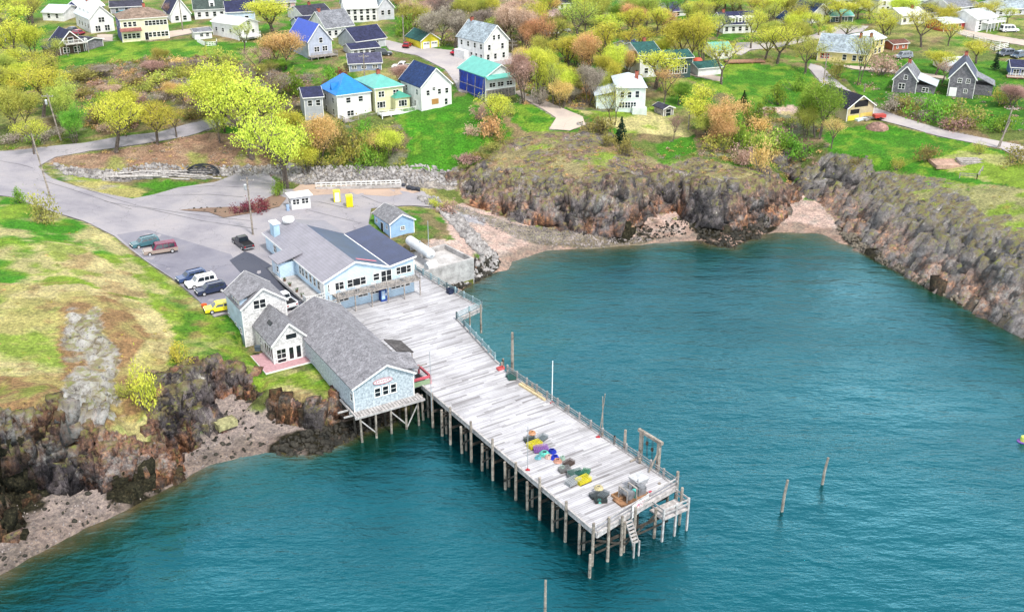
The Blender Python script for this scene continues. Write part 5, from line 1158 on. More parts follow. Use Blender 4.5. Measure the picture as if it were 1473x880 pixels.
r,W,D,he,hp = house('house','tall white house with pale grey green roof beside the parking bay',(697,92),(731,86),11.5,31,19,'gy',WS,RLB,[('F',[.15,.45,.8],.28,.8,1.3),('F',[.2,.75],.72,.8,1.3),('F',[.4,.6],1.15,.7,1.1),('L',[.12,.3,.48,.66,.85],.28,.8,1.2),('L',[.12,.35,.6,.85],.75,.8,1.2)],chim=[(.5,.9)],Lc=(664,83),mark='the parking bay house')
MB().box(-1.6,-.02,D-5,D-.5,-1,2.4).build('side_porch',WS,r)
# row above the green bank
r,W,D,he,hp = house('house','white house with vivid sky blue hip roof and a deck on stilts',(487,173),(534,169),9.5,35,29,'hip',WS,RBLUS,[('F',[.33,.7],.76,1.0,1.1),('F',[.37],.22,1.5,1.1,'pair'),('L',[.25,.7],.72,.8,1.2),('L',[.25,.7],.25,.8,1.3)],ridge=.12,Lc=(467,164),mark='the sky blue roofed house')
deckpart(r,.3,W+2,-2.6,-.02,.1,-4.5,WOOD,1.0,2.0,WOOD,'FLR','stilt_deck')
MB().bar((1,-2.5,-4.4),(4,-2.5,-.2),.12,.2).bar((5,-2.5,-4.4),(8.5,-2.5,-.2),.12,.2).bar((8.5,-2.5,-4.4),(5,-2.5,-.2),.12,.2).build('deck_brace',WOOD,r)
ds=MB(); ds.extr([(W*.02,D*.3,he),(W*.02,D*.3+1.6,he),(W*.02,D*.3+.8,he+2.2)],(2.4,0,0)).build('dormer',RBLUS,r)
r,W,D,he,hp = house('house','pale yellow house with sea green hip roof and white front deck',(541,162),(580,158),11,34,20,'hip',PYEL,RTEAL,[('F',[.22,.75],.74,1.3,1.2,'pair'),('F',[.2],.3,1.9,1.3,'triple'),('L',[.3,.7],.7,.8,1.2)],chim=[(.5,.5)],ridge=.15,Lc=(524,154),mark='the pale yellow house')
MB().box(W*.6,W*1.12,-1.8,1.5,-2,3.1).build('bay',PYEL,r); hb=MB(); hb.add([(W*.55,-2.2,3.1),(W*1.17,-2.2,3.1),(W*1.17,1.6,3.1),(W*.55,1.6,3.1),(W*.86,.2,4.3)],[(0,1,4),(1,2,4),(2,3,4),(3,0,4),(3,2,1,0)]).build('bay_roof',seam((.06,.30,.22)),r)
window(r,'F',W,D,W*.86,1.8,1.9,1.3,'triple',None,1.8)
deckpart(r,-.5,W*1.2,-4.4,-1.85,.3,-2.8,WHITE,1.0,2,WTRIM,'FLR','deck')
r,W,D,he,hp = house('house','plain white gabled house with navy blue roof and one boarded window',(607,161),(649,155),10,36,21,'gy',WS,RNB,[('F',[.22,.6,.85],.72,.75,1.1),('F',[.82],.28,.7,1.3),('F',[.42],.85,.7,.6),('L',[.2,.7],.72,.7,1.2),('L',[.3],.25,.7,1.2)],Lc=(584,151),mark='the navy roofed white house')
MB().box(W*.45-.85,W*.45+.85,-.07,-.002,1.3,2.5).build('boarded_window',paint((.42,.22,.07)),r); door(r,'L',W,D,2.2,.1)
r,W,D,he,hp = house('house','grey house with navy roof half hidden by a big yellow green tree',(440,174),(466,172),8,33,14,'gx',siding((.40,.42,.45)),RNAVY,[('F',[.3,.75],.75,.9,1.2)],mark='the grey house behind the yellow tree')
r,W,D,he,hp = house('house','teal roofed house under repair with bright blue tarpaulin side',(699,145),(741,139),12,34,13,'gy',siding((.66,.70,.70)),RTEAL,[('F',[.22,.5,.8],.62,1.5,.9,'pair')],Lc=(664,132),mark='the blue tarpaulin house')
MB().box(-.05,-.004,.4,D-.2,-1.5,he-.3).build('tarpaulin',mat('blue_tarpaulin',(.02,.08,.62),.5,None,1.2,.4,.4,color2=(.03,.04,.25)),r,'bright blue tarpaulin side covering')
MB().box(.1,W-.1,-.06,-.004,-2.4,he*.42).build('open_basement',mat('dark_basement',(.05,.05,.05),.9,None,3,.4,.3,color2=(.25,.23,.21)),r)
sc_=MB()
for y in (.5,4,7.5,11): sc_.bar((-.9,y,-2),(-.3,y,he*.9),.1,.12)
for i in range(8): sc_.box(.4+i*W/8.5,.5+i*W/8.5,-.12,-.06,-2.4,he*.42)
for z_ in (.8,2.6): sc_.box(-.9,-.8,.2,D,z_,z_+.1)
sc_.build('scaffold_poles',WOOD,r)
slab('porch_roof',[(-.4,-1.6,he*.92),(W+.4,-1.6,he*.92),(W+.4,0,he*1.03),(-.4,0,he*1.03)],RTEAL,r)
# centre right
r,W,D,he,hp = house('house','pale mint house with white grey hip roof, alone above the middle cliff',(886,161),(927,161),11,35,18,'hip',MINT,RMET,[('F',[.2,.45],.7,.8,1.3),('F',[.72],.72,.8,1.4),('F',[.2,.4,.6],.28,1.1,1.2,'pair'),('L',[.3,.7],.65,.8,1.3)],chim=[(.75,.4)],mark='the pale mint house')
MB().box(-4.2,-.02,2,9,-1.5,3.1).build('side_wing',MINT,r); slab('wing_roof',[(-4.7,1.4,3.1),(0,1.4,4.2),(0,9.4,4.2),(-4.7,9.4,3.1)],RMET,r); MB().box(W*.55,W*1.05,-1.5,-.02,-1.5,1.2).build('porch',MINT,r)
house('garden_shed','small weathered open shed right of the pale mint house',(954,168),(968,166),3.5,11,3,'gy',mat('weathered_wood',(.42,.38,.35)),RDK,[('F',[.5],.45,1.3,1.5)],cat='shed')
r,W,D,he,hp = house('house','dark green roofed house with two storey covered balcony among yellow trees',(920,112),(950,110),12,32,15,'gx',WS,RGRN,[('F',[.2,.5],.7,.9,1.2),('F',[.3],.3,.9,1.2)],chim=[(.7,.6)],mark='the dark green roofed house')
MB().box(W+.02,W+7,-2,5,-2,3.4).build('wing_wall',DKG,r); gable_x(r,W-.5,W+7.3,-2.2,5.2,3.4,4.6,5.8,DKG,RGRN,.3); 
for u in (W+1.5,W+3.4,W+5.3): window(r,'F',0,0,u,1.9,1.3,2.0,'pair',None,2.02); 
house('garage','long white garage with dark green roof beside the lawn',(1004,110),(1037,107),6,11,5,'gx',WS,RGRN,[],cat='garage',mark='the long white garage')
house('house','white house with pale teal roof behind the garage trees',(1026,85),(1052,84),8,12,10,'gx',WS,RTEAL,[('F',[.3,.7],.5,.9,1.1)])
r,W,D,he,hp = house('house','white house with dark blue roof and row of dormers, top centre right',(1040,49),(1088,47),9,13,16,'gx',WS,RNAVY,[('F',f3(5),.5,.9,1.2)],chim=[(.15,.5)],mark='the dormered blue roofed house')
for u in (.3,.5,.7,.88): MB().box(W*u-.7,W*u+.7,.4,3,he,he+1.9).build('dormer',WS,r); window(r,'F',W,D,W*u,he+1.1,.7,1.0,'sash',None,-.4)
house('house','small purple roofed house at the top edge behind yellow trees',(966,25),(997,22),8,8,11,'gx',WS,RPUR,[('F',[.3,.7],.5,.9,1.1)])
house('house','long white house with pale pink roof left of the yellow trees',(756,38),(809,34),8,8,11,'gx',WS,RPINK,[('F',[.2,.5,.8],.5,.9,1.1)],mark='the pink roofed house')
house('house','white house seen in gaps between orange trees above the green roofed one',(906,78),(922,76),7,9,6,'gx',WS,RNB,[('F',[.5],.5,.9,1)])
# right
r,W,D,he,hp = house('house','long yellow cottage with pale blue grey roof and two brick chimneys',(1175,87),(1246,93),9,15,22,'gx',YELW,RLB,[('F',[.1,.2,.55,.75,.88],.5,.9,1.3)],chim=[(.78,.45),(.98,.5)],mark='the long yellow cottage')
for u in (.07,.13,.17,.23): MB().box(W*u-.12,W*u+.12,-.06,-.004,he*.5-.7,he*.5+.7).build('red_shutter',paint((.4,.03,.03)),r)
house('house','pale yellow two storey house with white roof right of the long yellow cottage',(1240,84),(1270,77),8,23,7,'gx',YELW,RMET,[('F',[.4,.6,.8],.28,1.0,1.3),('F',[.4,.65,.85],.76,.9,1.2)])
r,W,D,he,hp = house('garden_shed','small rusty red shed on the lawn behind the yellow cottage',(1284,73),(1305,71),4,9,4,'gx',siding((.38,.12,.07)),shing((.20,.09,.07)),[('F',[.3,.7],.5,.5,.6)],cat='shed')
r,W,D,he,hp = house('house','grey shingled saltbox house, left one of two above the country road',(1283,133),(1316,136),8,20,13,('gy',2.9),SHG,RGREY,[('F',[.38],.5,1.3,1.2,'pair'),('F',[.5],1.15,.7,.9)],chim=[(.5,.6)],mark='the left grey shingled house')
MB().box(W,W+4,1.5,D,-2,1.9).build('lean_to',SHG,r); slab('lean_to_roof',[(W-.1,1.2,he+.1),(W+4.4,1.2,1.9),(W+4.4,D+.3,1.9),(W-.1,D+.3,he+.1)],RMET,r); window(r,'F',0,0,W+2,.9,1.3,.9,'pair',None,-1.5)
r,W,D,he,hp = house('house','grey shingled house with dark blue grey roof, right one of two',(1362,138),(1399,141),11,27,20,'gy',SHG,shing((.12,.14,.20),.8),[('F',[.4,.72],.85,.8,.9,'cross'),('F',[.68],.32,.7,.8,'cross'),('R',[.3,.6],.45,.9,1.0)],chim=[(.5,.8)],mark='the right grey shingled house')
door(r,'F',W,D,W*.2,0,1.4,1.9,WHITE); MB().box(W+.02,W+4,3,9,-2,2.4).build('side_annex',SHG,r); slab('annex_roof',[(W,2.7,he),(W+4.4,2.7,2.4),(W+4.4,9.3,2.4),(W,9.3,he)],RGREY,r)
house('house','small house with pale grey roof behind the two grey shingled houses',(1362,104),(1392,103),7,9,11,'gx',WS,RMET,[('F',[.5],.5,.9,1.1)])
r,W,D,he,hp = house('house','half built house with black roof and open timber gable by the country road',(1217,175),(1255,170),12,19,14,'gy',siding((.50,.42,.26)),shing((.025,.025,.045)),[],mark='the half built house')
MB().box(W*.25,W*.75,-.05,-.004,he*1.0,he*1.0+1.4).box(W*.12,W*.45,-.05,-.004,he*.52,he*.85).build('opening',DARKIN,r); MB().box(W*.5,W*.95,-.09,-.052,.1,he*.5).build('plywood_sheet',paint((.62,.45,.12)),r); MB().box(W*.05,W*.45,-.09,-.01,.1,he*.4).build('insulation_panel',paint((.66,.60,.06)),r); MB().box(W*.3,W*.7,-1.2,-.1,-.2,.5).build('pale_sheet',paint((.55,.68,.75)),r)
house('garage','small white garage with slate roof near the far road',(1131,39),(1153,38),6,9,8,'gy',WS,RNB,[('F',[.5],.5,1.2,1)],cat='garage')
house('house','white house with steep dark blue roof beside the far road',(1166,34),(1194,31),9,13,12,'gy',WS,RNB,[('F',[.3,.7],.5,.9,1.2)],mark='the white house by the far road')
house('house','low house with teal roof and dark deck by the far road',(1194,33),(1226,32),7,9,8,'gx',DKG,RTEAL,[('F',[.3,.7],.5,.9,1.1)])
house('house','tall white house at the top edge above the big bare tree',(1262,20),(1290,18),9,18,10,'gy',WS,RGREY,[('F',[.25,.5,.75],.35,.9,1.2),('F',[.3,.7],.8,.9,1.2)],mark='the tall top edge house')
house('house','white roofed sprawling house left of the red barn',(1296,36),(1330,34),9,13,10,'gx',WS,RWHT,[('F',f3(4),.5,1,1.1)],chim=[(.7,.4)])
house('house','grey roofed house between the sprawling white one and the red barn',(1332,32),(1358,31),9,13,11,'gx',WS,RDK,[('F',[.3,.7],.5,.9,1.1)])
house('barn','small bright red barn with pale blue roof, top right',(1357,46),(1387,43),7,11,7,'gx',REDW,RMET,[('F',[.25,.5,.75],.5,.9,1.2)],cat='barn',mark='the red barn')
house('house','big white house with grey roof behind the red barn',(1366,34),(1404,30),11,22,16,'gx',WS,RGREY,[('F',[.2,.5,.8],.35,1,1.3),('F',[.3,.7],.8,.9,1.1)],mark='the big white top right house')
r,W,D,he,hp = house('house','white house with pale roof and outside stairs right of the red barn',(1402,46),(1431,42),9,18,12,'gx',WS,RMET,[('F',[.2,.55,.85],.7,.9,1.1),('F',[.2,.6],.3,.9,1.1)])
deckpart(r,W*.3,W+1.5,-2,-.02,2.4,-.5,WTRIM,.9,1.5,WTRIM,'FLR','balcony')
house('house','long low pale building in the top right corner',(1425,24),(1480,22),9,10,10,'gx',siding((.55,.57,.6)),RLB,[('F',f3(6),.5,1.0,1.0)])
house('house','white house at the top right behind the long low one',(1440,8),(1473,7),9,12,9,'gx',WS,RGREY,[('F',f3(4),.5,1.0,1.0)])
r,W,D,he,hp = house('house','blue house with brown deck cut by the right edge',(1453,110),(1490,112),7,13,8,'gx',siding((.10,.16,.34)),RNAVY,[('F',[.2,.5,.8],.5,1.2,1.2,'pair')],mark='the blue house at the right edge')
deckpart(r,-1,W,-2.5,-.02,.3,-1.5,mat('brown_deck',(.35,.19,.12),.85,None,3),.9,2,WTRIM,'F','deck')
for a_,b_,lab,wm_,rm_,e_,p_ in [((380,14),(425,12),'red white house at the very top edge left of the yellow tree',PINKW,RGREY,9,6),((335,12),(365,11),'dark grey house at the very top edge behind the blue grey one',GREYW,RDK,9,7),((160,20),(205,18),'dark house at the top edge above the white gabled one',GREYW,RDK,9,6),((8,60),(22,60),'small brown house between the far left trees',BRN,RGREY,8,6),((795,14),(822,13),'small dark roofed house at the top edge above the pink roof',WS,RDK,8,6),((1210,8),(1245,8),'pale house at the top edge above the far road',WS,RNAVY,8,8),((1320,10),(1352,9),'pale house at the top edge left of the big white one',WS,RLB,9,8),((1165,14),(1190,13),'grey house at the top edge above the far road trees',WS,RNAVY,8,8)]:
    house('house',lab,a_,b_,8,e_,p_,'gx',wm_,rm_,[('F',[.2,.5,.8],.5,.9,1.1)])
# ---------------------------------------------------------------- fences, poles, yard things
def picket(name, label, pxs, h, m, rails=2, step=2.0):
    ws = [gp(*p) for p in pxs]; t = thing(name, label, 'fence', ws[0]); r = MB(); p_ = MB(); o = ws[0]
    for a, b in zip(ws, ws[1:]):
        a = a-o; b = b-o; n = max(1,int((b-a).length/step))
        for i in range(rails): z = h*(.95-.38*i); r.bar(a+Vector((0,0,z)), b+Vector((0,0,z)), .05, .14)
        for i in range(n+1): c = a.lerp(b,i/n); MB().box(c.x-.07,c.x+.07,c.y-.07,c.y+.07,c.z-.4,c.z+h).build('post',m,t)
    r.build('rail',m,t); return t
picket('paddock_fence','white zigzag rail fence running down beside the red barn',[(1371,47),(1400,56),(1425,64),(1451,68),(1430,74),(1424,71)],1.2,WTRIM,3)
picket('picket_fence','short white picket fence before the small white garden shed',[(284,61),(296,67),(312,66),(312,62)],1.1,WTRIM,3,.7)
picket('rail_fence','low wooden rail fence beside the far right road bend',[(1380,256),(1405,258),(1413,246)],1.0,WOOD)
def utility(px, yb, yt, label, arms=1, box=False, lean=0, wood=True):
    p = gp(px, yb); h = zup(p, px, yt); t = thing('utility_pole', label, 'utility pole', p)
    MB().tube((0,0,-.5),(lean,0,h),.18,.13,8).build('pole', PILEM if wood else METAL, t)
    for i in range(arms): MB().box(lean-1.2,lean+1.2,-.06,.06,h-.6-i*.9,h-.48-i*.9).build('crossarm', WOOD, t)
    for x in (-1.1,-.4,.4,1.1): MB().tube((lean+x,0,h-.48),(lean+x,0,h-.3),.05,.05,6).build('insulator', METAL, t)
    if box: MB().lathe((lean-.4,-.15,h-2.2),[(.26,0),(.28,.1),(.28,.9),(.2,1.0)],10).build('transformer', METAL, t)
    LAND.append((px, (yb+yt)/2, None)); return t
utility(88,202,135,'tall utility pole with transformer beside the upper road, far left',1,True,-1.2)
utility(73,284,192,'utility pole leaning beside the lower road bend, left edge',0,False,-1.3)
utility(364,338,255,'utility pole with two pale boxes standing in the lot behind the restaurant',1,True)
utility(525,118,78,'utility pole beside the slate blue workshop',1)
utility(581,64,22,'utility pole on the lawn left of the yellow garage',0)
utility(737,82,57,'utility pole right of the parking bay house',2)
utility(795,135,90,'utility pole among twiggy trees left of the pale mint house',0)
utility(990,188,148,'utility pole at the tree edge right of the weathered open shed',0)
utility(1437,212,153,'tall utility pole by the country road, left one of a crossed pair',1,False,1.2)
utility(1434,213,172,'shorter pole by the country road, right one of a crossed pair',0,False,1.6)
utility(263,44,-8,'utility pole in front of the top navy roofed house',0)
utility(1184,125,78,'utility pole beside the lane bend under the yellow cottage',1)
utility(921,18,-25,'tall dark pole at the top edge among yellow trees',0)
utility(1243,132,120,'short white pole beside the half built house',0)
# cars
TYRE = paint((.02,.02,.02),'tyre_rubber',rough=.9); RIM = paint((.5,.5,.52),'wheel_rim'); LAMP = paint((.8,.8,.78),'lamp_glass',rough=.2)
CARG = mat('car_glass',(.02,.03,.04),.08,'plain',bump=0,spec=.7)
WHEEL = MB().tube((0,-.11,0),(0,.11,0),.34,.34,14).mesh('tyre',TYRE); RIMM = MB().tube((0,-.12,0),(0,.12,0),.2,.2,10).mesh('rim',RIM)
def car(px, py, rz, kind, label, c, group=None, c2=None, lot=True, name=None):
    p = gp(px, py); p.z += .06 if lot else .0
    rm = mat('car_paint_%d_%d_%d'%tuple(int(x*100) for x in c), c, .25, 'plain', 1, .05, 0, spec=.6)
    L_, Wd = {'suv':(4.7,1.85),'wagon':(4.6,1.8),'sedan':(4.5,1.78),'pickup':(5.5,1.95),'van':(5.2,2.0),'capped':(5.5,1.95)}[kind]
    t = thing(name or {'suv':'parked_suv','wagon':'parked_wagon','sedan':'parked_car','pickup':'pickup_truck','capped':'pickup_truck','van':'parked_van'}[kind], label, {'pickup':'pickup truck','capped':'pickup truck','van':'van','suv':'suv'}.get(kind,'car'), p, rz, group)
    h = Wd/2; f = L_/2
    hood = .95 if kind != 'sedan' else .85
    prof = [(-f,.35),(-f,.8),(-f+.1,hood),(f-.15,hood-.08),(f,.62),(f,.35)]
    def ex(pr, w0, w1=None, z0=None):
        b = MB(); w1 = w1 or w0; zs = [z for _,z in pr]; zt = max(zs)
        n = len(pr); vs = []
        for s in (-1,1):
            for x,z in pr: k = (z-min(zs))/(zt-min(zs)+1e-6); vs.append((x, s*(w0+(w1-w0)*k), z))
        return b.add(vs, [tuple(range(n)), tuple(range(2*n-1,n-1,-1))]+[(i,n+i,n+(i+1)%n,(i+1)%n) for i in range(n)])
    body = ex(prof, h, h-.06).build('body', rm, t)
    if kind in ('suv','wagon','van','capped'):
        top = {'suv':1.72,'wagon':1.5,'van':2.0,'capped':1.8}[kind]; fr = {'van':f-1.0,'capped':f-1.5}.get(kind, f-1.15)
        cab = [(-f+.08,hood-.02),(-f+.25,top-.05),(-f+.5,top),(fr-.75,top),(fr-.55,top-.06),(fr,hood-.02)]
    elif kind == 'sedan': top = 1.42; cab = [(-f+.6,hood-.02),(-f+1.2,top-.04),(-f+1.5,top),(.35,top),(.55,top-.05),(1.2,hood-.02)]
    else: top = 1.75; cab = [(-.55,hood-.02),(-.5,top-.05),(-.35,top),(.7,top),(.85,top-.06),(1.45,hood-.02)]
    cb = ex(cab, h-.06, h-.22).build('cabin', mat('car_paint2_%d'%int(c2[0]*100), c2, .3,'plain') if c2 else rm, t)
    # glass: side bands and screens a little proud of the cabin
    x0 = min(x for x,_ in cab)+.35; x1 = max(x for x,_ in cab)-.75; zl, zh = hood+.08, top-.14
    for s,nm in ((-1,'side_window'),(1,'side_window')):
        g = MB(); k0=(zl-hood)/(top-hood); k1=(zh-hood)/(top-hood); y0=s*(h-.06-.16*k0+.012); y1=s*(h-.06-.16*k1+.012)
        n = 3 if x1-x0 > 2 else (2 if x1-x0 > 1.2 else 1); 
        for i in range(n):
            a = x0+(x1-x0)*i/n+.05; b = x0+(x1-x0)*(i+1)/n-.05; e_ = .42 if i == n-1 else 0
            g.add([(a,y0,zl),(b+e_,y0,zl),(b,y1,zh),(a,y1,zh)], [(0,1,2,3) if s < 0 else (3,2,1,0)])
        g.build(nm, CARG, t)
    (xa,za),(xb,zb_) = cab[-2], cab[-1]; l = MB(); dn = .02
    l.add([(xb-.08+dn,-h+.18,zb_+.1),(xb-.08+dn,h-.18,zb_+.1),(xa+.03+dn,h-.3,za-.04),(xa+.03+dn,-h+.3,za-.04)],[(0,1,2,3)]).build('windscreen', CARG, t)
    (xa,za),(xb,zb_) = cab[1], cab[0]
    MB().add([(xb-dn+.03,-h+.18,zb_+.15),(xb-dn+.03,h-.18,zb_+.15),(xa-dn-.02,h-.3,za-.06),(xa-dn-.02,-h+.3,za-.06)],[(3,2,1,0)]).build('rear_window', CARG, t)
    for s in (-1,1): MB().box(f-.03,f+.03,s*(h-.42)-.2,s*(h-.42)+.2,.6,.76).build('headlight', LAMP, t); MB().box(-f-.02,-f+.03,s*(h-.25)-.12,s*(h-.25)+.12,.62,.85).build('tail_light', paint((.35,.01,.01)), t)
    [b_.build('bumper', METAL if kind in('pickup','capped') else DARKIN, t) for b_ in (MB().box(f-.02,f+.05,-h+.1,h-.1,.34,.5), MB().box(-f-.05,-f+.02,-h+.1,h-.1,.36,.52))]
    if kind in ('suv','wagon'): MB().box(-f+.6,.5,-h+.28,-h+.33,top,top+.07).box(-f+.6,.5,h-.33,h-.28,top,top+.07).build('roof_rack', DARKIN, t)
    if kind == 'pickup': MB().box(-f+.15,-.65,-h+.15,h-.15,hood-.05,hood+.004).build('truck_bed', DARKIN, t); MB().box(-f+.02,-.6,-h+.03,-h+.12,hood-.05,hood+.12).box(-f+.02,-.6,h-.12,h-.03,hood-.05,hood+.12).build('bed_side', rm, t)
    for x in (-f+.95, f-.95):
        for s in (-1,1):
            w_ = link('wheel', WHEEL, t, None, (x, s*(h-.1), .34)); link('rim', RIMM, w_)
    return t
CG = 'cars parked on the restaurant lot'
AZ = R(212)
car(209,354,R(217),'wagon','teal grey wagon, uppermost car at the edge of the grassy bank',(.05,.13,.16),CG)
car(231,364,R(206),'capped','maroon and tan pickup with matching cap beside the teal wagon',(.28,.22,.19),CG,(.17,.02,.06))
car(276,403,R(217),'wagon','steel blue wagon left of the white suv on the lot',(.04,.07,.17),CG)
car(290,411,R(214),'suv','white suv between the steel blue wagon and the dark one',(.72,.72,.74),CG)
car(304,421,R(214),'wagon','black navy wagon right of the white suv',(.02,.03,.07),CG)
car(317,447,R(205),'sedan','bright yellow car half hidden behind the white seaside house',(.75,.62,.02),CG)
car(350,354,R(125),'pickup','black pickup truck by the utility pole at the restaurant corner',(.02,.02,.03),CG)
car(409,437,R(128),'pickup','white pickup truck parked at the end of the dark driveway',(.74,.76,.78),CG)
TG = 'cars parked up in the town'
for a in [(1451,46,R(10),'van','white van parked on the gravel near the top right corner',(.78,.78,.78)),(1446,80,R(200),'suv','dark grey car beside the column conifer, left of a pair',(.12,.14,.18)),(1464,83,R(215),'suv','dark blue grey car at the right edge, right of a pair',(.10,.14,.20)),(1299,84,R(195),'suv','grey suv on the lawn right of the yellow cottage',(.22,.24,.28)),
    (551,80,R(10),'suv','black suv beside the low white workshop',(.03,.04,.04)),(580,99,R(170),'pickup','white pickup truck parked below the upper lane',(.72,.72,.72)),(658,78,R(60),'sedan','small red car parked beside the tall white house',(.5,.02,.05)),(112,50,R(150),'sedan','dark red car between the brown cottage and white gabled house',(.3,.04,.07)),(104,46,R(150),'sedan','dark car left of the dark red one by the brown cottage',(.04,.05,.07)),
    (178,22,R(10),'sedan','teal car parked left of another at the top left',(.05,.25,.3)),(190,20,R(10),'sedan','blue car parked right of the teal one at the top left',(.03,.12,.4)),(792,50,R(10),'sedan','white car under orange trees right of the tall white house',(.7,.7,.7)),(809,46,R(10),'sedan','grey car beside the white one under orange trees',(.35,.37,.4)),(1172,83,R(60),'sedan','dark car at the left end of the long yellow cottage',(.03,.04,.05)),(586,68,R(80),'sedan','small dark red car at the left end of the yellow garage',(.3,.02,.03))]:
    car(*a, TG, None, False)
# small things on and about
def simple(name, px, py, label, cat, mb, m, rz=0, z=None, group=None, parts=()):
    p = at(px,py,z) if z is not None else gp(px,py)
    if parts:
        t = thing(name, label, cat, p, rz, group); mb.build(parts[0], m, t)
        for nm, b2, m2 in parts[1:]: b2.build(nm, m2, t)
        return t
    o = mb.build(name, m); o.location = p; o.rotation_euler = (0,0,rz); return tag(o, label, cat, group)
simple('fuel_tank',1003,97,'round orange red tank under the big yellow green tree','tank',MB().lathe((0,0,0),[(1.0,0),(1.2,.3),(1.2,1.8),(.8,2.3),(.2,2.4)],14),paint((.6,.10,.06)))
simple('stone_pile',1262,184,'heap of pink brown rubble before the half built house','rubble pile',MB().lathe((0,0,-.2),[(2.6,0),(2.2,.6),(1.3,1.2),(.2,1.5)],9),mat('rubble',(.45,.27,.22),.9,'shingle',.8,.35,.6))
simple('trailer',1264,172,'small red trailer beside the half built house','trailer',MB().box(-1.3,1.3,-.7,.7,.5,1.2),paint((.45,.06,.05)),.2,parts=('trailer_box',('wheel',MB().tube((0,-.8,.35),(0,.8,.35),.35,.35,10),TYRE)))
simple('timber_stack',1251,172,'jumbled pile of grey timber beside the half built house','timber pile',MB().cbox(0,0,.2,4,.3,.25,.3).cbox(.3,.4,.45,3.6,.3,.25,-.2).cbox(-.4,-.5,.2,3,.4,.3,.8).cbox(.8,-.3,.6,2.6,.25,.2,.1),WOOD)
simple('cold_frame',1362,236,'flat tan board bed lying on the lawn by the cliff','garden bed',MB().box(-2.7,2.7,-2.2,2.2,-.3,.25).box(-2.8,2.8,-2.3,-2.2,-.3,.4).box(-2.8,2.8,2.2,2.3,-.3,.4),mat('tan_boards',(.50,.33,.25),.85,'seamx',.5))
simple('plank_stack',1396,232,'grey plank platform beside the tan garden bed','plank stack',MB().box(-2.5,2.5,-1.9,-.9,-.2,.3).box(-2.5,2.5,-.6,.4,-.2,.35).box(-2.3,2.6,.7,1.7,-.2,.3),WOOD)
simple('wooden_deck',1071,90,'low wooden terrace edged with posts by the big lawn','deck',MB().box(-5,5,-1.5,1.5,.2,.5).box(-5,-4.8,-1.5,-1.3,-.8,.2).box(-2,-1.8,-1.5,-1.3,-.8,.2).box(1.5,1.7,-1.5,-1.3,-.8,.2).box(4.8,5,-1.5,-1.3,-.8,.2),mat('brown_deck',(.35,.19,.12)),.15)
cr_ = MB().box(-1.3,1.3,-.8,.8,.0,.25).box(-1.3,1.3,-.8,-.72,.25,.9).box(-1.3,1.3,.72,.8,.25,.9).box(-1.3,-1.22,-.72,.72,.25,.9).box(1.22,1.3,-.72,.72,.25,.9).box(-1.22,1.22,-.72,.72,.7,.85)
simple('wooden_crate',325,613,'pale mossy wooden crate washed up on the lower left beach','crate',cr_,mat('mossy_timber',(.42,.40,.20),.9,None,3,.4,.4),R(40))
o = MB().lathe((0,0,1.6),[(.3,0),(.42,.3),(.4,.9),(.2,1.0)],12); simple('mooring_buoy',1468,652,'yellow green mooring buoy afloat at the right edge','buoy',o,paint((.55,.6,.12)),0,0,parts=('float',('purple_collar',MB().lathe((-.2,.0,1.7),[(.6,0),(.6,.18)],12),paint((.18,.08,.35)))))
simple('kayak',294,442,'small orange plastic tub at the bank edge by the yellow car','tub',MB().lathe((0,0,0),[(.35,0),(.45,.5),(.4,.5),(.3,.1)],12),paint((.65,.14,.04)))
pcn = gp(292,250); pc_t = thing('pipe_heap', 'round dome of bent black pipe lying at the end of the log pile', 'pipe heap', pcn)
for i in range(9):
    a_ = R(-70+i*17); h_ = MB(); r_ = 3.3
    for k in range(14):
        t0, t1 = math.pi*k/14, math.pi*(k+1)/14; P0 = Vector((r_*math.cos(t0), r_*.7*math.sin(t0)*math.sin(a_), .15+r_*.55*math.sin(t0)*math.cos(a_))); P1 = Vector((r_*math.cos(t1), r_*.7*math.sin(t1)*math.sin(a_), .15+r_*.55*math.sin(t1)*math.cos(a_)))
        h_.tube(P0, P1, .09, .09, 5, False)
    h_.build('bent_pipe', paint((.025,.03,.04)), pc_t)
# log crib along the bank and rocks round the lot island
lg = MB(); lt_ = thing('log_pile', 'long pile of pale weathered logs lying along the lot bank', 'log pile', gp(225,258)); pc = gp(225,258)
for i in range(15):
    a = gp(155+rnd.uniform(-20,60), 252+rnd.uniform(-3,7)); b = a+Vector((rnd.uniform(9,16), rnd.uniform(.2,2.0), 0)); b.z = gz(b.x,b.y); z_ = .15+.22*(i % 3)
    a = a-pc+Vector((0,0,z_)); b = b-pc+Vector((0,0,z_)); MB().tube(a, b, .2, .14, 7).build('log', mat('bleached_log',(.50,.47,.45),.9,None,2,.35,.4), lt_)
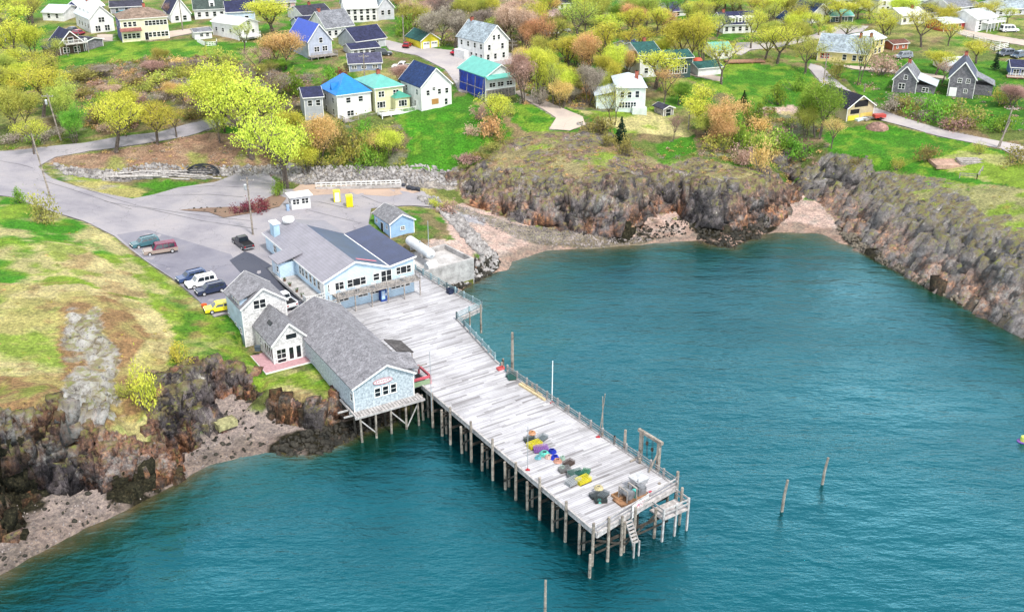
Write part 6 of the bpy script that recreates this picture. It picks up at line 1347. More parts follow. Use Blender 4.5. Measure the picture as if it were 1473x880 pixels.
# ---------------------------------------------------------------- trees, shrubs, undergrowth, rocks
def leaf_mat(name, c, c2, rough=.8, trans=.3):
    global N, L, P
    m = bpy.data.materials.new(name); m.use_nodes = True; N = m.node_tree.nodes; L = m.node_tree.links
    b = N['Principled BSDF']; b.inputs['Roughness'].default_value = rough; b.inputs['Specular IOR Level'].default_value = .15
    tcn = nd('ShaderNodeTexCoord'); oi = nd('ShaderNodeObjectInfo')
    P = nd('ShaderNodeNewGeometry').outputs['Position']
    k = ramp(noi(.45, 4, .6), [(.35, c2), (.5, tuple((x+y)/2 for x, y in zip(c, c2))), (.62, c)])
    wn_ = nd('ShaderNodeTexWhiteNoise'); L.new(P, wn_.inputs['Vector'])
    k = mixc(k, ramp(noi(5, 2, .6), [(.3,(.6,.6,.6)),(.7,(1.35,1.3,1.25))]), .9, 'MULTIPLY')
    hs = nd('ShaderNodeHueSaturation'); L.new(rng(oi.outputs['Random'], 0, 1, .47, .525), hs.inputs['Hue']); L.new(rng(oi.outputs['Random'], 0, 1, .92, 1.35), hs.inputs['Value']); L.new(k, hs.inputs['Color'])
    tr = nd('ShaderNodeBsdfTranslucent'); L.new(hs.outputs[0], tr.inputs[0]); L.new(hs.outputs[0], b.inputs['Base Color'])
    ms = nd('ShaderNodeMixShader'); ms.inputs[0].default_value = trans; L.new(b.outputs[0], ms.inputs[1]); L.new(tr.outputs[0], ms.inputs[2]); L.new(ms.outputs[0], N['Material Output'].inputs[0])
    return m
KC = {'y': ('yellow green', (.60,.62,.09), (.38,.43,.06)), 'l': ('pale green', (.46,.48,.10), (.26,.32,.07)), 'g': ('fresh green', (.22,.38,.05), (.10,.22,.03)), 'o': ('orange tan', (.66,.44,.20), (.44,.32,.12)),
      'p': ('pinkish brown', (.52,.37,.31), (.32,.21,.16)), 'b': ('grey brown', (.38,.34,.29), (.20,.17,.14)), 'r': ('dark red', (.24,.06,.07), (.12,.03,.04)), 'd': ('dark green', (.025,.06,.03), (.012,.03,.015)), 'k': ('olive brown', (.32,.30,.08), (.18,.16,.06))}
LM = {k: leaf_mat('leaves_'+v[0].replace(' ','_'), v[1], v[2]) for k, v in KC.items()}
BARK = mat('bark', (.16,.13,.11), .95, None, 3, .4, .5); TWIG = mat('twig', (.24,.20,.18), .95, None, 3, .3, .3)
def cards_mesh(name, ctr, size, m, rs, flat=0.0, aspect=.75):
    n = len(ctr); u = rs.normal(size=(n,3)); u[:,2] *= (1-flat); u /= np.linalg.norm(u,axis=1)[:,None]+1e-9
    t = rs.normal(size=(n,3)); v = np.cross(u, t); v /= np.linalg.norm(v,axis=1)[:,None]+1e-9
    s = np.asarray(size)[:,None] if np.ndim(size) else np.full((n,1), size); s = s*rs.uniform(.6,1.35,(n,1))
    a, b = u*s*.5, v*s*.5*aspect
    V_ = np.stack([ctr-a-b*.5, ctr+a*.3-b, ctr+a+b*.4, ctr-a*.3+b], 1).reshape(-1,3)
    F_ = np.arange(n*4).reshape(n,4); me = grid_mesh(name, V_, F_); me.materials.append(m); return me
def make_tree(seed, H=10.0, Wd=8.0, dens=1.0, multi=1, leaf=.33, spread=.55, clump=.75, trunk_h=.22, tr=.15):
    rs = np.random.RandomState(seed); rn = random.Random(seed); tb = MB(); tips = []
    def grow(p, d, ln, r, lev):
        k = 2; q_ = p
        for i in range(k):
            d = (d+Vector((rn.uniform(-.18,.18), rn.uniform(-.18,.18), rn.uniform(-.04,.12)))).normalized()
            q2 = q_+d*ln/k; tb.tube(q_, q2, r*(1-.25*i/k), r*(1-.25*(i+1)/k), 5 if lev < 2 else 3, False); q_ = q2
            if lev >= 1: tips.append((q_, lev))
        if lev >= 3: return
        nb = rn.randint(3,4) if lev < 2 else rn.randint(2,3)
        for i in range(nb):
            a = 2*math.pi*(i+rn.random()*.7)/nb; out_ = rn.uniform(.55,1.0)*spread*2
            dd = (d*.75+Vector((math.cos(a)*out_, math.sin(a)*out_, rn.uniform(.05,.5)))).normalized()
            grow(q_, dd, ln*rn.uniform(.62,.85), r*.58, lev+1)
    for i in range(multi):
        a = rn.uniform(0,6.28); lean = .0 if multi == 1 else .35
        grow(Vector((.25*math.cos(a)*(multi>1), .25*math.sin(a)*(multi>1), -.4)), Vector((lean*math.cos(a), lean*math.sin(a), 1)).normalized(), H*trunk_h+.4, tr, 0)
    T_ = np.array([t[0][:] for t in tips]); mxr = np.percentile(np.hypot(T_[:,0],T_[:,1]), 88); zt = T_[:,2].max()
    sx = (Wd/2-clump*.6)/mxr; sz = (H-clump*.5)/zt
    tb.v = [(x*sx, y*sx, z*sz if z > 0 else z) for x,y,z in tb.v]; T_ = T_*np.array([sx,sx,sz])
    T_ = T_[T_[:,2] > H*.12]
    per = int(26*dens); c = np.repeat(T_, per, 0); off = rs.normal(size=c.shape); off /= np.linalg.norm(off,axis=1)[:,None]; rr = clump*rs.rand(len(c),1)**.45*rs.uniform(.7,1.3,(len(c),1))
    c = c+off*rr*np.array([1,1,.7])
    return tb.mesh('trunk', BARK), (c, leaf, rs)
PROTO = {}
import zlib
def _h(s): return zlib.crc32(s.encode()) % 1000
def proto(kind, k):
    key = (kind, k)
    if key in PROTO: return PROTO[key]
    cfg = {'round': dict(H=10,Wd=9,dens=2.1,clump=1.5,leaf=.23,trunk_h=.10,tr=.14), 'wide': dict(H=10,Wd=13,dens=2.0,clump=1.6,spread=.75,leaf=.24,trunk_h=.10,tr=.15), 'sparse': dict(H=10,Wd=10,dens=1.7,clump=1.5,leaf=.17,trunk_h=.11,tr=.12), 'multi': dict(H=10,Wd=11,dens=1.9,multi=3,clump=1.6,leaf=.22,trunk_h=.09,tr=.09), 'bare': dict(H=10,Wd=7,dens=.55,clump=.8,leaf=.13,multi=2,tr=.08,trunk_h=.14)}[k[:-1]]
    tk, (c, lf, rs) = make_tree(_h(k), **cfg)
    PROTO[key] = (tk, cards_mesh('crown', c, lf, LM[kind], rs)); return PROTO[key]
def bush_mesh(kind, k):
    key = ('bush', kind, k)
    if key in PROTO: return PROTO[key]
    rs = np.random.RandomState(_h(kind+str(k))); n = 900; nc = 16
    cc = rs.normal(size=(nc,3))*np.array([.75,.75,.3])+np.array([0,0,.75]); cc[:,2] = np.abs(cc[:,2])
    c = cc[rs.randint(0,nc,n)]+rs.normal(size=(n,3))*.3; c[:,2] = np.abs(c[:,2]); st_ = MB()
    for i in range(nc): st_.tube((0,0,-.3), tuple(cc[i]), .05, .02, 3, False)
    PROTO[key] = (st_.mesh('stems', TWIG), cards_mesh('foliage', c, .17, LM[kind], rs)); return PROTO[key]
def conifer_mesh(k):
    key = ('con', k)
    if key in PROTO: return PROTO[key]
    rs = np.random.RandomState(5+k); pts_ = []
    for i in range(26):
        z = 1.0+i*.35; r = (10-z)/9*(2.3 if k == 0 else 1.3); nb = 9
        for b in range(nb):
            a = rs.uniform(0,6.28); m_ = max(3, int(r*7)); rad = rs.uniform(.2,1,m_)*r*rs.uniform(.75,1.1)
            pts_.append(np.stack([np.cos(a)*rad, np.sin(a)*rad, z-rad*.25+rs.normal(size=m_)*.08], 1))
    c = np.concatenate(pts_); PROTO[key] = (MB().tube((0,0,-.4),(0,0,9.6),.2,.03,6).mesh('trunk', BARK), cards_mesh('crown', c, .38, LM['d'], rs, .5)); return PROTO[key]
VEG = []
def veg(px, yb, yt, wpx, kind, form, lab=None):
    p = gp(px, yb); H_ = max(zup(p, px, yt), .6); W_ = wpx*(p.y*_c-(p.z-CAMH)*_s)/1500
    if form not in ('bush','con'): W_ *= 1.12; H_ *= 1.04
    if form == 'bush':
        tk, cr = bush_mesh(kind, len(VEG) % 3); sc_ = (W_/3.0, W_/3.0, H_/1.7); name = 'shrub'; cat = 'shrub'; pn = ('stems','foliage')
    elif form == 'con':
        tk, cr = conifer_mesh(0 if W_ > H_*.35 else 1); sc_ = (W_/(4.4 if W_ > H_*.35 else 2.6),)*2+(H_/10,); name = 'conifer'; cat = 'tree'; pn = ('trunk','crown')
    else:
        k = form+'abc'[len(VEG) % 3]; tk, cr = proto(kind, k); wd = {'round':9,'wide':13,'sparse':10,'multi':11,'bare':7}[form]
        sc_ = (W_/wd, W_/wd, H_/10); name = {'bare':'bare_tree'}.get(form, 'leafy_tree'); cat = 'tree'; pn = ('trunk','crown')
    e = bpy.data.objects.new(name, None); COL.objects.link(e); e.location = p; e.rotation_euler = (0,0,rnd.uniform(0,6.28)); e.scale = sc_
    a = bpy.data.objects.new(pn[0], tk); COL.objects.link(a); a.parent = e
    b = bpy.data.objects.new(pn[1], cr); COL.objects.link(b); b.parent = e
    VEG.append((e, px, (yb+yt)/2, H_, kind, form, cat, lab)); return e
T = [ # x, base y, top y, width, colour, form
(14,62,0,62,'y','round'),(44,46,-6,46,'l','sparse'),(22,98,27,60,'y','round'),(60,120,74,46,'y','sparse'),(8,150,98,44,'y','round'),(62,168,98,74,'y','wide'),(95,182,112,46,'l','multi'),(50,222,168,46,'y','sparse'),(166,220,142,78,'y','wide'),(226,208,145,56,'y','wide'),(254,198,150,36,'y','sparse'),(322,186,94,86,'y','multi'),(364,228,104,110,'y','wide'),(412,270,158,104,'y','wide'),(25,190,125,60,'l','multi'),(110,205,150,40,'g','multi'),
(396,52,0,66,'y','round'),(408,100,46,58,'o','multi'),(392,88,50,40,'g','multi'),(456,236,162,54,'o','multi'),(370,110,66,46,'p','sparse'),(352,75,30,30,'l','sparse'),(428,140,100,34,'g','bush'),(240,28,4,22,'p','bare'),
(392,150,100,50,'b','bare'),(350,140,92,40,'b','bare'),
(594,46,4,42,'l','multi'),(630,66,8,48,'b','multi'),(652,70,14,40,'b','multi'),(672,40,-8,40,'l','multi'),(703,36,-10,34,'y','multi'),(728,62,4,46,'p','multi'),(752,76,12,48,'p','multi'),(772,82,18,40,'o','multi'),(612,60,20,40,'l','multi'),(690,30,-12,40,'b','bare'),(582,52,20,30,'g','bush'),
(756,148,72,44,'p','multi'),(776,146,68,40,'y','multi'),(796,150,88,32,'l','sparse'),(820,108,52,46,'y','round'),(864,98,30,66,'y','round'),(912,88,38,46,'y','round'),(850,118,46,44,'o','multi'),(884,118,66,42,'y','multi'),(942,128,72,68,'y','round'),(822,150,100,34,'y','multi'),(846,150,94,38,'b','multi'),(808,156,112,30,'o','multi'),
(880,42,4,42,'g','multi'),(907,50,6,36,'o','multi'),(944,52,10,34,'y','round'),(830,64,-4,56,'l','sparse'),(856,40,-10,40,'l','multi'),(985,94,16,58,'y','multi'),(1014,92,18,54,'y','multi'),(1038,122,58,58,'y','sparse'),(1100,88,40,52,'y','sparse'),(1080,70,10,40,'y','sparse'),
(1008,186,122,58,'y','round'),(1036,202,140,52,'o','multi'),(974,152,118,36,'g','multi'),(955,150,98,40,'o','sparse'),(884,178,120,56,'l','bare'),(860,190,165,42,'k','bush'),(967,203,164,26,'p','bare'),(893,206,168,28,'d','con'),(1069,156,130,20,'d','con'),(1088,180,146,28,'g','bush'),
(1024,200,160,50,'l','multi'),(1050,212,170,40,'o','multi'),(1068,218,178,44,'g','bush'),(1095,222,190,40,'l','bush'),(1118,218,184,44,'g','bush'),(1140,226,196,36,'g','bush'),(1095,248,205,30,'o','bush'),(1070,235,205,34,'p','bush'),
(1110,34,-6,50,'y','round'),(1118,92,34,62,'y','sparse'),(1158,106,56,52,'l','sparse'),(1150,50,6,44,'y','sparse'),(1210,34,0,44,'y','round'),(1250,28,-4,44,'y','sparse'),(1272,62,14,62,'y','sparse'),(1325,68,14,54,'y','sparse'),(1364,66,30,30,'y','sparse'),(1233,122,46,46,'l','bare'),(1404,92,60,40,'y','round'),(1345,108,75,42,'y','round'),(1353,120,88,34,'p','bare'),(1268,108,80,44,'p','bush'),(1431,101,72,14,'d','con'),
(1130,30,-6,40,'l','multi'),(1300,20,-6,36,'y','sparse'),(1185,70,34,30,'y','sparse'),(1205,112,84,26,'k','bush'),
(1176,200,110,62,'g','multi'),(1196,214,166,30,'o','sparse'),(1160,196,150,40,'l','multi'),(1284,156,134,40,'b','bush'),(1302,158,136,36,'k','bush'),(1338,174,138,48,'g','bush'),(1390,182,150,52,'k','bush'),(1372,186,162,36,'p','bush'),(1452,154,122,44,'p','multi'),(1440,150,128,34,'l','bush'),(1256,66,40,26,'k','bush'),(1335,230,206,34,'k','bush'),(1410,222,206,18,'l','bush'),(1445,190,166,30,'g','bush'),(1455,235,212,40,'k','bush'),
(712,186,134,50,'y','round'),(706,196,160,36,'o','bush'),(690,170,150,26,'p','bush'),(560,226,184,44,'y','multi'),(545,228,190,36,'o','sparse'),(516,232,190,44,'l','bush'),(498,222,178,40,'k','bush'),(530,240,208,40,'g','bush'),(478,214,176,36,'k','bush'),
(66,316,280,44,'k','bush'),(30,292,270,24,'g','bush'),(206,588,530,40,'y','bush'),(258,520,496,30,'y','bush'),(186,570,545,26,'l','bush'),(372,304,284,34,'r','bush'),(350,306,290,26,'r','bush'),(402,282,262,22,'g','bush'),(640,306,290,30,'p','bush'),(628,298,286,18,'y','bush'),(570,122,92,40,'p','multi'),(488,118,98,30,'r','bush'),(505,122,108,24,'g','bush'),(478,122,96,28,'g','bush'),(415,210,160,50,'y','multi'),(440,250,206,44,'y','multi'),(900,222,196,28,'k','bush'),(880,210,190,24,'k','bush'),(1290,244,228,20,'l','bush'),(1225,246,226,24,'k','bush'),
(620,22,-10,44,'l','multi'),(645,34,-6,44,'b','multi'),(790,30,-6,40,'o','multi'),(770,50,6,46,'y','multi'),(745,40,-6,44,'p','multi'),(810,90,50,40,'l','multi'),(835,100,56,40,'l','multi'),(780,110,66,44,'l','multi'),(760,116,72,40,'y','multi'),(840,36,-8,44,'y','multi'),(800,58,16,40,'k','multi'),(905,30,-8,40,'l','multi'),(930,30,-8,40,'l','multi'),(1000,36,-4,40,'y','multi'),(1030,24,-8,44,'y','sparse'),(1060,26,-6,44,'l','sparse'),(1095,24,-8,40,'y','sparse'),(1010,58,24,36,'l','multi'),(950,90,56,40,'y','multi'),(870,140,104,36,'l','multi'),(900,106,70,34,'o','multi'),(968,136,110,30,'l','bush'),(5,120,70,40,'l','multi'),(80,92,54,34,'l','sparse'),(36,130,92,40,'y','multi'),(1170,30,-8,40,'l','sparse'),(1230,20,-10,34,'l','sparse'),(1185,140,116,30,'l','bush'),(1146,130,104,30,'g','bush'),(1400,120,100,0,'l','bush'),(1120,150,120,34,'g','bush'),(730,165,140,26,'l','bush'),(1410,30,4,30,'l','sparse'),(1340,30,2,34,'y','sparse'),(1448,34,10,26,'y','sparse'),(1380,20,-6,30,'y','sparse')]
T = [t for t in T if t[3] > 0]
for t in T: veg(*t)
# individual shrubs filling the wooded slopes
def fillers(poly, n, kinds, hpx, wpx, forms=('bush',)):
    xs = [p[0] for p in poly]; ys = [p[1] for p in poly]; k = 0; placed = []
    while k < n*40 and len(placed) < n:
        k += 1; x = rnd.uniform(min(xs),max(xs)); y = rnd.uniform(min(ys),max(ys))
        if not inpoly(np.array([x]),np.array([y]),poly)[0] or any(abs(x-a)/22+abs(y-b)/9 < 1 for a,b in placed): continue
        placed.append((x,y)); h = rnd.uniform(*hpx); veg(x, y, y-h, rnd.uniform(*wpx), rnd.choice(kinds), rnd.choice(forms))
HILLP = [(120,96),(200,84),(300,80),(400,100),(440,112),(420,160),(330,178),(300,168),(230,182),(170,190),(115,196),(95,140)]
fillers(HILLP, 46, 'gkblobpk', (12,26), (24,44), ('bush','bush','multi'))
fillers([(0,195),(90,190),(60,205),(0,215)], 5, 'gkb', (10,18), (22,34))
fillers([(465,196),(560,190),(580,240),(500,240),(430,236),(440,200)], 9, 'klg', (14,26), (26,40))
fillers([(745,120),(960,120),(870,155),(745,150)], 9, 'olkb', (16,30), (24,36), ('bush','multi'))
fillers([(1000,180),(1100,160),(1180,195),(1180,215),(1090,225),(1010,215)], 16, 'glkop', (12,28), (22,38))
fillers([(1130,30),(1160,60),(1100,60)], 3, 'lk', (10,18), (24,34))
fillers([(680,180),(760,185),(690,235),(660,245)], 8, 'klp', (8,16), (20,32))
fillers([(1260,150),(1340,150),(1440,185),(1400,192),(1300,165)], 8, 'kbg', (10,16), (24,36))
fillers([(560,0),(760,0),(780,70),(600,50)], 14, 'bplo', (34,52), (30,46), ('multi','sparse'))
fillers([(770,10),(1100,2),(1100,50),(960,70),(780,60)], 26, 'ylylog', (32,50), (30,50), ('multi','round','sparse'))
fillers([(1100,30),(1473,4),(1473,34),(1250,60),(1110,90)], 20, 'ylyl', (24,40), (26,42), ('sparse','multi'))
fillers([(0,30),(50,20),(60,90),(90,130),(0,180)], 7, 'yll', (36,60), (36,50), ('multi','round'))
fillers([(745,60),(880,70),(900,140),(745,140)], 12, 'yoly', (32,50), (30,44), ('multi','round'))
fillers([(270,190),(400,185),(430,235),(400,240),(300,215)], 5, 'yly', (40,66), (36,54), ('multi','sparse'))
fillers([(90,170),(300,150),(380,130),(400,160),(300,185),(110,205)], 7, 'yl', (30,44), (34,50), ('multi','sparse'))
# labels for plants
OV = ['nearest to it','second from it','third from it','fourth from it','fifth from it','sixth from it','seventh from it','eighth from it','ninth from it','tenth from it','eleventh from it','twelfth from it']
marks = [m for m in LAND if m[2]]+[(150,185,'the upper road'),(40,285,'the lower road bend'),(1340,178,'the country road'),(1120,130,'the big lawn'),(860,230,'the middle cliff'),(1330,300,'the right hand cliff'),(200,560,'the left hand cliff'),(620,200,'the green bank'),(550,15,'the tall top farmhouse'),(1380,232,'the tan garden bed')]
bucket = {}
for it in VEG:
    e, x, y, h, kind, form, cat, lab = it
    bx, by, bn = min(marks, key=lambda m: math.hypot(x-m[0], 1.6*(y-m[1])))
    dx, dy = x-bx, y-by
    rel_ = ('right of' if dx > 0 else 'left of') if abs(dx) > abs(dy)*1.2 else ('in front of' if dy > 0 else 'behind')
    size = 'small' if h < 3 else ('tall' if h > 9 else 'mid sized') if cat == 'tree' else ('low' if h < 2.2 else 'bushy')
    nm = {'con':'conifer','bush':'shrub','bare':'bare tree','sparse':'thin leaved tree'}.get(form,'tree')
    d = '%s %s %s %s %s' % (size, KC[kind][0], nm, rel_, bn)
    bucket.setdefault(d, []).append((math.hypot(dx,dy), it))
    e['category'] = 'tree' if cat == 'tree' else 'shrub'
    e['group'] = {'con':'dark conifers','bush':'shrubs on the slopes','bare':'bare trees among the houses'}.get(form, KC[kind][0]+' trees on the hillside')
for d, lst in bucket.items():
    lst.sort(key=lambda q: q[0])
    for i, (_, it) in enumerate(lst): 
        lb = d if len(lst) == 1 else d+', '+OV[min(i,11)]
        w_ = lb.split()
        if len(w_) > 16: lb = ' '.join(w_[1:]) if w_[0] != 'mid' else ' '.join(w_[2:])
        if len(lb.split()) > 16: lb = lb.replace(' from it','').replace(' to it','').replace('thin leaved','thin')
        it[0]['label'] = lb
# undergrowth nobody could count
def scatter(name, poly, dens, kinds_m, size, hgt, label, seed, per=26, rad=1.0, flat=0, zmin=2.6):
    rs = np.random.RandomState(seed); W_ = [gp(*p) for p in poly]; xs = [w.x for w in W_]; ys = [w.y for w in W_]
    area = (max(xs)-min(xs))*(max(ys)-min(ys)); n = int(area*dens); X = rs.uniform(min(xs),max(xs),n); Y = rs.uniform(min(ys),max(ys),n)
    k = inpoly(X, Y, [(w.x,w.y) for w in W_]) & (fbm(X, Y, 6, seed, 3) > .34); X, Y = X[k], Y[k]
    Z = np.array([gz(a,b,ZT) for a,b in zip(X,Y)]); k = (Z > zmin) & ~np.array([bool(ASPH[min(np.searchsorted(GY,b),ny-1), min(np.searchsorted(GX,a),nx-1)]) for a,b in zip(X,Y)]); X,Y,Z = X[k],Y[k],Z[k]
    if len(X) == 0: return
    c = np.repeat(np.stack([X,Y,Z],1), per, 0); r_ = np.repeat(rs.uniform(.4,1.2,len(X))*rad, per)
    o = rs.normal(size=c.shape); o /= np.linalg.norm(o,axis=1)[:,None]; o[:,2] = np.abs(o[:,2])*hgt/rad; c += o*r_[:,None]*rs.rand(len(c),1)**.5
    me = cards_mesh(name, c, size, LM[kinds_m[0]], rs, flat)
    for km in kinds_m[1:]: me.materials.append(LM[km])
    mi = np.repeat(rs.randint(0, len(kinds_m), len(X)), per); me.polygons.foreach_set('material_index', mi.astype(np.int32))
    tag(link(name, me), label, 'undergrowth', None, 'stuff')
scatter('hillside_thicket', HILLP+[], .36, 'kbopbk', .30, 1.0, 'tangled brown and green thicket covering the upper left slope', 11, 44, 1.3)
scatter('bank_litter_brush', [(80,226),(180,212),(290,190),(380,205),(440,240),(330,246),(170,250)], .35, 'popbk', .22, .4, 'low rusty brown brush on the bank behind the lot', 12, 30, 1.0)
scatter('roadside_scrub', [(-30,196),(60,196),(110,190),(120,206),(0,220),(-30,222)], .3, 'gkb', .25, .7, 'green and brown scrub beside the upper road, far left', 13, 36, 1.2)
scatter('wood_undergrowth', [(740,110),(960,110),(880,160),(745,152)], .28, 'klob', .3, 1.0, 'olive undergrowth below the trees left of the mint house', 14, 40, 1.3)
scatter('slope_scrub', [(440,190),(580,180),(590,242),(430,244)], .25, 'kglp', .28, .9, 'mixed scrub on the slope below the row of houses', 15, 38, 1.2)
scatter('gully_scrub', [(1010,190),(1100,150),(1190,185),(1195,225),(1130,262),(1080,240),(1000,225)], .22, 'kgopl', .28, .9, 'dense pink and green scrub filling the gully above the small cove', 16, 40, 1.2)
scatter('cliff_scrub', [(660,250),(740,195),(880,185),(1000,205),(1110,240),(1110,275),(900,275),(740,280),(665,284)], .30, 'kkopbl', .19, .4, 'short dry scrub over the top of the middle cliff', 17, 26, .9)
scatter('far_woodland_floor', [(570,10),(760,10),(780,80),(600,66)], .08, 'bpkl', .35, 1.4, 'bare brushwood under the brown trees at the top', 18, 50, 1.7)
scatter('right_cliff_scrub', [(1150,240),(1300,240),(1473,280),(1540,330),(1473,400),(1350,350),(1200,290)], .12, 'klkg', .2, .35, 'green and rusty scrub over the right hand cliff top', 19, 24, .8)
scatter('headland_tussocks', [(0,320),(150,340),(300,470),(240,540),(60,560),(-60,560),(-60,330)], .07, 'kkoy', .13, .16, 'short straw tussocks dotted over the left headland', 20, 14, .5, 0)
scatter('field_scrub', [(1180,100),(1290,110),(1480,140),(1480,195),(1350,170),(1250,145)], .05, 'gkbp', .26, .7, 'rough scrub in the field above the country road', 21, 34, 1.2)
scatter('village_scrub', [(950,60),(1180,50),(1180,80),(1060,100),(960,110)], .04, 'lkgo', .3, .9, 'light scrub between the houses at the top centre', 22, 36, 1.3)
# ---------------------------------------------------------------- loose stone
import bmesh
def rock_templates():
    out_ = []
    for k in range(6):
        b = bmesh.new(); bmesh.ops.create_icosphere(b, subdivisions=1, radius=1); rr = random.Random(k)
        for v_ in b.verts: v_.co *= rr.uniform(.6,1.2); v_.co.z *= .7
        out_.append((np.array([v_.co[:] for v_ in b.verts]), np.array([[v_.index for v_ in f.verts] for f in b.faces]))); b.free()
    return out_
RT_ = rock_templates()
def rocks(name, poly, n, smin, smax, m, label, seed, zmin=-.5, base=None):
    zmin = zmin+W0; rs = np.random.RandomState(seed); W_ = [gp(*p) for p in poly]; P2 = [(w.x,w.y) for w in W_]; xs = [w.x for w in W_]; ys = [w.y for w in W_]; Vs = []; Fs = []; nvv = 0; c = 0; t_ = 0
    while c < n and t_ < n*30:
        t_ += 1; x = rs.uniform(min(xs),max(xs)); y = rs.uniform(min(ys),max(ys))
        if not inpoly(np.array([x]),np.array([y]),P2)[0]: continue
        z = gz(x,y,ZT)
        if z < zmin: continue
        tv, tf = RT_[rs.randint(6)]; s = smin+(smax-smin)*rs.rand()**2; A = rs.normal(size=(3,3)); Q, _q = np.linalg.qr(A)
        v_ = (tv*np.array([s*rs.uniform(.8,1.5), s, s*.8])) @ Q.T+np.array([x,y,z+s*.15]); Vs.append(v_); Fs.append(tf+nvv); nvv += len(tv); c += 1
    me = grid_mesh(name, np.concatenate(Vs), np.concatenate(Fs)); me.materials.append(m); tag(link(name, me), label, 'rocks', None, 'stuff')
STONE = mat('riprap_stone', (.40,.38,.37), .95, None, .9, .45, .6, color2=(.14,.13,.13)); DSTONE = mat('weed_stone', (.05,.045,.035), .9, None, .9, .5, .5, color2=(.012,.012,.01)); PSTONE = mat('pebble_stone', (.36,.31,.29), .95, None, .6, .5, .5, color2=(.10,.09,.085))
def crags(name, poly, n, label, seed, tilt=(.15,.1), smin=.5, smax=1.5, wide=1.0, sink=.35):     # jointed blocks standing out of the rock faces
    rs = np.random.RandomState(seed); m = inpoly(PXX, PYY, poly) & (RKs > .45) & (SLOPE > .55) & (ZZ > W0+.4)
    jj_, ii_ = np.nonzero(m); w_ = SLOPE[jj_,ii_]*np.gradient(GX)[ii_]*np.gradient(GY)[jj_]; k = rs.choice(len(jj_), n, p=w_/w_.sum()); j, i = jj_[k], ii_[k]
    t = rs.rand(n); j2 = np.clip(j+rs.randint(-1,2,n),0,ny-1); i2 = np.clip(i+rs.randint(-1,2,n),0,nx-1)
    c = np.stack([XD[j,i]*(1-t)+XD[j2,i2]*t, YD[j,i]*(1-t)+YD[j2,i2]*t, ZT[j,i]*(1-t)+ZT[j2,i2]*t], 1)
    s = (smin+(smax-smin)*rs.rand(n)**2.5)[:,None,None]; c[:,2] -= sink*s[:,0,0]; cube = np.array([[x,y,z] for z in (-1,1) for y in (-1,1) for x in (-1,1)], float)
    v = cube[None]*np.stack([rs.uniform(.3,.6,n)*wide,rs.uniform(.25,.5,n)*wide,rs.uniform(.4,1.0,n)/wide**.5],1)[:,None,:]*s*(1+.0*t[:,None,None]); v *= 1+rs.uniform(-.3,.25,(n,8,1)); v[:,4:,:2] *= rs.uniform(.35,.9,(n,1,1))
    yaw = rs.normal(.5,.5,n); tx = rs.normal(tilt[0],.18,n); ty = rs.normal(tilt[1],.18,n); cy_, sy_ = np.cos(yaw), np.sin(yaw)
    x, y, z = v[...,0]*cy_[:,None]-v[...,1]*sy_[:,None], v[...,0]*sy_[:,None]+v[...,1]*cy_[:,None], v[...,2]
    v = np.stack([x+z*tx[:,None], y+z*ty[:,None], z], -1)+c[:,None,:]
    fq = np.array([[0,2,3,1],[4,5,7,6],[0,1,5,4],[1,3,7,5],[3,2,6,7],[2,0,4,6]]); F_ = (fq[None]+8*np.arange(n)[:,None,None]).reshape(-1,4)
    me = grid_mesh(name, v.reshape(-1,3), F_); me.materials.append(GM)
    for nm, arr in (('rock', np.full(n,1.4)), ('rust', RUST[j,i]), ('darkrock', DRK[j,i]*.8), ('palerock', PALE_[j,i]), ('weed', WD[j,i]), ('wet', WET[j,i])):
        a_ = me.attributes.new(nm, 'FLOAT', 'POINT'); a_.data.foreach_set('value', np.repeat(arr, 8).astype(np.float32))
    ca_ = me.color_attributes.new('Col', 'FLOAT_COLOR', 'POINT'); ca_.data.foreach_set('color', np.tile(np.array([.25,.22,.18,1], np.float32), n*8))
    tag(link(name, me), label, 'rocks', None, 'stuff')
crags('middle_cliff_blocks', [(640,225),(1130,245),(1130,350),(640,350)], 1300, 'jointed rust and grey blocks of the middle cliff face', 51, (.1,.25), .6, 3.4, 1.5, .6)
crags('right_cliff_blocks', [(1130,230),(1700,230),(1700,620),(1130,620)], 1900, 'jagged grey blocks of the right hand cliff face', 52, (.5,.3), .6, 3.8, 1.5, .6)
crags('left_cliff_blocks', [(-200,480),(520,480),(520,800),(-200,800)], 4200, 'dark and rusty blocks of the left hand cliff face', 53, (.05,.05), .4, 2.2, 1.1, .45)
rocks('lot_riprap', [(78,236),(160,246),(290,240),(400,236),(440,240),(660,243),(655,268),(590,268),(430,266),(400,250),(290,252),(170,262),(95,252)], 2300, .2, .6, STONE, 'grey broken stone bank running behind the lot', 1)
rocks('shore_riprap', [(600,282),(640,296),(670,318),(690,345),(712,365),(716,385),(690,400),(640,418),(612,404),(682,390),(684,362),(655,330),(628,300),(606,290)], 1300, .25, .8, STONE, 'tumbled boulders of the shore bank beside the concrete basin', 2)
rocks('island_stones', [(258,302),(300,305),(320,314),(362,306),(400,296),(398,290),(350,298),(290,300)], 260, .2, .45, DSTONE, 'dark stones edging the island in the lot', 3)
rocks('weed_boulders', [(600,405),(690,378),(714,366),(720,382),(692,402),(640,424)], 420, .25, .7, DSTONE, 'black weedy boulders at the foot of the basin', 4)
rocks('cove_boulders', [(395,640),(445,618),(490,612),(590,606),(600,640),(480,668),(400,662)], 520, .15, .55, DSTONE, 'dark weedy rocks in the shallows below the wharf shed', 5, -1.2)
rocks('left_beach_stones', [(-40,770),(20,700),(170,700),(250,640),(290,575),(350,560),(410,610),(380,640),(260,690),(150,745),(20,820),(-40,850)], 600, .05, .18, PSTONE, 'scattered small stones on the left beach', 6, .05)
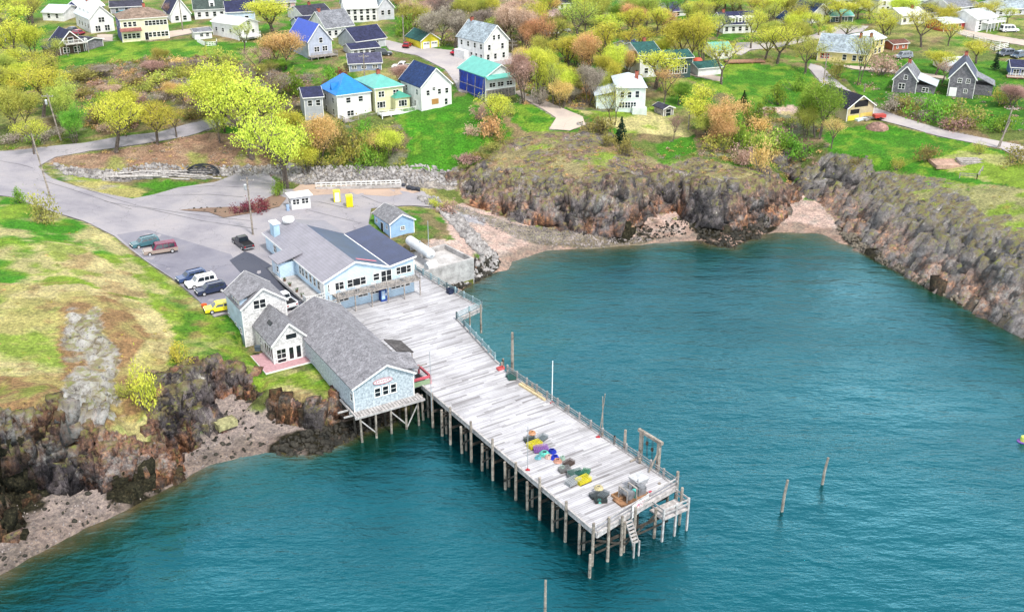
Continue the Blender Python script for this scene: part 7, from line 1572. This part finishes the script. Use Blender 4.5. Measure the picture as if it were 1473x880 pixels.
rocks('left_beach_weed', [(-40,770),(20,700),(170,700),(250,640),(290,575),(350,560),(410,610),(380,640),(260,690),(150,745),(20,820),(-40,850)], 160, .12, .4, DSTONE, 'dark clumps of weed on the left beach', 7, .05)
rocks('stream_stones', [(640,290),(740,322),(900,338),(950,345),(860,360),(790,354),(745,345),(690,318)], 1600, .08, .3, PSTONE, 'grey stones along the tidal stream below the middle cliff', 8, .05)
rocks('cliff_foot_rubble', [(900,318),(990,304),(1000,335),(940,345),(880,348)], 240, .1, .4, DSTONE, 'dark rubble at the foot of the middle cliff', 9, .05)
rocks('point_rubble', [(1000,330),(1110,318),(1095,345),(1060,362),(1005,352)], 420, .15, .6, DSTONE, 'black weedy rubble round the small rock point', 10, -.8)
rocks('right_shore_rubble', [(1205,328),(1300,386),(1473,468),(1520,500),(1473,488),(1300,405),(1215,345)], 900, .15, .6, mat('shore_ledge',(.20,.17,.13),.95,None,.9,.45,.5,color2=(.05,.045,.04)), 'brown ledge rubble along the right hand shore', 11, -.6)
for i, (a, b, s_, lab) in enumerate([(588,272,1.0,'black rounded boulder at the right end of the white guard rail'),(594,273,.9,'second black boulder just past the guard rail end'),(600,274,1.0,'black boulder third from the guard rail end'),(580,268,.7,'small dark boulder tucked behind the guard rail end')]):
    b_ = MB(); b_.v = [tuple(v) for v in RT_[i][0]*s_*.8]; b_.f = [tuple(f) for f in RT_[i][1]]; o = b_.build('boulder', mat('black_boulder',(.04,.045,.06),.7,None,2,.3,.3)); o.location = gp(a,b)+Vector((0,0,.3)); tag(o, lab, 'boulder', 'black boulders by the guard rail')
# ---------------------------------------------------------------- gear on the wharf deck
def wire_trap(label, px, py, c, rz, s=1.0, z=0):
    p = at(px,py,DZ); p.z += z+.01; t = thing('lobster_trap', label, 'lobster trap', p, rz, 'lobster traps heaped on the wharf'); m = paint(c); f = MB(); L_, W_, H_ = .62*s, .36*s, .42*s
    for x in np.linspace(-L_, L_, 9): f.box(x-.012,x+.012,-W_,-W_+.02,0,H_).box(x-.012,x+.012,W_-.02,W_,0,H_).box(x-.012,x+.012,-W_,W_,H_-.02,H_)
    for z_ in np.linspace(0, H_-.02, 4): f.box(-L_,L_,-W_,-W_+.025,z_,z_+.025).box(-L_,L_,W_-.025,W_,z_,z_+.025).box(-L_,-L_+.025,-W_,W_,z_,z_+.025).box(L_-.025,L_,-W_,W_,z_,z_+.025)
    for y in np.linspace(-W_,W_,5): f.box(-L_,L_,y-.012,y+.012,H_,H_+.02).box(-L_,-L_+.02,y-.012,y+.012,0,H_).box(L_-.02,L_,y-.012,y+.012,0,H_)
    f.build('wire_frame', m, t); MB().box(-L_+.04,L_-.04,-W_+.04,W_-.04,.01,H_*.55).build('netting', paint(tuple(x*.6 for x in c),var=.4), t); MB().box(-L_,L_,-W_-.03,-W_+.03,-.0,.05).box(-L_,L_,W_-.03,W_+.03,0,.05).build('runners', DWOOD, t)
    return t
def coil(label, px, py, c, s, z=0):
    b = MB(); p = at(px,py,DZ); p.z += z
    for k in range(5):
        r_ = s*(1-.12*k)+rnd.uniform(-.04,.04); z_ = .06+.07*k; n = 14; cx, cy = rnd.uniform(-.08,.08)*s, rnd.uniform(-.08,.08)*s
        for i in range(n):
            a, a2 = 2*math.pi*i/n, 2*math.pi*(i+1)/n; b.tube((cx+r_*math.cos(a),cy+r_*math.sin(a),z_+.03*math.sin(3*a)),(cx+r_*math.cos(a2),cy+r_*math.sin(a2),z_+.03*math.sin(3*a2)),.06,.06,5,False)
    o = b.build('rope_coil', paint(c,var=.3)); o.location = p; return tag(o, label, 'rope', 'rope heaps on the wharf')
for a in [('dark green wire trap at the upper end of the long heap',762,634,(.06,.08,.07),.3),('grey wire trap behind the yellow one at the heap end',780,632,(.20,.24,.26),.9),('bright yellow trap at the upper end of the long heap',769,642,(.78,.68,.03),.6),('purple trap beside the bright yellow trap',778,648,(.30,.14,.45),.2),('dark brown wire trap in the middle of the long heap',818,668,(.10,.07,.06),.8),('grey wire trap lying tilted below the brown one',812,677,(.22,.22,.22),.4),('dark green wire trap behind the lower yellow trap',828,684,(.03,.14,.11),.5),('bright yellow trap at the lower end of the long heap',839,693,(.80,.70,.04),.65),('pale grey trap left of the lower yellow trap',824,695,(.45,.48,.50),.7),('green wire trap with yellow end by the black pole',842,682,(.05,.22,.12),1.2),('grey wire trap leaning on the lower dark green one',821,684,(.24,.26,.27),1.6),
          ('dark grey wire trap at the left of the small round heap',857,714,(.12,.14,.15),.4),('slate wire trap at the right of the small round heap',868,714,(.16,.19,.21),1.0),('black wire trap at the front of the small round heap',864,721,(.05,.06,.06),.1),('dark wire trap by the right railing beside the tall mooring pole',735,541,(.05,.12,.12),.9),('teal wire trap by the right railing, nearest the tall pole',738,545,(.05,.16,.14),.2)]:
    wire_trap(*a, 1.35 if 'yellow trap' in a[0] or 'purple' in a[0] else 1.08)
for a in [('turquoise rope heap beside the purple trap',783,653,(.15,.60,.50),.75),('deep blue rope heap right of the turquoise rope',794,650,(.01,.03,.38),.55),('pale pink rope heap between the turquoise and blue ropes',789,658,(.62,.42,.36),.5),('royal blue rope heap in the middle of the line',798,659,(.01,.04,.55),.6),('salmon rope heap below the royal blue one',802,664,(.60,.32,.24),.55),('small sky blue rope heap set apart on the left',774,659,(.15,.42,.48),.4),('pale green rope heap right of the salmon one',809,660,(.35,.50,.42),.4),('mint rope heap at the foot of the brown trap',809,674,(.40,.58,.50),.5),('orange rope piled on the uppermost dark trap',765,629,(.62,.30,.14),.5),('straw rope piled on the small round heap',861,708,(.60,.52,.30),.6),('turquoise rope at the front of the small round heap',862,722,(.10,.45,.40),.35)]:
    a = a[:4]+(a[4]*.82,); coil(*a, .5 if 'piled' in a[0] else 0)
pk_ = at(843,680,DZ)
# winch rig near the wharf end
wr = thing('winch_rig', 'grey loading winch with drum and steel frame near the wharf end', 'winch', at(908,716,DZ), PRZ)
MB().box(-2.0,2.0,-.8,.8,.0,.22).build('base_frame', mat('rust_plate',(.32,.17,.09),.8,None,2,.4,.3), wr)
MB().tube((-.6,-.5,.9),(-.6,.5,.9),.42,.42,14).tube((-.6,-.6,.9),(-.6,-.5,.9),.6,.6,14).tube((-.6,.5,.9),(-.6,.6,.9),.6,.6,14).build('drum', mat('grey_steel',(.30,.31,.33),.5,None,2,.3,.1,metal=.4), wr)
for x in (-1.2,.1): MB().bar((x,-.7,.2),(x,-.7,1.6),.12,.12).bar((x,.7,.2),(x,.7,1.6),.12,.12).bar((x,-.7,1.6),(x,.7,1.6),.14,.14).build('upright_frame', WOOD, wr)
MB().box(.6,1.7,-.5,.5,.22,1.1).box(.75,1.5,-.35,.35,1.1,1.35).tube((1.1,.3,1.3),(1.1,.3,1.9),.06,.06,6).build('engine', mat('grey_steel',(.30,.31,.33)), wr); MB().lathe((.25,-.2,.22),[(.3,0),(.3,.85)],10).build('fuel_drum', paint((.08,.45,.40)), wr)
hc = thing('hopper', 'boxy pale steel hopper beside the winch near the wharf end', 'hopper', at(918,702,DZ), PRZ)
MB().add([(-.5,-.5,.3),(.5,-.5,.3),(.5,.5,.3),(-.5,.5,.3),(-.9,-.8,1.5),(.9,-.8,1.5),(.9,.8,1.5),(-.9,.8,1.5)],[(3,2,1,0),(0,1,5,4),(1,2,6,5),(2,3,7,6),(3,0,4,7),(4,5,6,7)]).build('bin', mat('pale_steel',(.5,.51,.53),.5,None,2,.25,.1), hc)
for x in (-.5,.5): MB().box(x-.06,x+.06,-.5,-.4,0,.4).box(x-.06,x+.06,.4,.5,0,.4).build('leg', METAL, hc)
for a in [('wooden tray of scrap beside the winch, left end',892,714,(1.6,1.2,.3),(.38,.22,.12)),('low red barrier beam lying behind the sign board',924,713,(2.6,.18,.2),(.42,.05,.08)),('dark blue bin standing at the upper right railing',650,421,(1.5,1.0,.8),(.02,.03,.07)),('small red box on the deck edge by the tall mooring pole',720,531,(1.0,.6,.35),(.50,.10,.10))]:
    lab,x,y,(sx_,sy_,sz_),c = a; o = MB().box(-sx_/2,sx_/2,-sy_/2,sy_/2,0,sz_); w_ = .07
    if min(sx_,sy_) > .4: o = MB().box(-sx_/2,sx_/2,-sy_/2,sy_/2,0,.08).box(-sx_/2,sx_/2,-sy_/2,-sy_/2+w_,.08,sz_).box(-sx_/2,sx_/2,sy_/2-w_,sy_/2,.08,sz_).box(-sx_/2,-sx_/2+w_,-sy_/2+w_,sy_/2-w_,.08,sz_).box(sx_/2-w_,sx_/2,-sy_/2+w_,sy_/2-w_,.08,sz_)
    ob = o.build('open_tray' if 'tray' in lab else 'bin' if 'bin' in lab else 'beam' if 'beam' in lab else 'fish_box', paint(c)); ob.location = at(x,y,DZ+.01); ob.rotation_euler = (0,0,PRZ); tag(ob, lab, 'bin' if 'bin' in lab else 'tray' if 'tray' in lab else 'beam' if 'beam' in lab else 'box')
a, b = at(747,552,DZ+.15), at(784,575,DZ+.15); o = MB().bar((0,0,0),tuple(b-a),.3,.25).bar(tuple(Vector((.3,.3,.0))),tuple((b-a)*.8+Vector((.3,.35,0))),.22,.2).build('spare_timber', mat('fresh_timber',(.62,.50,.30),.8,None,3,.2,.3)); o.location = a; tag(o, 'pale yellow spare timbers lying along the right railing', 'timber')
